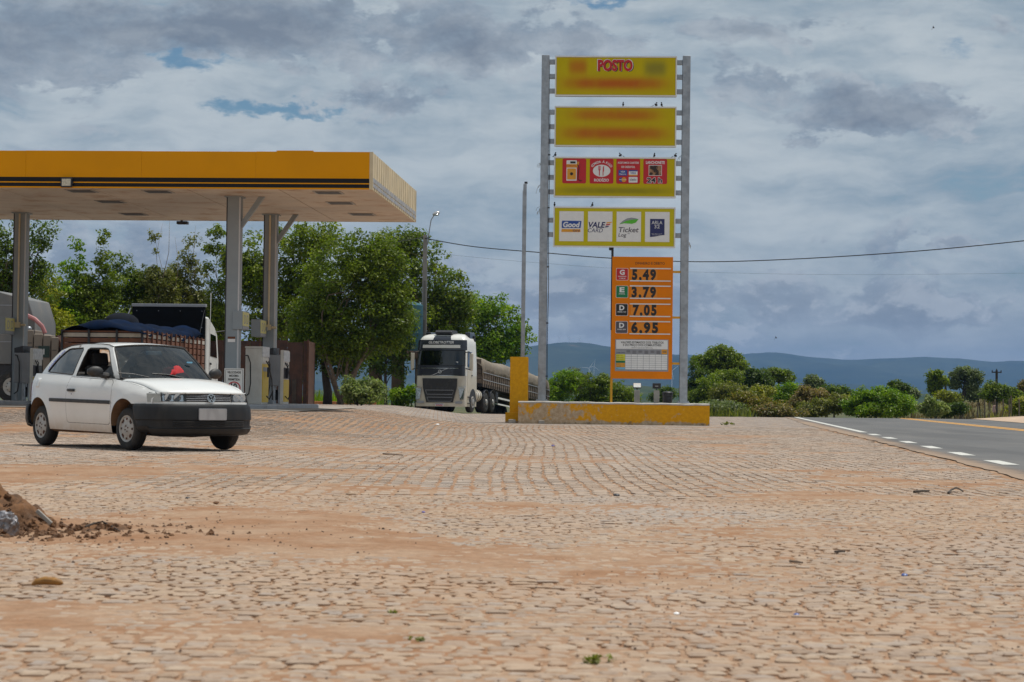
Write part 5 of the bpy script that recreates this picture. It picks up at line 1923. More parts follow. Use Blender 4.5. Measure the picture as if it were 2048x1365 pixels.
    bs = t.n('ShaderNodeBsdfPrincipled', {'Base Color': t.mix(t.ramp(nn, .4, .6), (.33, .33, .34), (.40, .40, .41)), 'Roughness': .4})
    t.set(t.n('ShaderNodeOutputMaterial').inputs[0], bs)
    plt = MB().prism(rrect(-.20, .20, .405, .545, .015), 2.112, 2.118, 'x').build('number_plate', pm_, car)
    MB().prism(rrect(-.206, .206, .399, .551, .018), 2.106, 2.1115, 'x').build('plate_frame', M['grey_print'], plt)
    rb = [(-1.50, .818), (-1.60, .805), (-1.70, .76), (-1.80, .66), (-1.86, .5), (-1.89, .25), (-1.90, 0)]
    bumper(rb, [(.575, -.03), (.565, .0), (.50, .014), (.36, .016), (.27, .0), (.25, -.05)], 'rear_bumper')
    # underside and cabin tub
    MB().box(-1.62, 1.80, -.47, .47, .19, .30).build('underbody', M['dark_steel'], car)
    ex = MB().tube([(-.6, .2, .20), (.5, .15, .185), (1.5, .1, .2)], .03, 6)
    ex.tube([(1.5, -.4, .205), (1.55, 0, .19), (1.5, .4, .205)], .02, 6)
    ex.build('exhaust_pipe', M['rust'], car)
    tub = MB()
    tub.box(-1.45, .95, -.64, .64, .30, .34)
    tub.box(.96, 1.70, -.62, .62, .34, .70)
    tub.build('floor', inner, car)
    for sd in (-1, 1):
        MB().box(-1.3, .90, min(sd * .66, sd * .69), max(sd * .66, sd * .69), .34, .92).build('door_card', inner, car)
    MB().prism([(.60, .86), (.66, .94), (.93, .93), (.95, .60), (.62, .60)], -.66, .66, 'y').build('dashboard', inner, car, bevel=.02)
    for sy in (-.34, .34):
        st_ = MB()
        st_.box(-.25, .25, -.24, .24, .34, .56, Matrix.Translation((.12, sy, 0)))
        st_.box(-.07, .07, -.23, .23, 0, .60, Matrix.Translation((-.16, sy, .52)) @ Matrix.Rotation(R(-16), 4, 'Y'))
        so = st_.build('seat', inner, car, bevel=.04)
        MB().box(-.045, .045, -.12, .12, 0, .18, Matrix.Translation((-.335, sy, 1.10)) @ Matrix.Rotation(R(-14), 4, 'Y')).build('headrest', inner, so, bevel=.03)
    MB().box(-1.15, -.7, -.6, .6, .34, .58).build('rear_seat', inner, car, bevel=.04)
    MB().box(-.06, .06, -.58, .58, 0, .5, Matrix.Translation((-1.1, 0, .55)) @ Matrix.Rotation(R(-22), 4, 'Y')).build('rear_seat', inner, car, bevel=.04)
    sw = MB()
    mm = Matrix.Translation((.52, .34, .90)) @ Matrix.Rotation(R(-62), 4, 'Y')
    sw.tube([mm @ Vector((.18 * math.cos(a), .18 * math.sin(a), 0)) for a in np.linspace(0, 2 * math.pi, 25)], .014, 6)
    sw.tube([mm @ Vector((-.17, 0, 0)), mm @ Vector((.17, 0, 0))], .016, 6)
    sw.tube([mm @ Vector((0, 0, 0)), (.75, .34, .80)], .02, 6)
    sw.build('steering_wheel', inner, car, smooth=True)
    MB().box(-.015, .015, -.12, .12, -.03, .03, Matrix.Translation((.52, 0, 1.27)) @ Matrix.Rotation(R(-12), 4, 'Y')).build('cabin_mirror', material('mirror_back', (.25, .26, .26), .4), car, bevel=.01)
    MB().box(.745, .76, .38, .46, 1.145, 1.165).build('windscreen_sticker', M['sky_print'], car)
    # wheels
    for cx_ in ARCH:
        for sd in (-1, 1):
            steer = R(4) if cx_ > 0 else 0
            mm = Matrix.Translation((cx_, sd * .685, .276)) @ Matrix.Rotation(steer, 4, 'Z') @ Matrix.Rotation(R(-90 * sd), 4, 'X')
            wh = empty('wheel')
            wh.parent = car
            wh.matrix_local = mm
            MB().lathe([(.165, -.075), (.20, -.082), (.245, -.08), (.268, -.062), (.276, -.03), (.276, .03), (.268, .062), (.245, .082), (.20, .085), (.175, .078), (.165, .06)], 40).build('tyre', rubber, wh, smooth=True, angle=40)
            tr = MB()
            for r_, h0 in ((.2765, -.035), (.2765, -.002), (.2765, .03)):
                tr.lathe([(r_, h0), (r_ + .001, h0 + .004), (r_, h0 + .008)], 40, closed=True)
            tr.build('tread_groove', M['dark_steel'], wh)
            MB().lathe([(.168, .045), (.175, .07), (.172, .082), (.160, .080), (.150, .070), (.10, .078), (.055, .084), (.05, .078), (.02, .080)], 40).build('hubcap', silver, wh, smooth=True, angle=30)
            hl_ = MB()
            for i in range(8):
                a = 2 * math.pi * i / 8
                p = [(.108, -.022), (.138, -.030), (.142, .030), (.108, .018)] if i % 2 else [(.112, -.012), (.140, -.014), (.140, .014), (.112, .012)]
                hl_.prism([(r_ * math.cos(a) - q_ * math.sin(a), r_ * math.sin(a) + q_ * math.cos(a)) for r_, q_ in p], .0725, .0805, 'z')
            for i in range(4):
                a = 2 * math.pi * i / 4 + .4
                hl_.lathe([(.011, .075), (.011, .0835)], 8, Matrix.Translation((.035 * math.cos(a), .035 * math.sin(a), 0)))
            hl_.build('hubcap_slot', M['rust'], wh)
    return car


car = make_car()
# crumpled red cloth lying on the dashboard
def cloth_blob():
    b = MB()
    nx_, ny_ = 16, 12
    P = []
    for i in range(nx_):
        row = []
        for j in range(ny_):
            u, v = i / (nx_ - 1) - .5, j / (ny_ - 1) - .5
            h = .13 * max(0, 1 - (2 * u) ** 2) * max(0, 1 - (2 * v) ** 2) ** .6 + .025 * math.sin(9 * u + 4 * v) * math.sin(7 * v + 1)
            row.append((v * .20, u * .30 + .03 * math.sin(5 * v), max(.0, h) - .05 * abs(u) + (.03 if u < -.2 else 0)))
        P.append(row)
    b.sheet(P)
    return b


o = cloth_blob().build('red_cloth', material('red_fabric', (.42, .015, .02), .8, 0, .15, 14), None, smooth=True, solid=.006)
o.scale = (1, 1, 1)
o.matrix_world = Matrix.Translation(car.location) @ Matrix.Rotation(car.rotation_euler.z, 4, 'Z') @ Matrix.Translation((.80, .16, .955)) @ Matrix.Rotation(R(10), 4, 'Z') @ Matrix.Diagonal((1.1, 1.25, 1.1, 1))
tag(o, 'crumpled red cloth on the dashboard behind the windscreen', 'cloth')

# ------------------------------------------------------------------ trees and shrubs
LEAF = {
    'mid': leaf_material('leaf_mid', (0.065, 0.110, 0.008), (0.160, 0.205, 0.015)),
    'dark': leaf_material('leaf_dark', (0.036, 0.070, 0.008), (0.095, 0.140, 0.014)),
    'bright': leaf_material('leaf_bright', (0.075, 0.165, 0.006), (0.20, 0.285, 0.012)),
    'yellow': leaf_material('leaf_yellow', (0.132, 0.171, 0.012), (0.264, 0.256, 0.022)),
    'olive': leaf_material('leaf_olive', (0.093, 0.116, 0.025), (0.178, 0.178, 0.046)),
    'grey': leaf_material('leaf_grey', (0.085, 0.116, 0.062), (0.171, 0.209, 0.116)),
    'pink': leaf_material('leaf_pink', (0.100, 0.115, 0.022), (0.25, 0.165, 0.10)),
    'pale': leaf_material('leaf_pale', (0.10, 0.15, 0.05), (0.27, 0.31, 0.14)),
    'rust': leaf_material('leaf_rust', (0.095, 0.115, 0.010), (0.21, 0.150, 0.030)),
}


def leaves(centres, radii, per, size, seed, flat=.7):
    """leaf clumps: centres (n,3), radii (n,) -> verts, faces, colours"""
    g = np.random.default_rng(seed)
    n = len(centres)
    cnt = np.maximum(6, (per * (radii / radii.mean()) ** 2).astype(int))
    idx = np.repeat(np.arange(n), cnt)
    N = len(idx)
    d = g.normal(0, 1, (N, 3))
    d /= np.linalg.norm(d, axis=1)[:, None] + 1e-9
    r = g.random(N) ** .45
    P = centres[idx] + d * (r * radii[idx])[:, None] * np.array([1, 1, flat])
    # orientation: roughly outwards and up, drooping tips
    nrm = d * .7 + g.normal(0, .55, (N, 3)) + np.array([0, 0, .55])
    nrm /= np.linalg.norm(nrm, axis=1)[:, None]
    a = np.cross(nrm, g.normal(0, 1, (N, 3)))
    a /= np.linalg.norm(a, axis=1)[:, None] + 1e-9
    b = np.cross(nrm, a)
    L = size * g.uniform(.6, 1.35, N)
    Wd = L * g.uniform(.38, .6, N)
    q = np.stack([P - a * L[:, None] * .5, P + b * Wd[:, None] * .5 + nrm * L[:, None] * .06, P + a * L[:, None] * .5, P - b * Wd[:, None] * .5 + nrm * L[:, None] * .06], 1)
    hue = np.clip(g.random(n)[idx] * .75 + g.normal(0, .22, N) + .1, 0, 1)
    val = np.clip(g.random(n)[idx] * .6 + g.random(N) * .45, 0, 1)
    C = np.stack([hue, val, np.zeros(N), np.ones(N)], -1)
    return q.reshape(-1, 3), np.arange(N * 4), np.repeat(C, 4, 0)


def sample_lobes(lobes, Y, n, seed, depth=.8, shell=.5):
    g = np.random.default_rng(seed)
    area = np.array([l[2] * l[3] for l in lobes], float)
    k = g.choice(len(lobes), n, p=area / area.sum())
    out = np.zeros((n, 3))
    for i in range(n):
        cx, cy, rx, ry = lobes[k[i]][:4]
        d = g.normal(0, 1, 3)
        d /= np.linalg.norm(d)
        r = g.random() ** shell
        s = FPX / Y
        w = W(cx + d[0] * r * rx, cy - d[2] * r * ry, Y)
        out[i] = (w.x, Y + d[1] * r * rx / s * depth, w.z)
    return out


def woody(trunk_pts, r0, targets, seed, sub=2, thin=.018, taper=.45):
    """trunk through points, limbs curving to targets, twigs beyond"""
    g = random.Random(seed)
    mb = MB()
    n = len(trunk_pts)
    mb.tube(trunk_pts, [r0 * (1 - taper * i / max(1, n - 1)) for i in range(n)], 8)
    tp = [Vector(p) for p in trunk_pts]
    for t in targets:
        t = Vector(t)
        k = g.uniform(.45, 1.0) * (n - 1)
        i = min(n - 2, int(k))
        s = tp[i].lerp(tp[i + 1], k - i)
        if t.z < s.z - .3:
            s = tp[0].lerp(tp[1], .7)
        L = (t - s).length
        m = s.lerp(t, .5) + Vector((g.uniform(-.12, .12) * L, g.uniform(-.12, .12) * L, g.uniform(-.02, .14) * L))
        ra = r0 * g.uniform(.28, .5) * min(1.2, .4 + L / 6)
        mb.tube([s, s.lerp(m, .5) + Vector((g.uniform(-.05, .05) * L, 0, .02 * L)), m, m.lerp(t, .55) + Vector((0, 0, -.02 * L)), t], [ra, ra * .8, ra * .6, ra * .42, thin * .6], 6)
        for _ in range(sub):
            e = m.lerp(t, g.uniform(.1, .8))
            f = e + Vector((g.uniform(-.3, .3) * L, g.uniform(-.3, .3) * L, g.uniform(-.05, .3) * L))
            mb.tube([e, e.lerp(f, .5) + Vector((0, 0, .04 * L)), f], [ra * .34, ra * .24, thin * .4], 5)
    return mb


TSEED = [1000]


def tree(name, label, cat, base_px, Y, lobes, kind='mid', n=120, per=55, clump=.5, leaf=.17, trunk=.14, limbs=10, group=None, bark='bark', lean=0.0,
         fork=None, shell=.5, parts=('trunk', 'crown'), sub=2, stems=None, depth=.8):
    TSEED[0] += 7
    sd = TSEED[0]
    w = W(base_px, 800, Y)
    zb = gz(w.x, Y)
    e = empty(name, (w.x, Y, zb))
    tag(e, label, cat, group)
    org = np.array([w.x, Y, zb])
    C = sample_lobes(lobes, Y, n, sd, depth, shell)
    C = C[C[:, 2] > zb + .1]
    g = np.random.default_rng(sd)
    rad = clump * g.uniform(.55, 1.35, len(C))
    v, f, c = leaves(C, rad, per, leaf, sd)
    ok = v[:, 2].reshape(-1, 4).min(1) > zb
    v = v.reshape(-1, 4, 3)[ok].reshape(-1, 3)
    c = c.reshape(-1, 4, 4)[ok].reshape(-1, 4)
    np_mesh(parts[1], v - org, np.arange(len(v)), 4, LEAF[kind], False, c, e)
    big = sorted(lobes, key=lambda l: -l[2] * l[3])
    cx = sum(l[0] * l[2] * l[3] for l in lobes) / sum(l[2] * l[3] for l in lobes)
    cy = sum(l[1] * l[2] * l[3] for l in lobes) / sum(l[2] * l[3] for l in lobes)
    top = W(cx, cy, Y)
    tl = Vector((top.x - org[0], 0, top.z - zb))
    pick = C[g.permutation(len(C))[:limbs]] - org
    if stems:          # several stems rising from one foot
        mb = MB()
        for k, spx in enumerate(stems):
            tgt = W(spx[0], spx[1], Y)
            tv = Vector((tgt.x - org[0], random.uniform(-.6, .6), tgt.z - zb))
            o_ = Vector((random.uniform(-.25, .25), random.uniform(-.2, .2), 0))
            mid_ = o_.lerp(tv, .5) + Vector((random.uniform(-.5, .5), 0, tv.z * .06))
            near = [p for p in pick if abs(p[0] - tv.x) < 2.2][:max(2, limbs // len(stems))]
            mm_ = woody([o_, o_.lerp(mid_, .5) + Vector((random.uniform(-.1, .1), 0, 0)), mid_, mid_.lerp(tv, .6) + Vector((random.uniform(-.25, .25), 0, 0)), tv], trunk * random.uniform(.7, 1), near, sd + k, sub, taper=.88)
            mb.add(mm_.v, mm_.f)
        mb.build(parts[0], M[bark], e, smooth=True, angle=0, fix=False)
    else:
        mid_ = Vector((tl.x * .35 + lean, 0, tl.z * .45))
        woody([(0, 0, -.05), Vector((mid_.x * .4 + .04, 0, mid_.z * .5)), mid_, mid_.lerp(tl, .5), tl], trunk, pick, sd, sub).build(parts[0], M[bark], e, smooth=True, angle=0, fix=False)
    return e


GB = 'trees behind the fuel station'
tree('tree', 'tall dark leafy tree rising behind the rear right canopy column', 'tree', 560, 93, [(530, 520, 75, 75), (600, 485, 62, 40), (560, 600, 85, 70), (495, 555, 42, 62), (620, 570, 60, 70), (640, 475, 50, 30), (545, 665, 70, 40)], 'mid', 400, 58, .50, .17, .13, 26, GB, stems=[(520, 560), (585, 520), (610, 590), (560, 640)])
tree('tree', 'broad spreading tree with forked pale trunk before the blue tank', 'tree', 683, 84, [(700, 500, 75, 45), (670, 560, 90, 75), (745, 550, 75, 70), (715, 630, 95, 60), (630, 640, 60, 62), (782, 605, 40, 66), (755, 500, 44, 34), (690, 690, 80, 30), (780, 665, 30, 34)], 'mid', 520, 62, .46, .15, .105, 30, GB, stems=[(660, 590), (715, 560), (770, 600), (625, 680), (740, 640)], shell=.42)
tree('tree', 'rounded tree crown beside the concrete lamp pole', 'tree', 868, 113, [(835, 535, 74, 66), (880, 590, 62, 62), (860, 655, 78, 55), (800, 585, 60, 66), (815, 490, 40, 30), (905, 630, 38, 66), (780, 500, 40, 36)], 'mid', 420, 60, .58, .19, .16, 18, GB, stems=[(835, 590), (880, 610)])
tree('tree', 'light green tree rising behind the semi trailer', 'tree', 965, 132, [(985, 632, 58, 44), (1030, 672, 40, 38), (945, 625, 42, 44), (965, 688, 58, 34), (1000, 700, 45, 28)], 'bright', 270, 55, .60, .22, .16, 14, GB, stems=[(970, 650), (1010, 670)])
tree('tree', 'low dark tree with black trunk beside the rusty wall', 'tree', 655, 86, [(640, 705, 48, 36), (597, 740, 30, 40), (665, 660, 40, 40), (690, 720, 38, 40), (620, 690, 34, 34)], 'dark', 170, 52, .42, .15, .2, 12, GB, 'bark_dark')
tree('tree', 'dark foliage hanging under the blue water tank', 'tree', 770, 101, [(800, 735, 18, 40), (765, 735, 36, 30), (800, 690, 26, 34), (725, 705, 38, 36), (795, 650, 34, 34)], 'dark', 170, 50, .42, .16, .09, 10, GB, 'bark_dark')
tree('tree', 'large tree at the left edge behind the canopy column', 'tree', 25, 78, [(30, 500, 62, 62), (85, 470, 30, 38), (60, 560, 60, 50), (10, 580, 60, 60), (-60, 500, 80, 80)], 'dark', 330, 55, .42, .14, .14, 24, GB, stems=[(20, 520), (70, 520), (-40, 520)])
GS = 'slender trees in the row behind the trucks'
tree('sapling', 'slender young tree with a knob of leaves on top, leftmost of the row', 'tree', 145, 90, [(152, 492, 15, 18), (150, 535, 28, 34), (135, 590, 46, 46), (150, 650, 54, 50), (110, 630, 36, 44)], 'bright', 230, 46, .36, .15, .05, 10, GS, stems=[(150, 520), (135, 580)])
tree('sapling', 'slender tree topped by a narrow leafy spire, second of the row', 'tree', 208, 90, [(205, 478, 12, 22), (210, 520, 24, 30), (215, 572, 42, 38), (200, 632, 54, 54), (178, 590, 28, 36)], 'mid', 240, 46, .36, .15, .05, 10, GS, stems=[(206, 500), (215, 560), (190, 590)])
tree('sapling', 'bushy young tree, widest of the row behind the blue tarpaulin', 'tree', 255, 92, [(242, 535, 28, 32), (268, 555, 30, 28), (250, 605, 54, 44), (260, 655, 54, 42), (288, 580, 28, 38)], 'mid', 250, 46, .38, .15, .05, 10, GS, stems=[(245, 550), (270, 570)])
tree('sapling', 'thin tree with bare twigs above its crown, over the black headboard', 'tree', 318, 91, [(309, 472, 13, 13), (306, 500, 8, 8), (300, 555, 30, 28), (330, 580, 34, 36), (315, 630, 46, 40)], 'olive', 190, 44, .34, .14, .035, 12, GS, stems=[(310, 480), (322, 446), (343, 442), (330, 560), (352, 475)], sub=4)
tree('sapling', 'thin leaning tree with sparse leaves left of the grey column', 'tree', 385, 92, [(372, 515, 24, 24), (390, 550, 30, 28), (365, 585, 34, 32), (395, 620, 36, 44), (350, 555, 20, 24), (385, 480, 9, 10)], 'olive', 190, 42, .34, .14, .04, 14, GS, stems=[(380, 490), (402, 520), (362, 560), (392, 452)], sub=4)
tree('sapling', 'tall thin tree with leafy tufts next to the front column', 'tree', 430, 91, [(432, 468, 17, 18), (424, 498, 20, 15), (415, 535, 14, 16), (440, 580, 24, 32), (428, 640, 28, 46), (458, 520, 18, 30)], 'mid', 180, 44, .34, .14, .05, 10, GS, stems=[(432, 485), (420, 520), (445, 560)], sub=3)
tree('sapling', 'yellowish young tree in the shade beside the left column', 'tree', 85, 88, [(95, 585, 36, 36), (75, 640, 44, 44), (105, 650, 38, 38)], 'yellow', 180, 44, .38, .16, .05, 8, GS, stems=[(95, 600), (75, 620)])
tree('tree', 'dense low foliage behind the black headboard', 'tree', 350, 99, [(300, 655, 70, 34), (380, 650, 60, 36), (440, 660, 40, 40), (230, 665, 60, 34)], 'mid', 230, 46, .5, .18, .06, 8, GS)
tree('shrub', 'round leafy shrub growing before the brown tank pillars', 'shrub', 722, 76, [(725, 792, 46, 26), (702, 772, 20, 18), (748, 770, 20, 18), (722, 780, 40, 24)], 'pale', 150, 46, .24, .12, .03, 14, None, parts=('stems', 'foliage'), stems=[(705, 775), (745, 772), (725, 780)])
tree('shrub', 'low green shrub at the foot of the tank pillar by the truck', 'shrub', 815, 104, [(818, 785, 20, 22), (800, 795, 22, 16)], 'bright', 50, 44, .34, .16, .03, 6, None, parts=('stems', 'foliage'))

# right-hand side: scrub beyond the crest of the road, one by one
GR = 'shrubs and trees beyond the crest'
RIGHT = [
    # base px, Y, lobes, leaf kind, clumps, label
    (1440, 172, [(1445, 720, 44, 20), (1418, 735, 26, 14), (1472, 735, 24, 14), (1440, 708, 30, 12), (1400, 722, 12, 8)], 'mid', 150, 'umbrella shaped tree standing tallest right of the totem', 'tree', .30, dict(shell=.35, limbs=16)),
    (1122, 138, [(1118, 772, 42, 26), (1140, 760, 25, 18), (1105, 800, 34, 24)], 'bright', 110, 'bright green bush just right of the left totem post', 'shrub', .1, {}),
    (1155, 150, [(1150, 745, 16, 9), (1158, 757, 14, 9), (1150, 770, 24, 14)], 'olive', 44, 'twiggy pale bush top sticking out left of the price board', 'shrub', .08, {}),
    (1190, 140, [(1188, 775, 40, 28), (1205, 765, 22, 16), (1180, 800, 40, 24)], 'mid', 110, 'dense green bush left of the price board post', 'shrub', .1, {}),
    (1240, 142, [(1232, 787, 36, 24), (1255, 797, 26, 18), (1225, 808, 36, 16)], 'mid', 100, 'sloping green bush under the price board', 'shrub', .1, {}),
    (1338, 200, [(1335, 788, 20, 13), (1320, 795, 18, 10)], 'dark', 40, 'small dark bush far behind the rubbish bin', 'shrub', .08, {}),
    (1395, 150, [(1393, 738, 20, 20), (1400, 765, 26, 26), (1385, 790, 26, 24)], 'dark', 90, 'dark tree close beside the right totem post', 'tree', .16, {}),
    (1422, 146, [(1418, 772, 28, 24), (1410, 800, 34, 22)], 'mid', 80, 'green bush above the right end of the plinth', 'shrub', .1, {}),
    (1465, 156, [(1458, 752, 34, 15), (1440, 762, 22, 14)], 'mid', 70, 'broad dark green canopy below the umbrella tree', 'tree', .14, {}),
    (1508, 164, [(1508, 752, 32, 17), (1520, 770, 26, 18), (1492, 768, 22, 14)], 'dark', 80, 'dark rounded tree right below the umbrella tree', 'tree', .14, {}),
    (1556, 168, [(1558, 748, 24, 11), (1572, 756, 14, 8), (1545, 750, 14, 8)], 'mid', 56, 'flat topped tree with light under its crown', 'tree', .16, dict(shell=.4)),
    (1462, 136, [(1460, 783, 38, 20), (1480, 790, 26, 16), (1445, 795, 26, 16)], 'olive', 90, 'dull olive bush in the middle of the thicket', 'shrub', .1, {}),
    (1525, 138, [(1526, 783, 24, 15), (1515, 792, 20, 12)], 'yellow', 60, 'yellow green rounded bush in the thicket', 'shrub', .08, {}),
    (1578, 142, [(1575, 778, 30, 14), (1570, 795, 30, 18), (1592, 790, 18, 18)], 'bright', 90, 'deep green domed bush right of the yellow green one', 'shrub', .1, {}),
    (1510, 124, [(1505, 806, 46, 16), (1530, 815, 36, 14), (1480, 800, 24, 14)], 'rust', 90, 'low reddish olive bush in front of the thicket', 'shrub', .06, {}),
    (1432, 118, [(1432, 818, 42, 16), (1455, 822, 36, 12)], 'grey', 80, 'low grey green bush by the end of the plinth', 'shrub', .06, {}),
    (1626, 165, [(1622, 760, 12, 9), (1635, 766, 10, 6), (1625, 772, 10, 6)], 'grey', 30, 'small sparse grey tree standing alone against the mountain', 'tree', .07, dict(sub=3)),
    (1622, 128, [(1612, 785, 22, 14), (1632, 795, 28, 16), (1600, 805, 22, 14)], 'pink', 80, 'shrub with pinkish dry blossom in the middle', 'shrub', .07, {}),
    (1668, 150, [(1662, 781, 30, 9), (1680, 786, 22, 8)], 'dark', 56, 'dark flat bush before the mountain foot', 'shrub', .1, {}),
    (1650, 122, [(1648, 812, 36, 16), (1680, 808, 30, 18), (1625, 820, 30, 12)], 'olive', 90, 'olive undergrowth left of the big bright bush', 'shrub', .06, {}),
    (1580, 118, [(1575, 824, 40, 10), (1545, 824, 36, 10)], 'pink', 60, 'low brownish scrub along the road crest', 'shrub', .05, {}),
    (1750, 120, [(1735, 788, 34, 17), (1768, 796, 42, 22), (1720, 808, 34, 20), (1800, 808, 32, 20), (1755, 818, 60, 14)], 'bright', 210, 'big bright green bush beside the road', 'shrub', .09, dict(limbs=14)),
    (1793, 160, [(1790, 773, 18, 7), (1800, 778, 12, 7)], 'dark', 30, 'dark bush top showing over the big bright bush', 'shrub', .08, {}),
    (1822, 175, [(1822, 783, 6, 8), (1826, 790, 6, 6)], 'grey', 14, 'tiny grey sapling right of the big bright bush', 'shrub', .04, {}),
    (1871, 185, [(1870, 750, 17, 9), (1868, 765, 12, 10), (1880, 762, 10, 8), (1870, 778, 7, 7)], 'mid', 60, 'small tree left of the distant electric pole', 'tree', .16, {}),
    (1922, 190, [(1915, 750, 18, 10), (1945, 755, 20, 14), (1928, 745, 20, 8), (1940, 772, 14, 8), (1908, 765, 10, 8)], 'grey', 74, 'open crowned tree between the two distant poles', 'tree', .2, dict(shell=.35, limbs=14)),
    (1862, 117, [(1860, 805, 22, 14), (1850, 815, 16, 12), (1880, 818, 16, 12), (1866, 820, 20, 12)], 'pale', 70, 'pale grey leaved shrub standing by the roadside', 'shrub', .05, dict(clump=.3)),
    (1892, 178, [(1892, 793, 22, 9), (1905, 797, 14, 6)], 'yellow', 36, 'yellow green low bush before the open crowned tree', 'shrub', .05, {}),
    (1960, 195, [(1962, 787, 18, 10), (1945, 790, 16, 8)], 'grey', 36, 'hazy grey green bush right of the open crowned tree', 'shrub', .07, {}),
    (1990, 165, [(1988, 790, 24, 14), (2002, 782, 14, 10), (1985, 776, 8, 8)], 'mid', 66, 'green bush under the right distant pole', 'shrub', .08, {}),
    (2022, 170, [(2022, 785, 12, 9), (2030, 797, 20, 12)], 'mid', 44, 'green bush near the right edge', 'shrub', .08, {}),
    (2046, 185, [(2048, 772, 12, 12), (2056, 780, 12, 10)], 'pink', 26, 'leafless greyish tree at the right edge', 'tree', .06, dict(sub=5)),
    (1912, 140, [(1915, 818, 26, 12), (1895, 822, 20, 10)], 'dark', 50, 'dark low scrub before the fence', 'shrub', .05, {}),
    (2036, 125, [(2035, 818, 26, 11), (2050, 812, 20, 14)], 'yellow', 60, 'sunlit yellow green bush at the right edge by the fence', 'shrub', .05, {}),
]
for bp, Y, lobes, kind, n, lab, cat, tr, kw in RIGHT:
    k = dict(kw)
    cl = k.pop('clump', .55 if Y < 160 else .7)
    tree('shrub' if cat == 'shrub' else 'tree', lab, cat, bp, Y, lobes, kind, int(n * 2.1), 42, cl * .68, .165 if Y < 160 else .22, tr, k.pop('limbs', 8), GR,
         parts=('stems', 'foliage') if cat == 'shrub' else ('trunk', 'crown'), bark='bark_dark', **k)


# low undergrowth and grass
def grass(name, label, x0, x1, y0, y1, n, h, mat, seed, w=.03, cond=None):
    g = np.random.default_rng(seed)
    x, y = g.uniform(x0, x1, n), g.uniform(y0, y1, n)
    cl = fbm(x * .35, y * .35, seed)
    keep = g.random(n) < sm(.32, .62, cl) + .15
    x, y = x[keep], y[keep]
    if cond is not None:
        k = cond(x, y)
        x, y = x[k], y[k]
    n = len(x)
    z = tz(x, y) - .02
    hh = h * g.uniform(.4, 1.3, n) * (.5 + fbm(x * .5, y * .5, seed + 3))
    a = g.uniform(0, 3.14, n)
    ww = w * g.uniform(.6, 1.5, n)
    dx, dy = np.cos(a) * ww, np.sin(a) * ww
    lx, ly = g.normal(0, .25, n) * hh, g.normal(0, .25, n) * hh
    v = np.stack([np.stack([x - dx, y - dy, z], -1), np.stack([x + dx, y + dy, z], -1), np.stack([x + lx, y + ly, z + hh], -1)], 1)
    c = np.stack([g.random(n), g.random(n), np.zeros(n), np.ones(n)], -1)
    o = np_mesh(name, v.reshape(-1, 3), np.arange(n * 3), 3, mat, False, np.repeat(c, 3, 0))
    tag(o, label, 'grass', kind='stuff')
    return o


straw_leaf = leaf_material('dry_grass', (0.10, 0.075, 0.04), (0.22, 0.16, 0.09), .2)
grass('grass', 'tall green grass behind the tank pillars', -14, -6.2, 96, 124, 14000, .75, LEAF['bright'], 5, .035)
grass('grass', 'dry brown grass on the slope by the fence', 22, 62, 128, 205, 30000, .9, straw_leaf, 6, .06)
grass('grass', 'rank green undergrowth between the bushes beyond the crest', 2, 27, 113, 150, 26000, .8, LEAF['olive'], 7, .06, lambda x, y: (x < edge_x(y) - 2) | (x > edge_x(y) + 11))

# ------------------------------------------------------------------ lorries
def lorry_wheel(parent, x, y, z, r=.51, wdt=.28, sd=1, dual=False):
    wh = empty('wheel')
    wh.parent = parent
    wh.matrix_local = Matrix.Translation((x, y, z)) @ Matrix.Rotation(R(-90 * sd), 4, 'X')
    h = wdt / 2
    MB().lathe([(r * .56, -h), (r * .8, -h * 1.02), (r * .96, -h * .85), (r, -h * .6), (r, h * .6), (r * .96, h * .85), (r * .8, h * 1.02), (r * .58, h)], 28).build('tyre', M['black_rubber'], wh, smooth=True, angle=40)
    dz = -.08 if dual else .02
    MB().lathe([(r * .57, h * .9), (r * .55, h + dz), (r * .36, h + dz * .5), (r * .30, h + .03), (r * .12, h + .05)], 24).build('rim', material('lorry_rim', (.38, .37, .35), .45, .4, .15, 6, 0, 3, .5, (.25, .18, .12)), wh, smooth=True, angle=30)
    nuts = MB()
    for i in range(10):
        a = 2 * math.pi * i / 10
        nuts.lathe([(.016, h - .01), (.016, h + .035)], 6, Matrix.Translation((r * .33 * math.cos(a), r * .33 * math.sin(a), 0)))
    nuts.build('wheel_nut', M['dark_steel'], wh)
    return wh


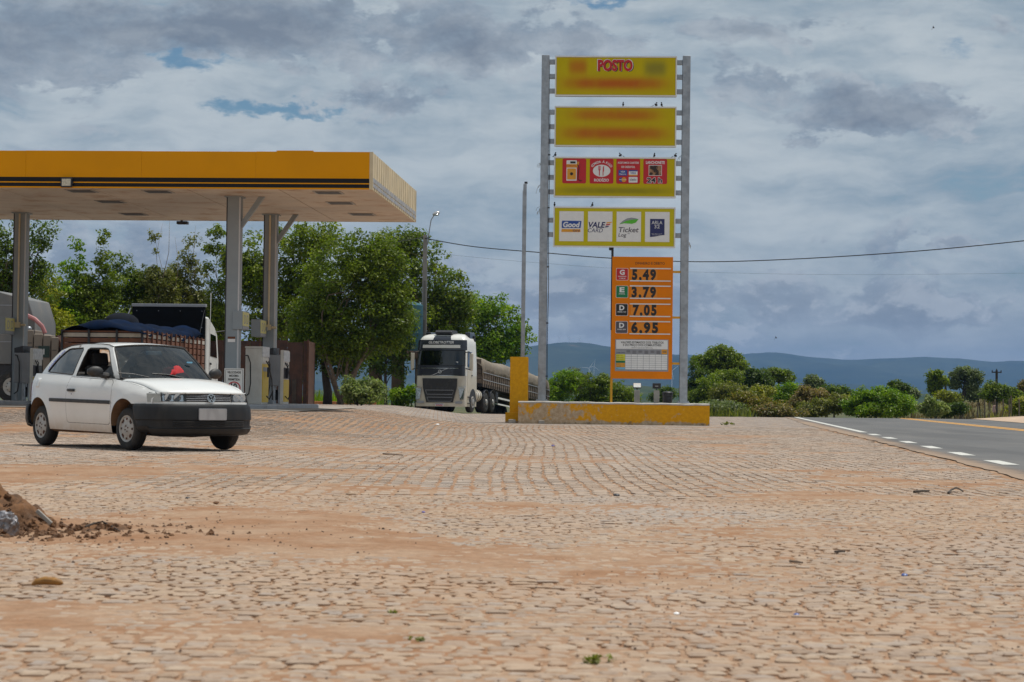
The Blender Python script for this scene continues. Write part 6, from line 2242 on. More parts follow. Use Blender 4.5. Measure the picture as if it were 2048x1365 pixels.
def make_semi():
    w = W(879, 826, 100.0)
    a = R(14)
    fwd = Vector((-math.sin(a), -math.cos(a)))
    t = empty('semi_truck', (w.x, w.y, gz(w.x, w.y)), math.atan2(fwd.y, fwd.x))
    tag(t, 'white cab-over semi truck with tarpaulin covered trailer facing the viewer', 'truck')
    white = material('cab_white', (.70, .69, .65), .35, 0, .04, 1.2, 0, 3, .2, (.45, .38, .28), coat=.4)
    beige = material('cab_shaded_white', (.60, .55, .46), .38, 0, .05, 1.2, 0, 3, .35, (.36, .28, .19), coat=.3)  # same cream white as above; shading of the lower cab put into the colour
    navy = material('cab_navy', (.016, .018, .028), .3, 0, .1, 3, coat=.5)
    chrome = M['chrome']
    XF = [(.25, -.02), (.35, 0), (.9, 0), (1.7, -.03), (2.2, -.06), (2.95, -.20), (3.45, -.27), (3.58, -.36), (3.68, -.55), (3.74, -.85)]
    HW = [(.25, 1.22), (.9, 1.24), (2.2, 1.23), (2.95, 1.19), (3.45, 1.16), (3.6, 1.08), (3.68, 1.0), (3.74, .88)]

    def ring(z, u, off=0.0):
        """u: 0 centre front, +-1 corner middle, +-2 rear end of the side"""
        xf, hw = lerp_tab(XF, z) + off, lerp_tab(HW, z) + off
        r = .22
        s = 1 if u >= 0 else -1
        v = abs(u)
        if v < .8:
            bow = .06 * (1 - (v / .8) ** 2)
            return (xf + bow - .06, s * (hw - r) * v / .8, z)
        if v < 1.2:
            b = R(90 * (v - .8) / .4)
            return (xf - .06 - r + r * math.cos(b), s * (hw - r + r * math.sin(b)), z)
        k = (v - 1.2) / .8
        return (xf - .06 - r + (-2.15 - (xf - .06 - r)) * k, s * hw, z)

    def band(z0, z1, u0, u1, mt, name, off=0.0, nz=4, nu=30, parent=None):
        us = sorted(set(list(np.linspace(u0, u1, nu)) + [x for x in (-2, -1.2, -1, -.8, .8, 1, 1.2, 2) if u0 < x < u1]))
        return MB().sheet([[ring(z, u, off) for u in us] for z in np.linspace(z0, z1, nz)]).build(name, mt, parent or t, smooth=True, angle=45)
    band(.28, 1.75, -2, 2, beige, 'cab_shell', 0, 8)
    band(1.75, 3.74, -2, -1.0, white, 'cab_side', 0, 12, 10)
    band(1.75, 3.74, 1.0, 2, white, 'cab_side', 0, 12, 10)
    MB().sheet([[ring(3.74, u) for u in np.linspace(-2, 2, 41)], [(-1.6, ring(3.74, u)[1] * .5, 3.80) for u in np.linspace(-2, 2, 41)]]).build('cab_roof', white, t, smooth=True)
    band(3.44, 3.74, -1.2, 1.2, white, 'roof_fairing', .004, 6)
    band(3.46, 3.70, -.38, .38, navy, 'sun_hatch', .012, 5, 10)
    MB().prism([(-.95, 3.745), (-.55, 3.72), (-.5, 3.84), (-.62, 3.93), (-1.5, 3.93), (-1.6, 3.8)], -.42, .42, 'y').build('roof_unit', M['dark_steel'], t, bevel=.03)
    MB().box(-2.2, -1.3, .85, 1.1, 3.5, 3.86).build('side_deflector', navy, t, bevel=.03)
    MB().box(-2.2, -1.3, -1.1, -.85, 3.5, 3.86).build('side_deflector', navy, t, bevel=.03)
    band(1.74, 2.22, -1.02, 1.02, navy, 'dark_band', .006, 5)
    band(2.22, 2.97, -1.05, 1.05, M['dark_steel'], 'windscreen_frame', .002, 5)
    ws = band(2.25, 2.94, -.98, .98, glass_material('truck_glass', (.07, .10, .10)), 'windscreen', .012, 5)
    MB().box(-.13, -.12, -.78, -.5, 2.30, 2.42).build('windscreen_paper', M['white_print'], t).location = (.0, 1.35, .0)
    vis = band(2.97, 3.46, -1.12, 1.12, navy, 'visor', .05, 5)
    band(3.07, 3.22, -.72, .72, white, 'visor_strip', .075, 2, 16, vis)
    tx = text_part('GLOBETROTTER', t, M['white_print'], 0, 0, 0, 1.25, .115, .02, .2)
    tx.rotation_euler = (0, 0, R(90))
    tx.location = (-.155, 0, 3.285)
    lg = MB()
    lg.lathe([(.085, 0), (.085, .02), (.06, .02), (.06, 0)], 20, Matrix.Translation((.012, 0, 1.94)) @ Matrix.Rotation(R(90), 4, 'Y'), closed=True)
    for s in (1,):
        lg.add([(.015, -.45, 1.745), (.015, -.40, 1.745), (.015, .45, 2.12), (.015, .40, 2.12), (.022, -.45, 1.745), (.022, -.40, 1.745), (.022, .45, 2.12), (.022, .40, 2.12)],
               [(4, 5, 6, 7), (3, 2, 1, 0), (0, 1, 5, 4), (1, 2, 6, 5), (2, 3, 7, 6), (3, 0, 4, 7)])
    lg.build('emblem', chrome, t)
    band(2.095, 2.115, -.75, .72, chrome, 'trim', .014, 2, 20)
    band(1.745, 1.77, -.72, .70, chrome, 'trim', .014, 2, 20)
    # grille
    gm = M['black_plastic']
    g = MB()
    g.prism([(-.86, 1.62), (-.83, 1.15), (-.66, .48), (.66, .48), (.83, 1.15), (.86, 1.62)], .006, .03, 'x')
    go = g.build('grille', gm, t)
    for z0, z1, hw0 in ((.86, 1.06, .70), (.53, .72, .62)):
        f = MB()
        f.tube([(.036, -hw0, z1), (.036, hw0, z1), (.036, hw0 * .9, z0), (.036, -hw0 * .9, z0), (.036, -hw0, z1)], .012, 5)
        f.build('grille_trim', M['grey_print'], go)
        for k in range(3):
            z = z0 + .04 + .05 * k
            MB().box(.031, .042, -hw0 * .86, hw0 * .86, z, z + .02).build('grille_bar', M['dark_steel'], go)
    MB().box(.031, .04, -.45, .45, 1.46, 1.52).build('grille_bar', M['dark_steel'], go)
    for sd in (-1, 1):
        h = MB()
        h.add([(.02, sd * 1.0, .62), (.0, sd * 1.17, .62), (-.06, sd * 1.20, 1.16), (.01, sd * .92, 1.14)], [(0, 1, 2, 3)])
        ho_ = h.build('headlight', M['chrome'], t, solid=-.02)
        h2 = MB().add([(.045, sd * .99, .60), (.02, sd * 1.19, .60), (-.04, sd * 1.22, 1.20), (.035, sd * .90, 1.17)], [(0, 1, 2, 3)]).build('lens', M['lamp_glass'], ho_)
        MB().tube([(.04, sd * .90, 1.17), (-.03, sd * 1.22, 1.22), (-.12, sd * 1.245, 1.24)], .02, 5).build('lamp_brow', M['chrome'], ho_)
        MB().box(.012, .03, min(sd * .78, sd * 1.12), max(sd * .78, sd * 1.12), .42, .53).build('fog_lamp', M['grey_print'], t, bevel=.01)
        # mirror on its arm
        mr = MB().box(-.12, .02, -.09, .09, -.42, .42, Matrix.Translation((-.25, sd * 1.46, 2.42))).build('wing_mirror', beige, t, bevel=.05)
        MB().tube([(-.2, sd * 1.18, 2.86), (-.22, sd * 1.36, 2.9), (-.25, sd * 1.44, 2.82)], .025, 6).build('mirror_arm', M['dark_steel'], mr)
        MB().tube([(-.2, sd * 1.2, 2.1), (-.25, sd * 1.44, 2.05)], .025, 6).build('mirror_arm', M['dark_steel'], mr)
        yy = sd * 1.235
        y0, y1 = min(yy, yy + sd * .012), max(yy, yy + sd * .012)
        MB().prism([(-.42, 2.2), (-.55, 2.9), (-1.25, 2.9), (-1.3, 2.25), (-.9, 2.12)], y0 - .03, y1 - .0, 'y').build('side_window', M['dark_glass'], t)
        d_ = MB().prism([(-.45, 1.0), (-.45, 2.1), (-.9, 2.1), (-1.34, 2.22), (-1.34, 1.0)], y0, y1 + sd * .0, 'y').build('door', beige, t)
        MB().box(-1.28, -1.12, min(yy + sd * .013, yy + sd * .04), max(yy + sd * .013, yy + sd * .04), 1.75, 1.80).build('handle', M['dark_steel'], d_)
        st = MB()
        for z in (.42, .72):
            st.box(-1.0, -.5, min(yy, yy + sd * .03), max(yy, yy + sd * .03), z, z + .05)
        st.build('step', M['dark_steel'], t)
        ar = MB().prism([(-1.42 + .62 * math.cos(R(q)), .52 + .62 * math.sin(R(q))) for q in range(0, 181, 15)], yy - sd * .05, yy + sd * .016, 'y')
        ar.build('wheel_arch', M['dark_steel'], t)
        lorry_wheel(t, -1.42, sd * 1.10, .51, sd=sd)
        MB().lathe([(.28, -.45), (.31, -.43), (.31, .43), (.28, .45)], 20, Matrix.Translation((-2.55, sd * .98, .82)) @ Matrix.Rotation(R(90), 4, 'Y')).build('fuel_tank', beige, t, smooth=True)
        for x in (-2.75, -2.35):
            MB().lathe([(.312, -.02), (.32, -.02), (.32, .02), (.312, .02)], 20, Matrix.Translation((x, sd * .98, .82)) @ Matrix.Rotation(R(90), 4, 'Y'), closed=True).build('tank_strap', M['dark_steel'], t)
        for x in (-3.9, -5.2):
            lorry_wheel(t, x, sd * 1.02, .51 - .02, wdt=.5, sd=sd, dual=True)
            MB().sheet([[(x + .60 * math.cos(R(q)), sd * yq, .52 + .60 * math.sin(R(q))) for q in range(20, 171, 15)] for yq in (.75, 1.28)]).build('mudguard', M['dark_steel'], t, smooth=True, solid=.02)
    band(.28, .46, -1.15, 1.15, beige, 'bumper', .03, 3)
    MB().box(.034, .044, -.20, .20, .30, .41).build('number_plate', M['white_print'], t)
    MB().box(.0445, .046, -.20, .20, .385, .41).build('plate_band', M['blue_print'], t)
    for k in range(7):
        MB().box(.0442, .046, -.165 + k * .048, -.132 + k * .048, .312, .372).build('plate_mark', M['red_print'], t)
    MB().box(-2.14, -1.95, -1.15, 1.15, .9, 3.7).build('cab_rear', M['dark_steel'], t)
    MB().box(-6.2, -1.5, -.42, .42, .62, .95).build('chassis', M['dark_steel'], t)

    # trailer, lying a little downhill
    def dn(mb):
        mb.v = [(x, y, z - .055 * max(0, -x - 3.2)) for x, y, z in mb.v]
        return mb
    X0, X1 = -3.0, -17.5
    board = material('trailer_board', (.20, .155, .12), .85, 0, .3, 4, .3, 20, .5, (.12, .09, .07))
    tarp = material('grey_tarp', (.20, .165, .125), .75, 0, .14, 2.0, .5, 7, .3, (.14, .11, .085))
    dn(MB().box(X1, X0, -1.28, 1.28, 1.28, 1.42)).build('bed', M['dark_steel'], t)
    for sd in (-1, 1):
        for k in range(4):
            z = 1.43 + .20 * k
            dn(MB().box(X1, X0, min(sd * 1.25, sd * 1.28), max(sd * 1.25, sd * 1.28), z, z + .185)).build('side_board', board, t)
        x = X0 - .1
        while x > X1:
            dn(MB().box(x - .04, x + .04, min(sd * 1.285, sd * 1.33), max(sd * 1.285, sd * 1.33), 1.25, 2.22)).build('stake', board, t)
            x -= .42
        for z in (1.60, 1.95):
            dn(MB().box(X1, X0, min(sd * 1.335, sd * 1.35), max(sd * 1.335, sd * 1.35), z, z + .035)).build('rail', M['grey_print'], t)
    for k in range(5):
        MB().box(X0, X0 + .03, -1.24, 1.24, 1.43 + .24 * k, 1.43 + .24 * k + .22).build('front_board', board, t)
    P = []
    for i in range(46):
        x = X0 + .12 + (X1 - X0 - .2) * i / 45
        row = []
        for j in range(21):
            u = -1 + 2 * j / 20
            if abs(u) > .72:
                k = (abs(u) - .72) / .28
                zz_ = 2.42 - k * (.46 + .05 * math.sin(x * 2.1 + (u > 0)) + .03 * math.sin(x * 5.3))
                yy_ = math.copysign(1.33 + .015 * math.sin(x * 8 + k * 3), u)
            else:
                zz_ = 2.42 + .30 * (1 - (abs(u) / .72) ** 6) + .04 * math.sin(x * 1.3) + .015 * math.sin(x * 6 + u * 3)
                yy_ = u / .72 * 1.33
            if i == 0 or i == 45:
                zz_ -= .35 * (1 - abs(u)) + .12
            row.append((x, yy_, zz_))
        P.append(row)
    dn(MB().sheet(P)).build('tarpaulin', tarp, t, smooth=True, angle=60, solid=.01)
    dn(MB().box(-16.5, -7, -.5, .5, .95, 1.27)).build('trailer_frame', M['dark_steel'], t)
    for x in (-13.4, -14.65, -15.9):
        for sd in (-1, 1):
            lorry_wheel(t, x, sd * 1.02, .50 - .055 * (-x - 3.2), wdt=.5, sd=sd, dual=True)
    dn(MB().box(-8.9, -6.3, 1.2, 1.26, .55, .62)).build('side_guard', M['white_paint'], t)
    dn(MB().box(-8.9, -6.3, 1.2, 1.26, .85, .93)).build('side_guard', M['white_paint'], t)
    dn(MB().box(-6.35, -5.85, .8, 1.25, .65, 1.2)).build('tool_box', M['dark_steel'], t, bevel=.02)


make_semi()


def make_stake_truck():
    rc = W(204, 700, 63.0)
    z0 = gz(rc.x, rc.y)
    fwd = Vector((.072, .997))
    t = empty('stake_truck', (rc.x, rc.y, z0), math.atan2(fwd.y, fwd.x))
    tag(t, 'wooden stake-bed truck seen from behind with blue tarpaulin and black headboard', 'truck')
    wood = material('red_wood', (.16, .065, .036), .8, 0, .3, 4, .3, 20, .4, (.12, .07, .05))
    pale = material('pale_wood', (.42, .38, .33), .8, 0, .12, 4, .2, 20, .35, (.28, .2, .14))
    blue = material('blue_tarp', (.002, .009, .030), .9, 0, .4, 2.5, .5, 6, .2, (.01, .012, .02), spec=.08)
    L, hw = 8.4, 1.26
    MB().box(0, L, -hw, hw, .95, 1.10).build('bed', M['dark_steel'], t)
    planks = [(1.12, .24, wood), (1.39, .24, wood), (1.66, .17, wood), (1.86, .13, wood), (2.02, .12, pale), (2.16, .05, wood)]
    for sd in (-1, 1):
        y0, y1 = sd * (hw - .03), sd * hw
        for z, h, mt in planks:
            MB().box(.04, L, min(y0, y1), max(y0, y1), z, z + h).build('side_board', mt, t)
        x = .35
        while x < L:
            MB().box(x - .03, x + .03, min(y1 + sd * .003, y1 + sd * .05), max(y1 + sd * .003, y1 + sd * .05), .95, 2.24).build('stake', wood, t)
            x += .62
    for z, h, mt in planks:
        MB().box(0, .03, -hw, hw, z, z + h).build('tail_board', mt, t)
    for y in (-1.22, -.45, .4, 1.22):
        MB().box(-.05, -.003, y - .03, y + .03, .95, 2.24).build('stake', M['dark_steel'], t)
    # blue tarpaulin sagging over the load
    P = []
    g = random.Random(5)
    for i in range(34):
        x = -.12 + (L - .3) * i / 33
        row = []
        for j in range(19):
            u = -1 + 2 * j / 18
            edge = max(0, abs(u) - .9) / .1
            z = 2.24 + .30 * (1 - u * u) * (0.55 + .45 * math.sin(x * .75 + .6) ** 2) + .05 * math.sin(x * 3 + u * 4) + .03 * math.sin(x * 7.7 - u * 5) - edge * (.10 + .06 * math.sin(x * 4))
            if i == 0:
                z -= .12 + .05 * math.sin(u * 7)
            if x > 6.2 and u < .2:
                z += .28 * math.exp(-((x - 7.3) / .7) ** 2 - ((u + .75) / .4) ** 2)
            row.append((x, u * (hw + .05), z))
        P.append(row)
    MB().sheet(P).build('tarpaulin', blue, t, smooth=True, angle=60, solid=.01)
    MB().ball((1.6, -.15, 2.5), .6, .55, .32, 14, 8).build('load_bump', material('dark_tarp', (.010, .012, .018), .9, 0, .3, 3, .4, 8, spec=.1), t, smooth=True)
    # black headboard
    hb = MB().box(L + .02, L + .10, -hw, hw, 1.1, 3.30).build('headboard', material('black_board', (.007, .007, .008), .9, 0, .2, 3, spec=.1), t)
    MB().box(L, L + .16, -hw - .02, hw + .02, 3.3, 3.40).build('headboard_cap', M['grey_print'], hb, bevel=.01)
    for y in (-1.15, -.4, .35, 1.1):
        for z in (3.16, 2.6, 2.0):
            MB().box(L + .005, L + .019, y - .012, y + .012, z - .012, z + .012).build('rivet', M['grey_print'], hb)
    for k in range(9):
        MB().box(L + .010, L + .0195, -hw + .02, hw - .02, 1.25 + k * .23, 1.25 + k * .23 + .012).build('batten', M['black_board'], hb)
    # cab ahead
    wh = material('truck_white', (.66, .66, .64), .4, 0, .05, 2, 0, 3, .2, (.4, .32, .22))
    cab = MB().prism([(L + .2, .55), (L + 2.1, .55), (L + 2.2, 1.5), (L + 1.9, 2.45), (L + 1.55, 2.65), (L + .5, 2.98), (L + .2, 2.98)], -hw - .03, hw + .03, 'y').build('cab', wh, t, bevel=.08)
    for sd in (-1, 1):
        y = sd * (hw + .032)
        MB().prism([(L + .75, 1.65), (L + 1.85, 1.6), (L + 1.62, 2.36), (L + .75, 2.42)], min(y, y + sd * .006), max(y, y + sd * .006), 'y').build('side_window', M['dark_glass'], cab)
        MB().box(L + .62, L + .645, min(y, y + sd * .006), max(y, y + sd * .006), .8, 2.5).build('door_gap', M['dark_steel'], cab)
        MB().box(L + .68, L + .86, min(y, y + sd * .035), max(y, y + sd * .035), 1.35, 1.42).build('handle', M['dark_steel'], cab)
        mr = MB().box(-.05, .05, -.12, .12, -.30, .30, Matrix.Translation((L + 1.95, sd * (hw + .42), 2.15))).build('wing_mirror', M['dark_steel'], t, bevel=.03)
        MB().tube([(L + 1.6, sd * (hw + .02), 2.5), (L + 1.8, sd * (hw + .30), 2.55), (L + 1.95, sd * (hw + .42), 2.45)], .018, 6).build('mirror_arm', M['dark_steel'], mr)
        for x in (1.5, 2.75):
            lorry_wheel(t, x, sd * .98, .5, wdt=.5, sd=sd, dual=True)
        lorry_wheel(t, L + 1.0, sd * 1.08, .5, sd=sd)
    MB().box(.1, L + 2, -.4, .4, .6, .94).build('chassis', M['dark_steel'], t)
    MB().tube([(L + .2, -hw - .12, 1.2), (L + .25, -hw - .14, 3.8)], .012, 5).build('aerial', M['white_paint'], t)
    MB().tube([(L + .0, -hw + .02, 3.2), (L - .9, -hw + .0, 2.2)], .01, 4).build('rope', M['dark_steel'], t)
    MB().tube([(L + .1, hw + .08, 3.25), (L + .1, hw + .45, 2.2)], .02, 5).build('pole', M['white_paint'], t)
    MB().box(-.03, .0, -1.1, -.85, .82, .94).build('tail_light', material('lorry_red', (.35, .01, .01), .3), t)
    MB().box(-.03, .0, .85, 1.1, .82, .94).build('tail_light', M['lorry_red'], t)


make_stake_truck()


def make_tank_truck():
    """pale box truck with beige side tanks, half hidden at the left edge"""
    w = W(20, 720, 66.0)
    z0 = gz(w.x, w.y)
    t = empty('service_truck', (w.x, w.y, z0), R(-4))
    tag(t, 'pale box truck with beige side compartments half hidden at the left edge', 'truck')
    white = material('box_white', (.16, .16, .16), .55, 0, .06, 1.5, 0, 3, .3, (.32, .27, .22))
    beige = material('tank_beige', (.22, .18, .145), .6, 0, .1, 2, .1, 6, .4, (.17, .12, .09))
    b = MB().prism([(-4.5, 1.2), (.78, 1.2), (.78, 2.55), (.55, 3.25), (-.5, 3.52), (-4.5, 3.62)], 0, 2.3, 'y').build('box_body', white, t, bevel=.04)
    for z in (1.9, 2.6, 3.05):
        MB().box(-4.4, .5, -.012, -.002, z, z + .025).build('panel_seam', M['grey_print'], b)
    MB().box(-4.5, .9, .1, 2.2, .7, 1.19).build('chassis', M['dark_steel'], t)
    for k, (x0, x1, zt) in enumerate(((.25, .86, 2.28), (.88, 1.16, 2.16), (1.18, 1.42, 2.12), (1.44, 1.66, 2.06))):
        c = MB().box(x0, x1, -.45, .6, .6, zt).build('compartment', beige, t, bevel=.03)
        MB().box(x0 + .04, x1 - .04, -.462, -.452, 1.0, 1.02).build('seam', M['dark_steel'], c)
        MB().box(x0 + .04, x1 - .04, -.462, -.452, zt - .42, zt - .40).build('seam', M['dark_steel'], c)
    MB().box(1.04, 1.40, -.475, -.463, 1.42, 1.78).build('hazard_plate', material('plate_green', (.01, .035, .03), .5), t)
    text_part('31', t, M['white_print'], 1.16, 1.52, -.476, .15, .17, .02)
    MB().tube([(.55, -.2, 2.75), (.85, -.25, 2.62), (1.1, -.3, 2.40), (1.2, -.3, 2.18)], .07, 8).build('hose', material('pink_hose', (.36, .14, .14), .5), t, smooth=True)
    MB().prism([(1.55, 2.1), (1.62, 2.12), (1.95, 1.4), (1.85, 1.35)], -.4, .5, 'y').build('mud_flap', M['rust'], t)
    MB().ball((.62, -.1, 2.32), .1, .1, .09, 10, 6).build('filler_cap', M['galvanised'], t, smooth=True)
    for x in (-3.4, .2, 1.35):
        lorry_wheel(t, x, -.25, .5, wdt=.3, sd=-1)
    st = MB().box(.44, .60, -.475, -.463, 1.5, 1.95)
    st.build('blue_tool', material('tool_blue', (.04, .07, .2), .5), t)


make_tank_truck()

# ------------------------------------------------------------------ behind the station: tank, wall, pole, wires
w = W(783, 800, 105)
tk = empty('water_tank', (w.x, 105, gz(w.x, 105)))
tag(tk, 'turquoise water tank on brown concrete pillars behind the trees', 'tank')
zb = gz(w.x, 105)
turq = material('tank_turquoise', (.012, .085, .12), .6, 0, .15, 1.2, .05, 6, .3, (.03, .08, .09))
s97 = FPX / 105
hz97 = 0.78 - zb
ztop, zbot = hz97 + (794 - 605) / s97, hz97 + (794 - 702) / s97
MB().lathe([(1.38, zbot), (1.42, zbot + .1), (1.42, ztop - .1), (1.30, ztop), (.3, ztop + .25)], 36, Matrix.Translation((.05, 1.2, 0))).build('tank_shell', turq, tk, smooth=True, angle=40)
for z in (zbot + .9, zbot + 1.8):
    MB().lathe([(1.425, z), (1.44, z), (1.44, z + .05), (1.425, z + .05)], 36, Matrix.Translation((.05, 1.2, 0)), closed=True).build('hoop', turq, tk, smooth=True)
MB().box(-1.2, 1.75, -.2, 2.6, zbot - .38, zbot - .005).build('platform', M['brown_pillar'], tk, bevel=.02)
for x, y, ww in ((.30, -.15, .31), (-.95, .55, .24), (1.38, .1, .2), (-.9, 2.2, .25), (1.3, 2.3, .25)):
    MB().box(x - ww, x + ww, y, y + .5, -.6, zbot - .382).build('pillar', M['brown_pillar'], tk, bevel=.02)

wl = W(616, 812, 80)
rw = empty('rusty_wall', (wl.x, 80, gz(wl.x, 80)))
tag(rw, 'dark rusty sheet metal enclosure behind the fuel pumps', 'wall')
hw_ = .78 - gz(wl.x, 80) + (791 - 682) / (FPX / 80)
x = -3.75
k = 0
while x < -.02:
    x1 = min(0, x + random.uniform(.42, .62))
    MB().box(x + .006, x1 - .006, .0 + .02 * (k % 2), .03 + .02 * (k % 2), -.1, hw_ + random.uniform(-.05, .03)).build('sheet', material('rust_sheet', (.055, .026, .018), .85, 0, .5, 3, .3, 15, .5, (.10, .04, .02)), rw)
    x = x1
    k += 1
for x in (-3.6, -1.9, -.06):
    MB().box(x, x + .07, -.07, -.004, -.1, hw_ + .06).build('post', M['rust'], rw)
MB().box(-.04, -.0, .05, 2.6, -.1, hw_).build('side_sheet', M['rust'], rw)
MB().box(-.62, -.45, -.03, -.003, -.05, .95).build('opening_board', M['bark_dark'], rw)

# low orange kerb behind the tree
wk = W(660, 812, 90)
kb = empty('low_kerb', (wk.x, 90, gz(wk.x, 90)))
tag(kb, 'low orange painted kerb at the edge of the scrub', 'kerb')
for i in range(5):
    MB().box(-1.6 + i * .72, -1.6 + i * .72 + .69, 0, .18, -.1, .16).build('kerb_stone', material('kerb_orange', (.42, .16, .05), .8, 0, .25, 4, .2, 15, .4, (.25, .18, .12)), kb, bevel=.015)


# concrete lamp pole with swan-neck lamp
wp_ = W(846, 815, 107)
pz = gz(wp_.x, 107)
pole = empty('lamp_pole', (wp_.x, 107, pz))
tag(pole, 'concrete lamp pole with a bent arm street lamp behind the semi truck', 'street lamp')
ph = .78 - pz + (795 - 470) / (FPX / 107)
MB().add([(-.16, -.12, 0), (.16, -.12, 0), (.16, .12, 0), (-.16, .12, 0), (-.10, -.08, ph), (.10, -.08, ph), (.10, .08, ph), (-.10, .08, ph)],
         [(3, 2, 1, 0), (4, 5, 6, 7), (0, 1, 5, 4), (1, 2, 6, 5), (2, 3, 7, 6), (3, 0, 4, 7)]).build('shaft', material('pole_concrete', (.27, .25, .225), .9, 0, .12, 2, .3, 12), pole)
for z in (1.2, 3.2, 5.2):
    MB().box(-.045, .045, -.155 + z * .006, -.05, z, z + 1.5).build('recess_shade', material('pole_recess_shade', (.17, .155, .14), .9), pole)  # raised darker plates: the shade of the recesses is put into the colour
MB().tube([(.12, 0, ph - .5), (.2, 0, ph + .2), (.28, 0, ph + .75), (.45, 0, ph + 1.05)], .03, 6).build('lamp_arm', M['galvanised'], pole, smooth=True)
MB().ball((0, 0, 0), .20, .11, .10, 14, 8, Matrix.Translation((.54, -.0, ph + 1.10)) @ Matrix.Rotation(R(-20), 4, 'Y')).build('lamp_head', material('lamp_shell', (.55, .53, .52), .3, .6, .1), pole, smooth=True)
MB().ball((0, 0, 0), .13, .08, .06, 12, 6, Matrix.Translation((.56, -.06, ph + 1.04))).build('lamp_glass', M['chrome'], pole, smooth=True)
MB().tube([(-.22, -.06, ph - .12), (.22, -.06, ph - .12)], .02, 6).build('insulator_bar', M['dark_steel'], pole)


def wire(pts, r, label, name='overhead_wire'):
    P = [W(*p) for p in pts]
    # smooth through the points
    xs = np.linspace(0, len(P) - 1, (len(P) - 1) * 8 + 1)
    out = []
    for q in xs:
        i = min(len(P) - 2, int(q))
        u = q - i
        p0, p1, p2, p3 = P[max(0, i - 1)], P[i], P[i + 1], P[min(len(P) - 1, i + 2)]
        out.append(.5 * ((2 * p1) + (p2 - p0) * u + (2 * p0 - 5 * p1 + 4 * p2 - p3) * u * u + (3 * p1 - p0 - 3 * p2 + p3) * u ** 3))
    o = MB().tube(out, r, 5).build(name, M['dark_steel'], None, smooth=True)
    tag(o, label, 'cable', 'overhead wires')


wire([(850, 477, 106.9), (950, 494, 106), (1100, 507, 105), (1225, 517, 104), (1400, 524, 102), (1600, 518, 100), (1830, 503, 97), (2048, 482, 95), (2300, 452, 92)], .024, 'thick black overhead cable sagging from the lamp pole to the right')
wire([(842, 476, 107), (760, 490, 104), (660, 508, 101), (560, 524, 99), (430, 541, 97), (250, 548, 95), (60, 545, 93)], .013, 'thin dark wire running left from the lamp pole through the trees')
wire([(850, 505, 107), (1050, 524, 118), (1300, 541, 126), (1600, 549, 132), (1850, 549, 136), (2100, 546, 140)], .005, 'faint thin wire below the thick cable at the right')

# distant electric poles
for px, Y, ytop, lab in ((1993, 180, 741, 'distant electric pole with crossarm at the right'), (1891, 205, 754, 'distant thin electric pole between the two trees')):
    w_ = W(px, 800, Y)
    z_ = gz(w_.x, Y)
    e = empty('electric_pole', (w_.x, Y, z_))
    tag(e, lab, 'electric pole', 'distant electric poles')
    h_ = W(px, ytop, Y).z - z_
    MB().tube([(0, 0, 0), (0, 0, h_)], [.14, .10], 8).build('shaft', M['bark_dark'], e, smooth=True)
    MB().box(-.42, .42, -.05, .05, h_ - .22, h_ - .12).build('crossarm', M['bark_dark'], e)
    for x in (-.38, 0, .38):
        MB().lathe([(.04, h_ - .119), (.05, h_ - .05), (.02, h_ + .02)], 6, Matrix.Translation((x, 0, 0 if x else .12))).build('insulator', M['dark_steel'], e)

# fence by the far verge
for i, (px, ht) in enumerate(((1955, .75), (1969, .95), (1979, .85), (1990, 1.0), (2006, 1.0), (2018, 1.0), (2022, 1.2), (2038, 1.0))):
    Y = 126 - i * .4
    w_ = W(px, 812, Y)
    o = MB().tube([(0, 0, -.1), (.02, 0, ht * .5), (.0, 0, ht)], [.05, .045, .04], 6).build('fence_post', M['bark'], None, smooth=True)
    o.location = (w_.x, Y, W(px, 829, Y).z - .1)
    tag(o, ('weathered fence post beyond the highway, ' + ('first', 'second', 'third', 'fourth', 'fifth', 'sixth', 'seventh', 'last')[i] + ' from the left'), 'fence post', 'fence posts beyond the highway')
ck = MB()
P = [[(.10 * math.sin(i * .9) * (1 - j / 8) * .4 + (i - 2.5) * .05 * (1 - .5 * j / 7), .03 * math.cos(i * 1.7 + j), .1 + j * .065) for i in range(6)] for j in range(8)]
o = ck.sheet(P).build('pink_cloth', material('pink_cloth', (.50, .32, .30), .8, 0, .15, 10), None, smooth=True, solid=.02)
w_ = W(1988, 828, 124)
o.location = (w_.x, 124, W(1988, 830, 124).z)
tag(o, 'pale pink cloth hanging on the far fence', 'cloth')


# wind turbines
def turbine(px, ytop, Y, zbase, blade, phase, label):
    w_ = W(px, ytop, Y)
    e = empty('wind_turbine', (w_.x, Y, zbase))
    tag(e, label, 'wind turbine', 'wind turbines on the mountain')
    h = w_.z - zbase
    wt = material('turbine_white', (.75, .76, .78), .5)
    MB().tube([(0, 0, 0), (0, 0, h)], [blade * .045, blade * .025], 8).build('tower', wt, e, smooth=True)
    MB().box(-blade * .03, blade * .03, -blade * .10, blade * .08, h - blade * .02, h + blade * .05).build('nacelle', wt, e)
    for k in range(3):
        a = R(phase + 120 * k)
        d = Vector((math.sin(a), 0, math.cos(a)))
        n_ = Vector((math.cos(a), 0, -math.sin(a)))
        c = Vector((0, -blade * .12, h + .015 * blade))
        pts = [c, c + d * blade * .2 + n_ * blade * .055, c + d * blade, c + d * blade * .98 - n_ * blade * .008, c + d * blade * .15 - n_ * blade * .02]
        m_ = MB()
        m_.add([tuple(p) for p in pts] + [tuple(p + Vector((0, blade * .02, 0))) for p in pts],
               [(0, 1, 2, 3, 4), (9, 8, 7, 6, 5)] + [(i, (i + 1) % 5, 5 + (i + 1) % 5, 5 + i) for i in range(5)])
        m_.build('blade', wt, e)


def ridge_z(px, Y):
    return W(px, 690, Y).z - 12


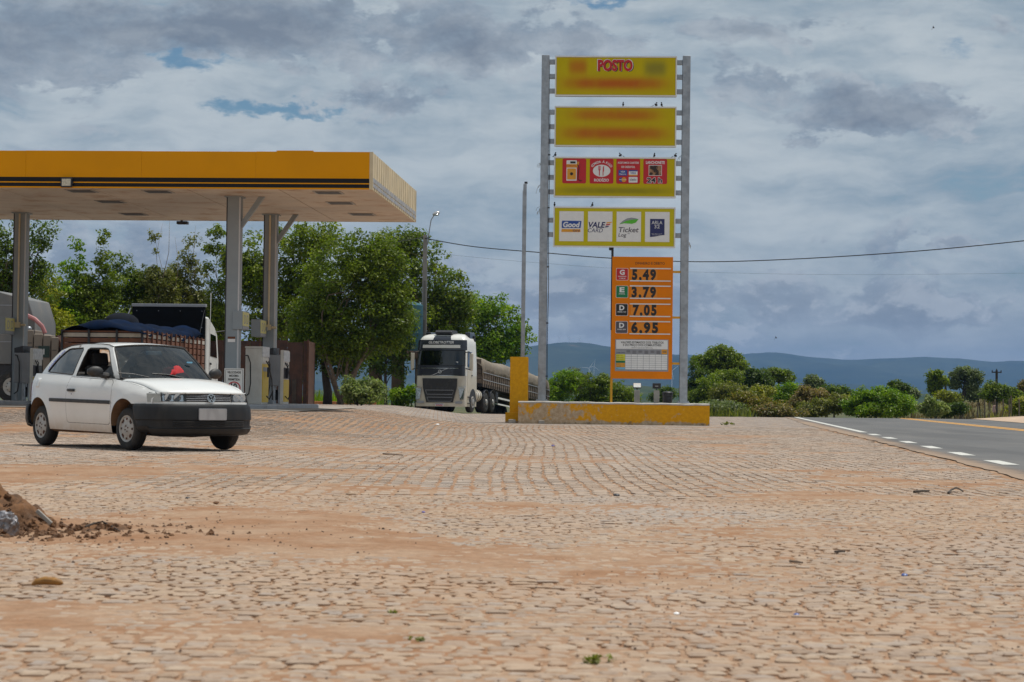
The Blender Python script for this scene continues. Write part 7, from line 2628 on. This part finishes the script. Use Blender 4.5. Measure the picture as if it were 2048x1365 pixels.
for px, ph_, lab in ((1097, 10, 'wind turbine on the ridge, leftmost of the four'), (1118, 45, 'wind turbine on the ridge, second from the left'),
                     (1139, 80, 'wind turbine on the ridge, third from the left'), (1159, 25, 'wind turbine on the ridge, rightmost of the four')):
    turbine(px, 674 if px < 1130 else 677, 6950, ridge_z(px, 6950), 14, ph_, lab)
turbine(1178, 737, 4300, -6, 19, 35, 'nearer wind turbine below the ridge left of the price board')
turbine(1188, 733, 4700, -6, 16, 10, 'second nearer wind turbine just right of another below the ridge')
turbine(1344, 742, 4300, -6, 19, 50, 'nearer wind turbine between the price board and the right post')


# ------------------------------------------------------------------ foreground: heap of soil, litter, twigs
def heap():
    c = W(20, 1050, 11.9)
    n = 210
    xs = np.linspace(-1.5, 1.25, n)
    ys = np.linspace(-.9, .95, 120)
    X, Y = np.meshgrid(xs + c.x, ys + 11.95)
    lx, ly = X - c.x, Y - 11.95
    h = .22 * np.exp(-((lx + .12) / .30) ** 2 - (ly / .42) ** 2) + .23 * np.exp(-((lx + .75) / .42) ** 2 - ((ly - .05) / .45) ** 2)
    h += .055 * np.exp(-((lx - .55) / .22) ** 2 - ((ly + .05) / .25) ** 2)
    rough = fbm(X * 7, Y * 7, 71, 5) - .5
    h = h * (1 + .9 * rough) + (.17 * (fbm(X * 11, Y * 11, 72, 4) - .5) + .035 * (fbm(X * 45, Y * 45, 73, 2) - .5)) * sm(.012, .10, h)
    Z = tz(X, Y) - .025 + h
    o = grid_mesh('soil_heap', X, Y, Z, material('heap_soil', (.135, .064, .027), .95, 0, .45, 9, .9, 45, .5, (.10, .055, .03)), smooth=True)
    tag(o, 'heap of loose brown soil at the left edge', 'soil heap')
    return c


hc = heap()
cl_m = material('clod', (.135, .066, .030), .95, 0, .4, 20, .6, 50)


def on_ground(px, py):
    d = ray(px, py)
    Y = 12.0
    for _ in range(25):
        p = Vector((0, 0, CAM_H)) + d * (Y / d.y)
        g_ = gz(p.x, p.y) + max(0.0, float(sand_level(np.array([p.x]), np.array([p.y]))[0]))
        Y = Y * (CAM_H - g_) / max(.02, CAM_H - p.z)
    p = Vector((0, 0, CAM_H)) + d * (Y / d.y)
    return Vector((p.x, p.y, gz(p.x, p.y) + max(0.0, float(sand_level(np.array([p.x]), np.array([p.y]))[0]))))


# crumbs on the heap
b = MB()
for k in range(420):
    x, y = hc.x + random.gauss(.15, .5), 11.9 + random.gauss(-.25, .28)
    r_ = random.uniform(.006, .022)
    lx, ly = x - hc.x, y - 11.95
    h = .22 * math.exp(-((lx + .12) / .30) ** 2 - (ly / .42) ** 2) + .23 * math.exp(-((lx + .75) / .42) ** 2 - ((ly - .05) / .45) ** 2) + .055 * math.exp(-((lx - .55) / .22) ** 2 - ((ly + .05) / .25) ** 2)
    b.ball((x, y, gz(x, y) + max(.0, h * .95 - .02) + r_ * .4), r_, r_ * .9, r_ * .75, 6, 4)
gj = random.Random(4)
b.v = [(x + gj.uniform(-.006, .006), y + gj.uniform(-.006, .006), z + gj.uniform(-.005, .005)) for x, y, z in b.v]
o = b.build('clods', cl_m, None)
tag(o, 'crumbs of soil strewn over and around the heap', 'soil', kind='stuff')

# foil wrapper
P = []
g = random.Random(8)
for i in range(18):
    row = []
    for j in range(16):
        u, v = i / 17 - .5, j / 15 - .5
        row.append((u * .17 + g.uniform(-.006, .006), v * .14 + g.uniform(-.006, .006), .10 * max(0, 1 - 3.2 * u * u - 2.5 * v * v) + g.uniform(-.011, .011)))
    P.append(row)
o = MB().sheet(P).build('foil_wrapper', material('foil', (.22, .22, .24), .45, .3, .6, 22, .8, 40, .7, (.22, .13, .07)), None, smooth=True, angle=25, solid=.002)
p = W(6, 1040, 11.35)
o.location = (p.x, 11.35, gz(p.x, 11.35) + .05)
o.rotation_euler = (R(38), R(25), R(20))
tag(o, 'crumpled silver foil wrapper on the soil heap at the left edge', 'wrapper')
o = MB().box(-.055, .055, -.010, .010, -.012, .012, Matrix.Rotation(R(42), 4, 'Y')).build('plaster_shard', M['concrete'], None, bevel=.004)
p = W(88, 1035, 11.8)
o.location = p
tag(o, 'flat grey shard sticking in the flank of the soil heap', 'shard')


def twig(pts, r, label, mat='bark', lift=.008):
    P_ = [on_ground(*q[:2]) + Vector((0, 0, lift + (q[2] if len(q) > 2 else 0))) for q in pts]
    mid_ = []
    for a, b_ in zip(P_[:-1], P_[1:]):
        mid_ += [a, a.lerp(b_, .5) + Vector((0, random.uniform(-.02, .02), random.uniform(0, .006)))]
    mid_.append(P_[-1])
    o = MB().tube(mid_, [r * (1 - .5 * i / len(mid_)) for i in range(len(mid_))], 6).build('twig', M[mat], None, smooth=True)
    tag(o, label, 'twig', 'twigs on the setts')


twig([(170, 1064, .02), (205, 1057, .03), (240, 1066)], .006, 'dark twig reaching out from the soil heap', 'bark_dark')
twig([(1828, 986), (1858, 984)], .012, 'short thick dark twig near the highway edge', 'bark_dark')
twig([(1896, 988), (1912, 982, .02), (1926, 985)], .010, 'forked dark twig, rightmost near the highway edge', 'bark_dark')
twig([(1670, 1107), (1690, 1106)], .006, 'small dark twig in the middle of the right foreground', 'bark_dark')
twig([(1580, 1126), (1605, 1129)], .007, 'brown twig in the right foreground, left of the blue scrap')
twig([(766, 909), (806, 912)], .010, 'thin twig lying before the plinth, left of centre')
# brown seed pod
p = on_ground(94, 1174)
pd = MB().tube([(-.062, 0, .004), (-.045, .004, .014), (-.01, .006, .020), (.03, 0, .018), (.055, -.006, .014), (.066, -.008, .010)], [.004, .013, .017, .0155, .012, .004], 10)
o = pd.build('seed_pod', material('pod', (.30, .14, .025), .6, 0, .25, 30, .3, 60, .4, (.12, .05, .015)), None, smooth=True)
o.location = p + Vector((0, 0, .004))
tag(o, 'curved yellow brown seed pod lying at the lower left', 'seed pod')
# scraps
blue_m = material('blue_cap', (.03, .08, .28), .35)
for px, py, sz, mt, lab in ((1809, 1153, .016, blue_m, 'blue plastic scrap in the right foreground'), (1593, 1232, .012, blue_m, 'faint blue scrap in the lower right foreground'),
                            (847, 1026, .014, material('violet_cap', (.10, .08, .30), .4), 'violet bottle cap left of centre'), (1106, 893, .03, M['violet_cap'], 'violet scrap before the plinth'),
                            (875, 851, .05, M['white_print'], 'white scrap of paper on the far setts'), (1353, 1230, .012, M['white_print'], 'white scrap in the foreground right of centre'),
                            (432, 1008, .022, cl_m, 'brown clod of earth standing alone left of centre'), (375, 998, .018, M['dark_steel'], 'dark pebble left of the lone clod'),
                            (1233, 993, .028, M['dark_steel'], 'dark flat stone near the seam of the setts')):
    p = on_ground(px, py)
    o = MB().ball((0, 0, 0), sz, sz * .8, sz * .45, 8, 5, Matrix.Rotation(R(12), 4, 'X')).build('scrap', mt, None, smooth=True)
    o.location = p + Vector((0, 0, sz * .35))
    tag(o, lab, 'litter')
# weeds in the joints
for px, py, s_, lab in ((1185, 1327, .05, 'small green weed in the joints at the bottom centre'), (785, 1228, .03, 'tiny green weed left of the bottom centre'), (842, 1283, .03, 'tiny green weed near the bottom centre'), (1450, 850, .22, 'flat green weed at the right end of the plinth'), (45, 1048, .06, 'green sprig at the foot of the soil heap')):
    p = on_ground(px, py)
    C_ = np.array([[random.gauss(0, s_ * .6), random.gauss(0, s_ * .4), random.uniform(.004, s_ * .25)] for _ in range(7)])
    v, f, c = leaves(C_, np.full(7, s_ * .35), 10, s_ * .4, 77)
    o = np_mesh('weed', v, f, 4, LEAF['olive'], False, c)
    o.location = p
    tag(o, lab, 'weed')
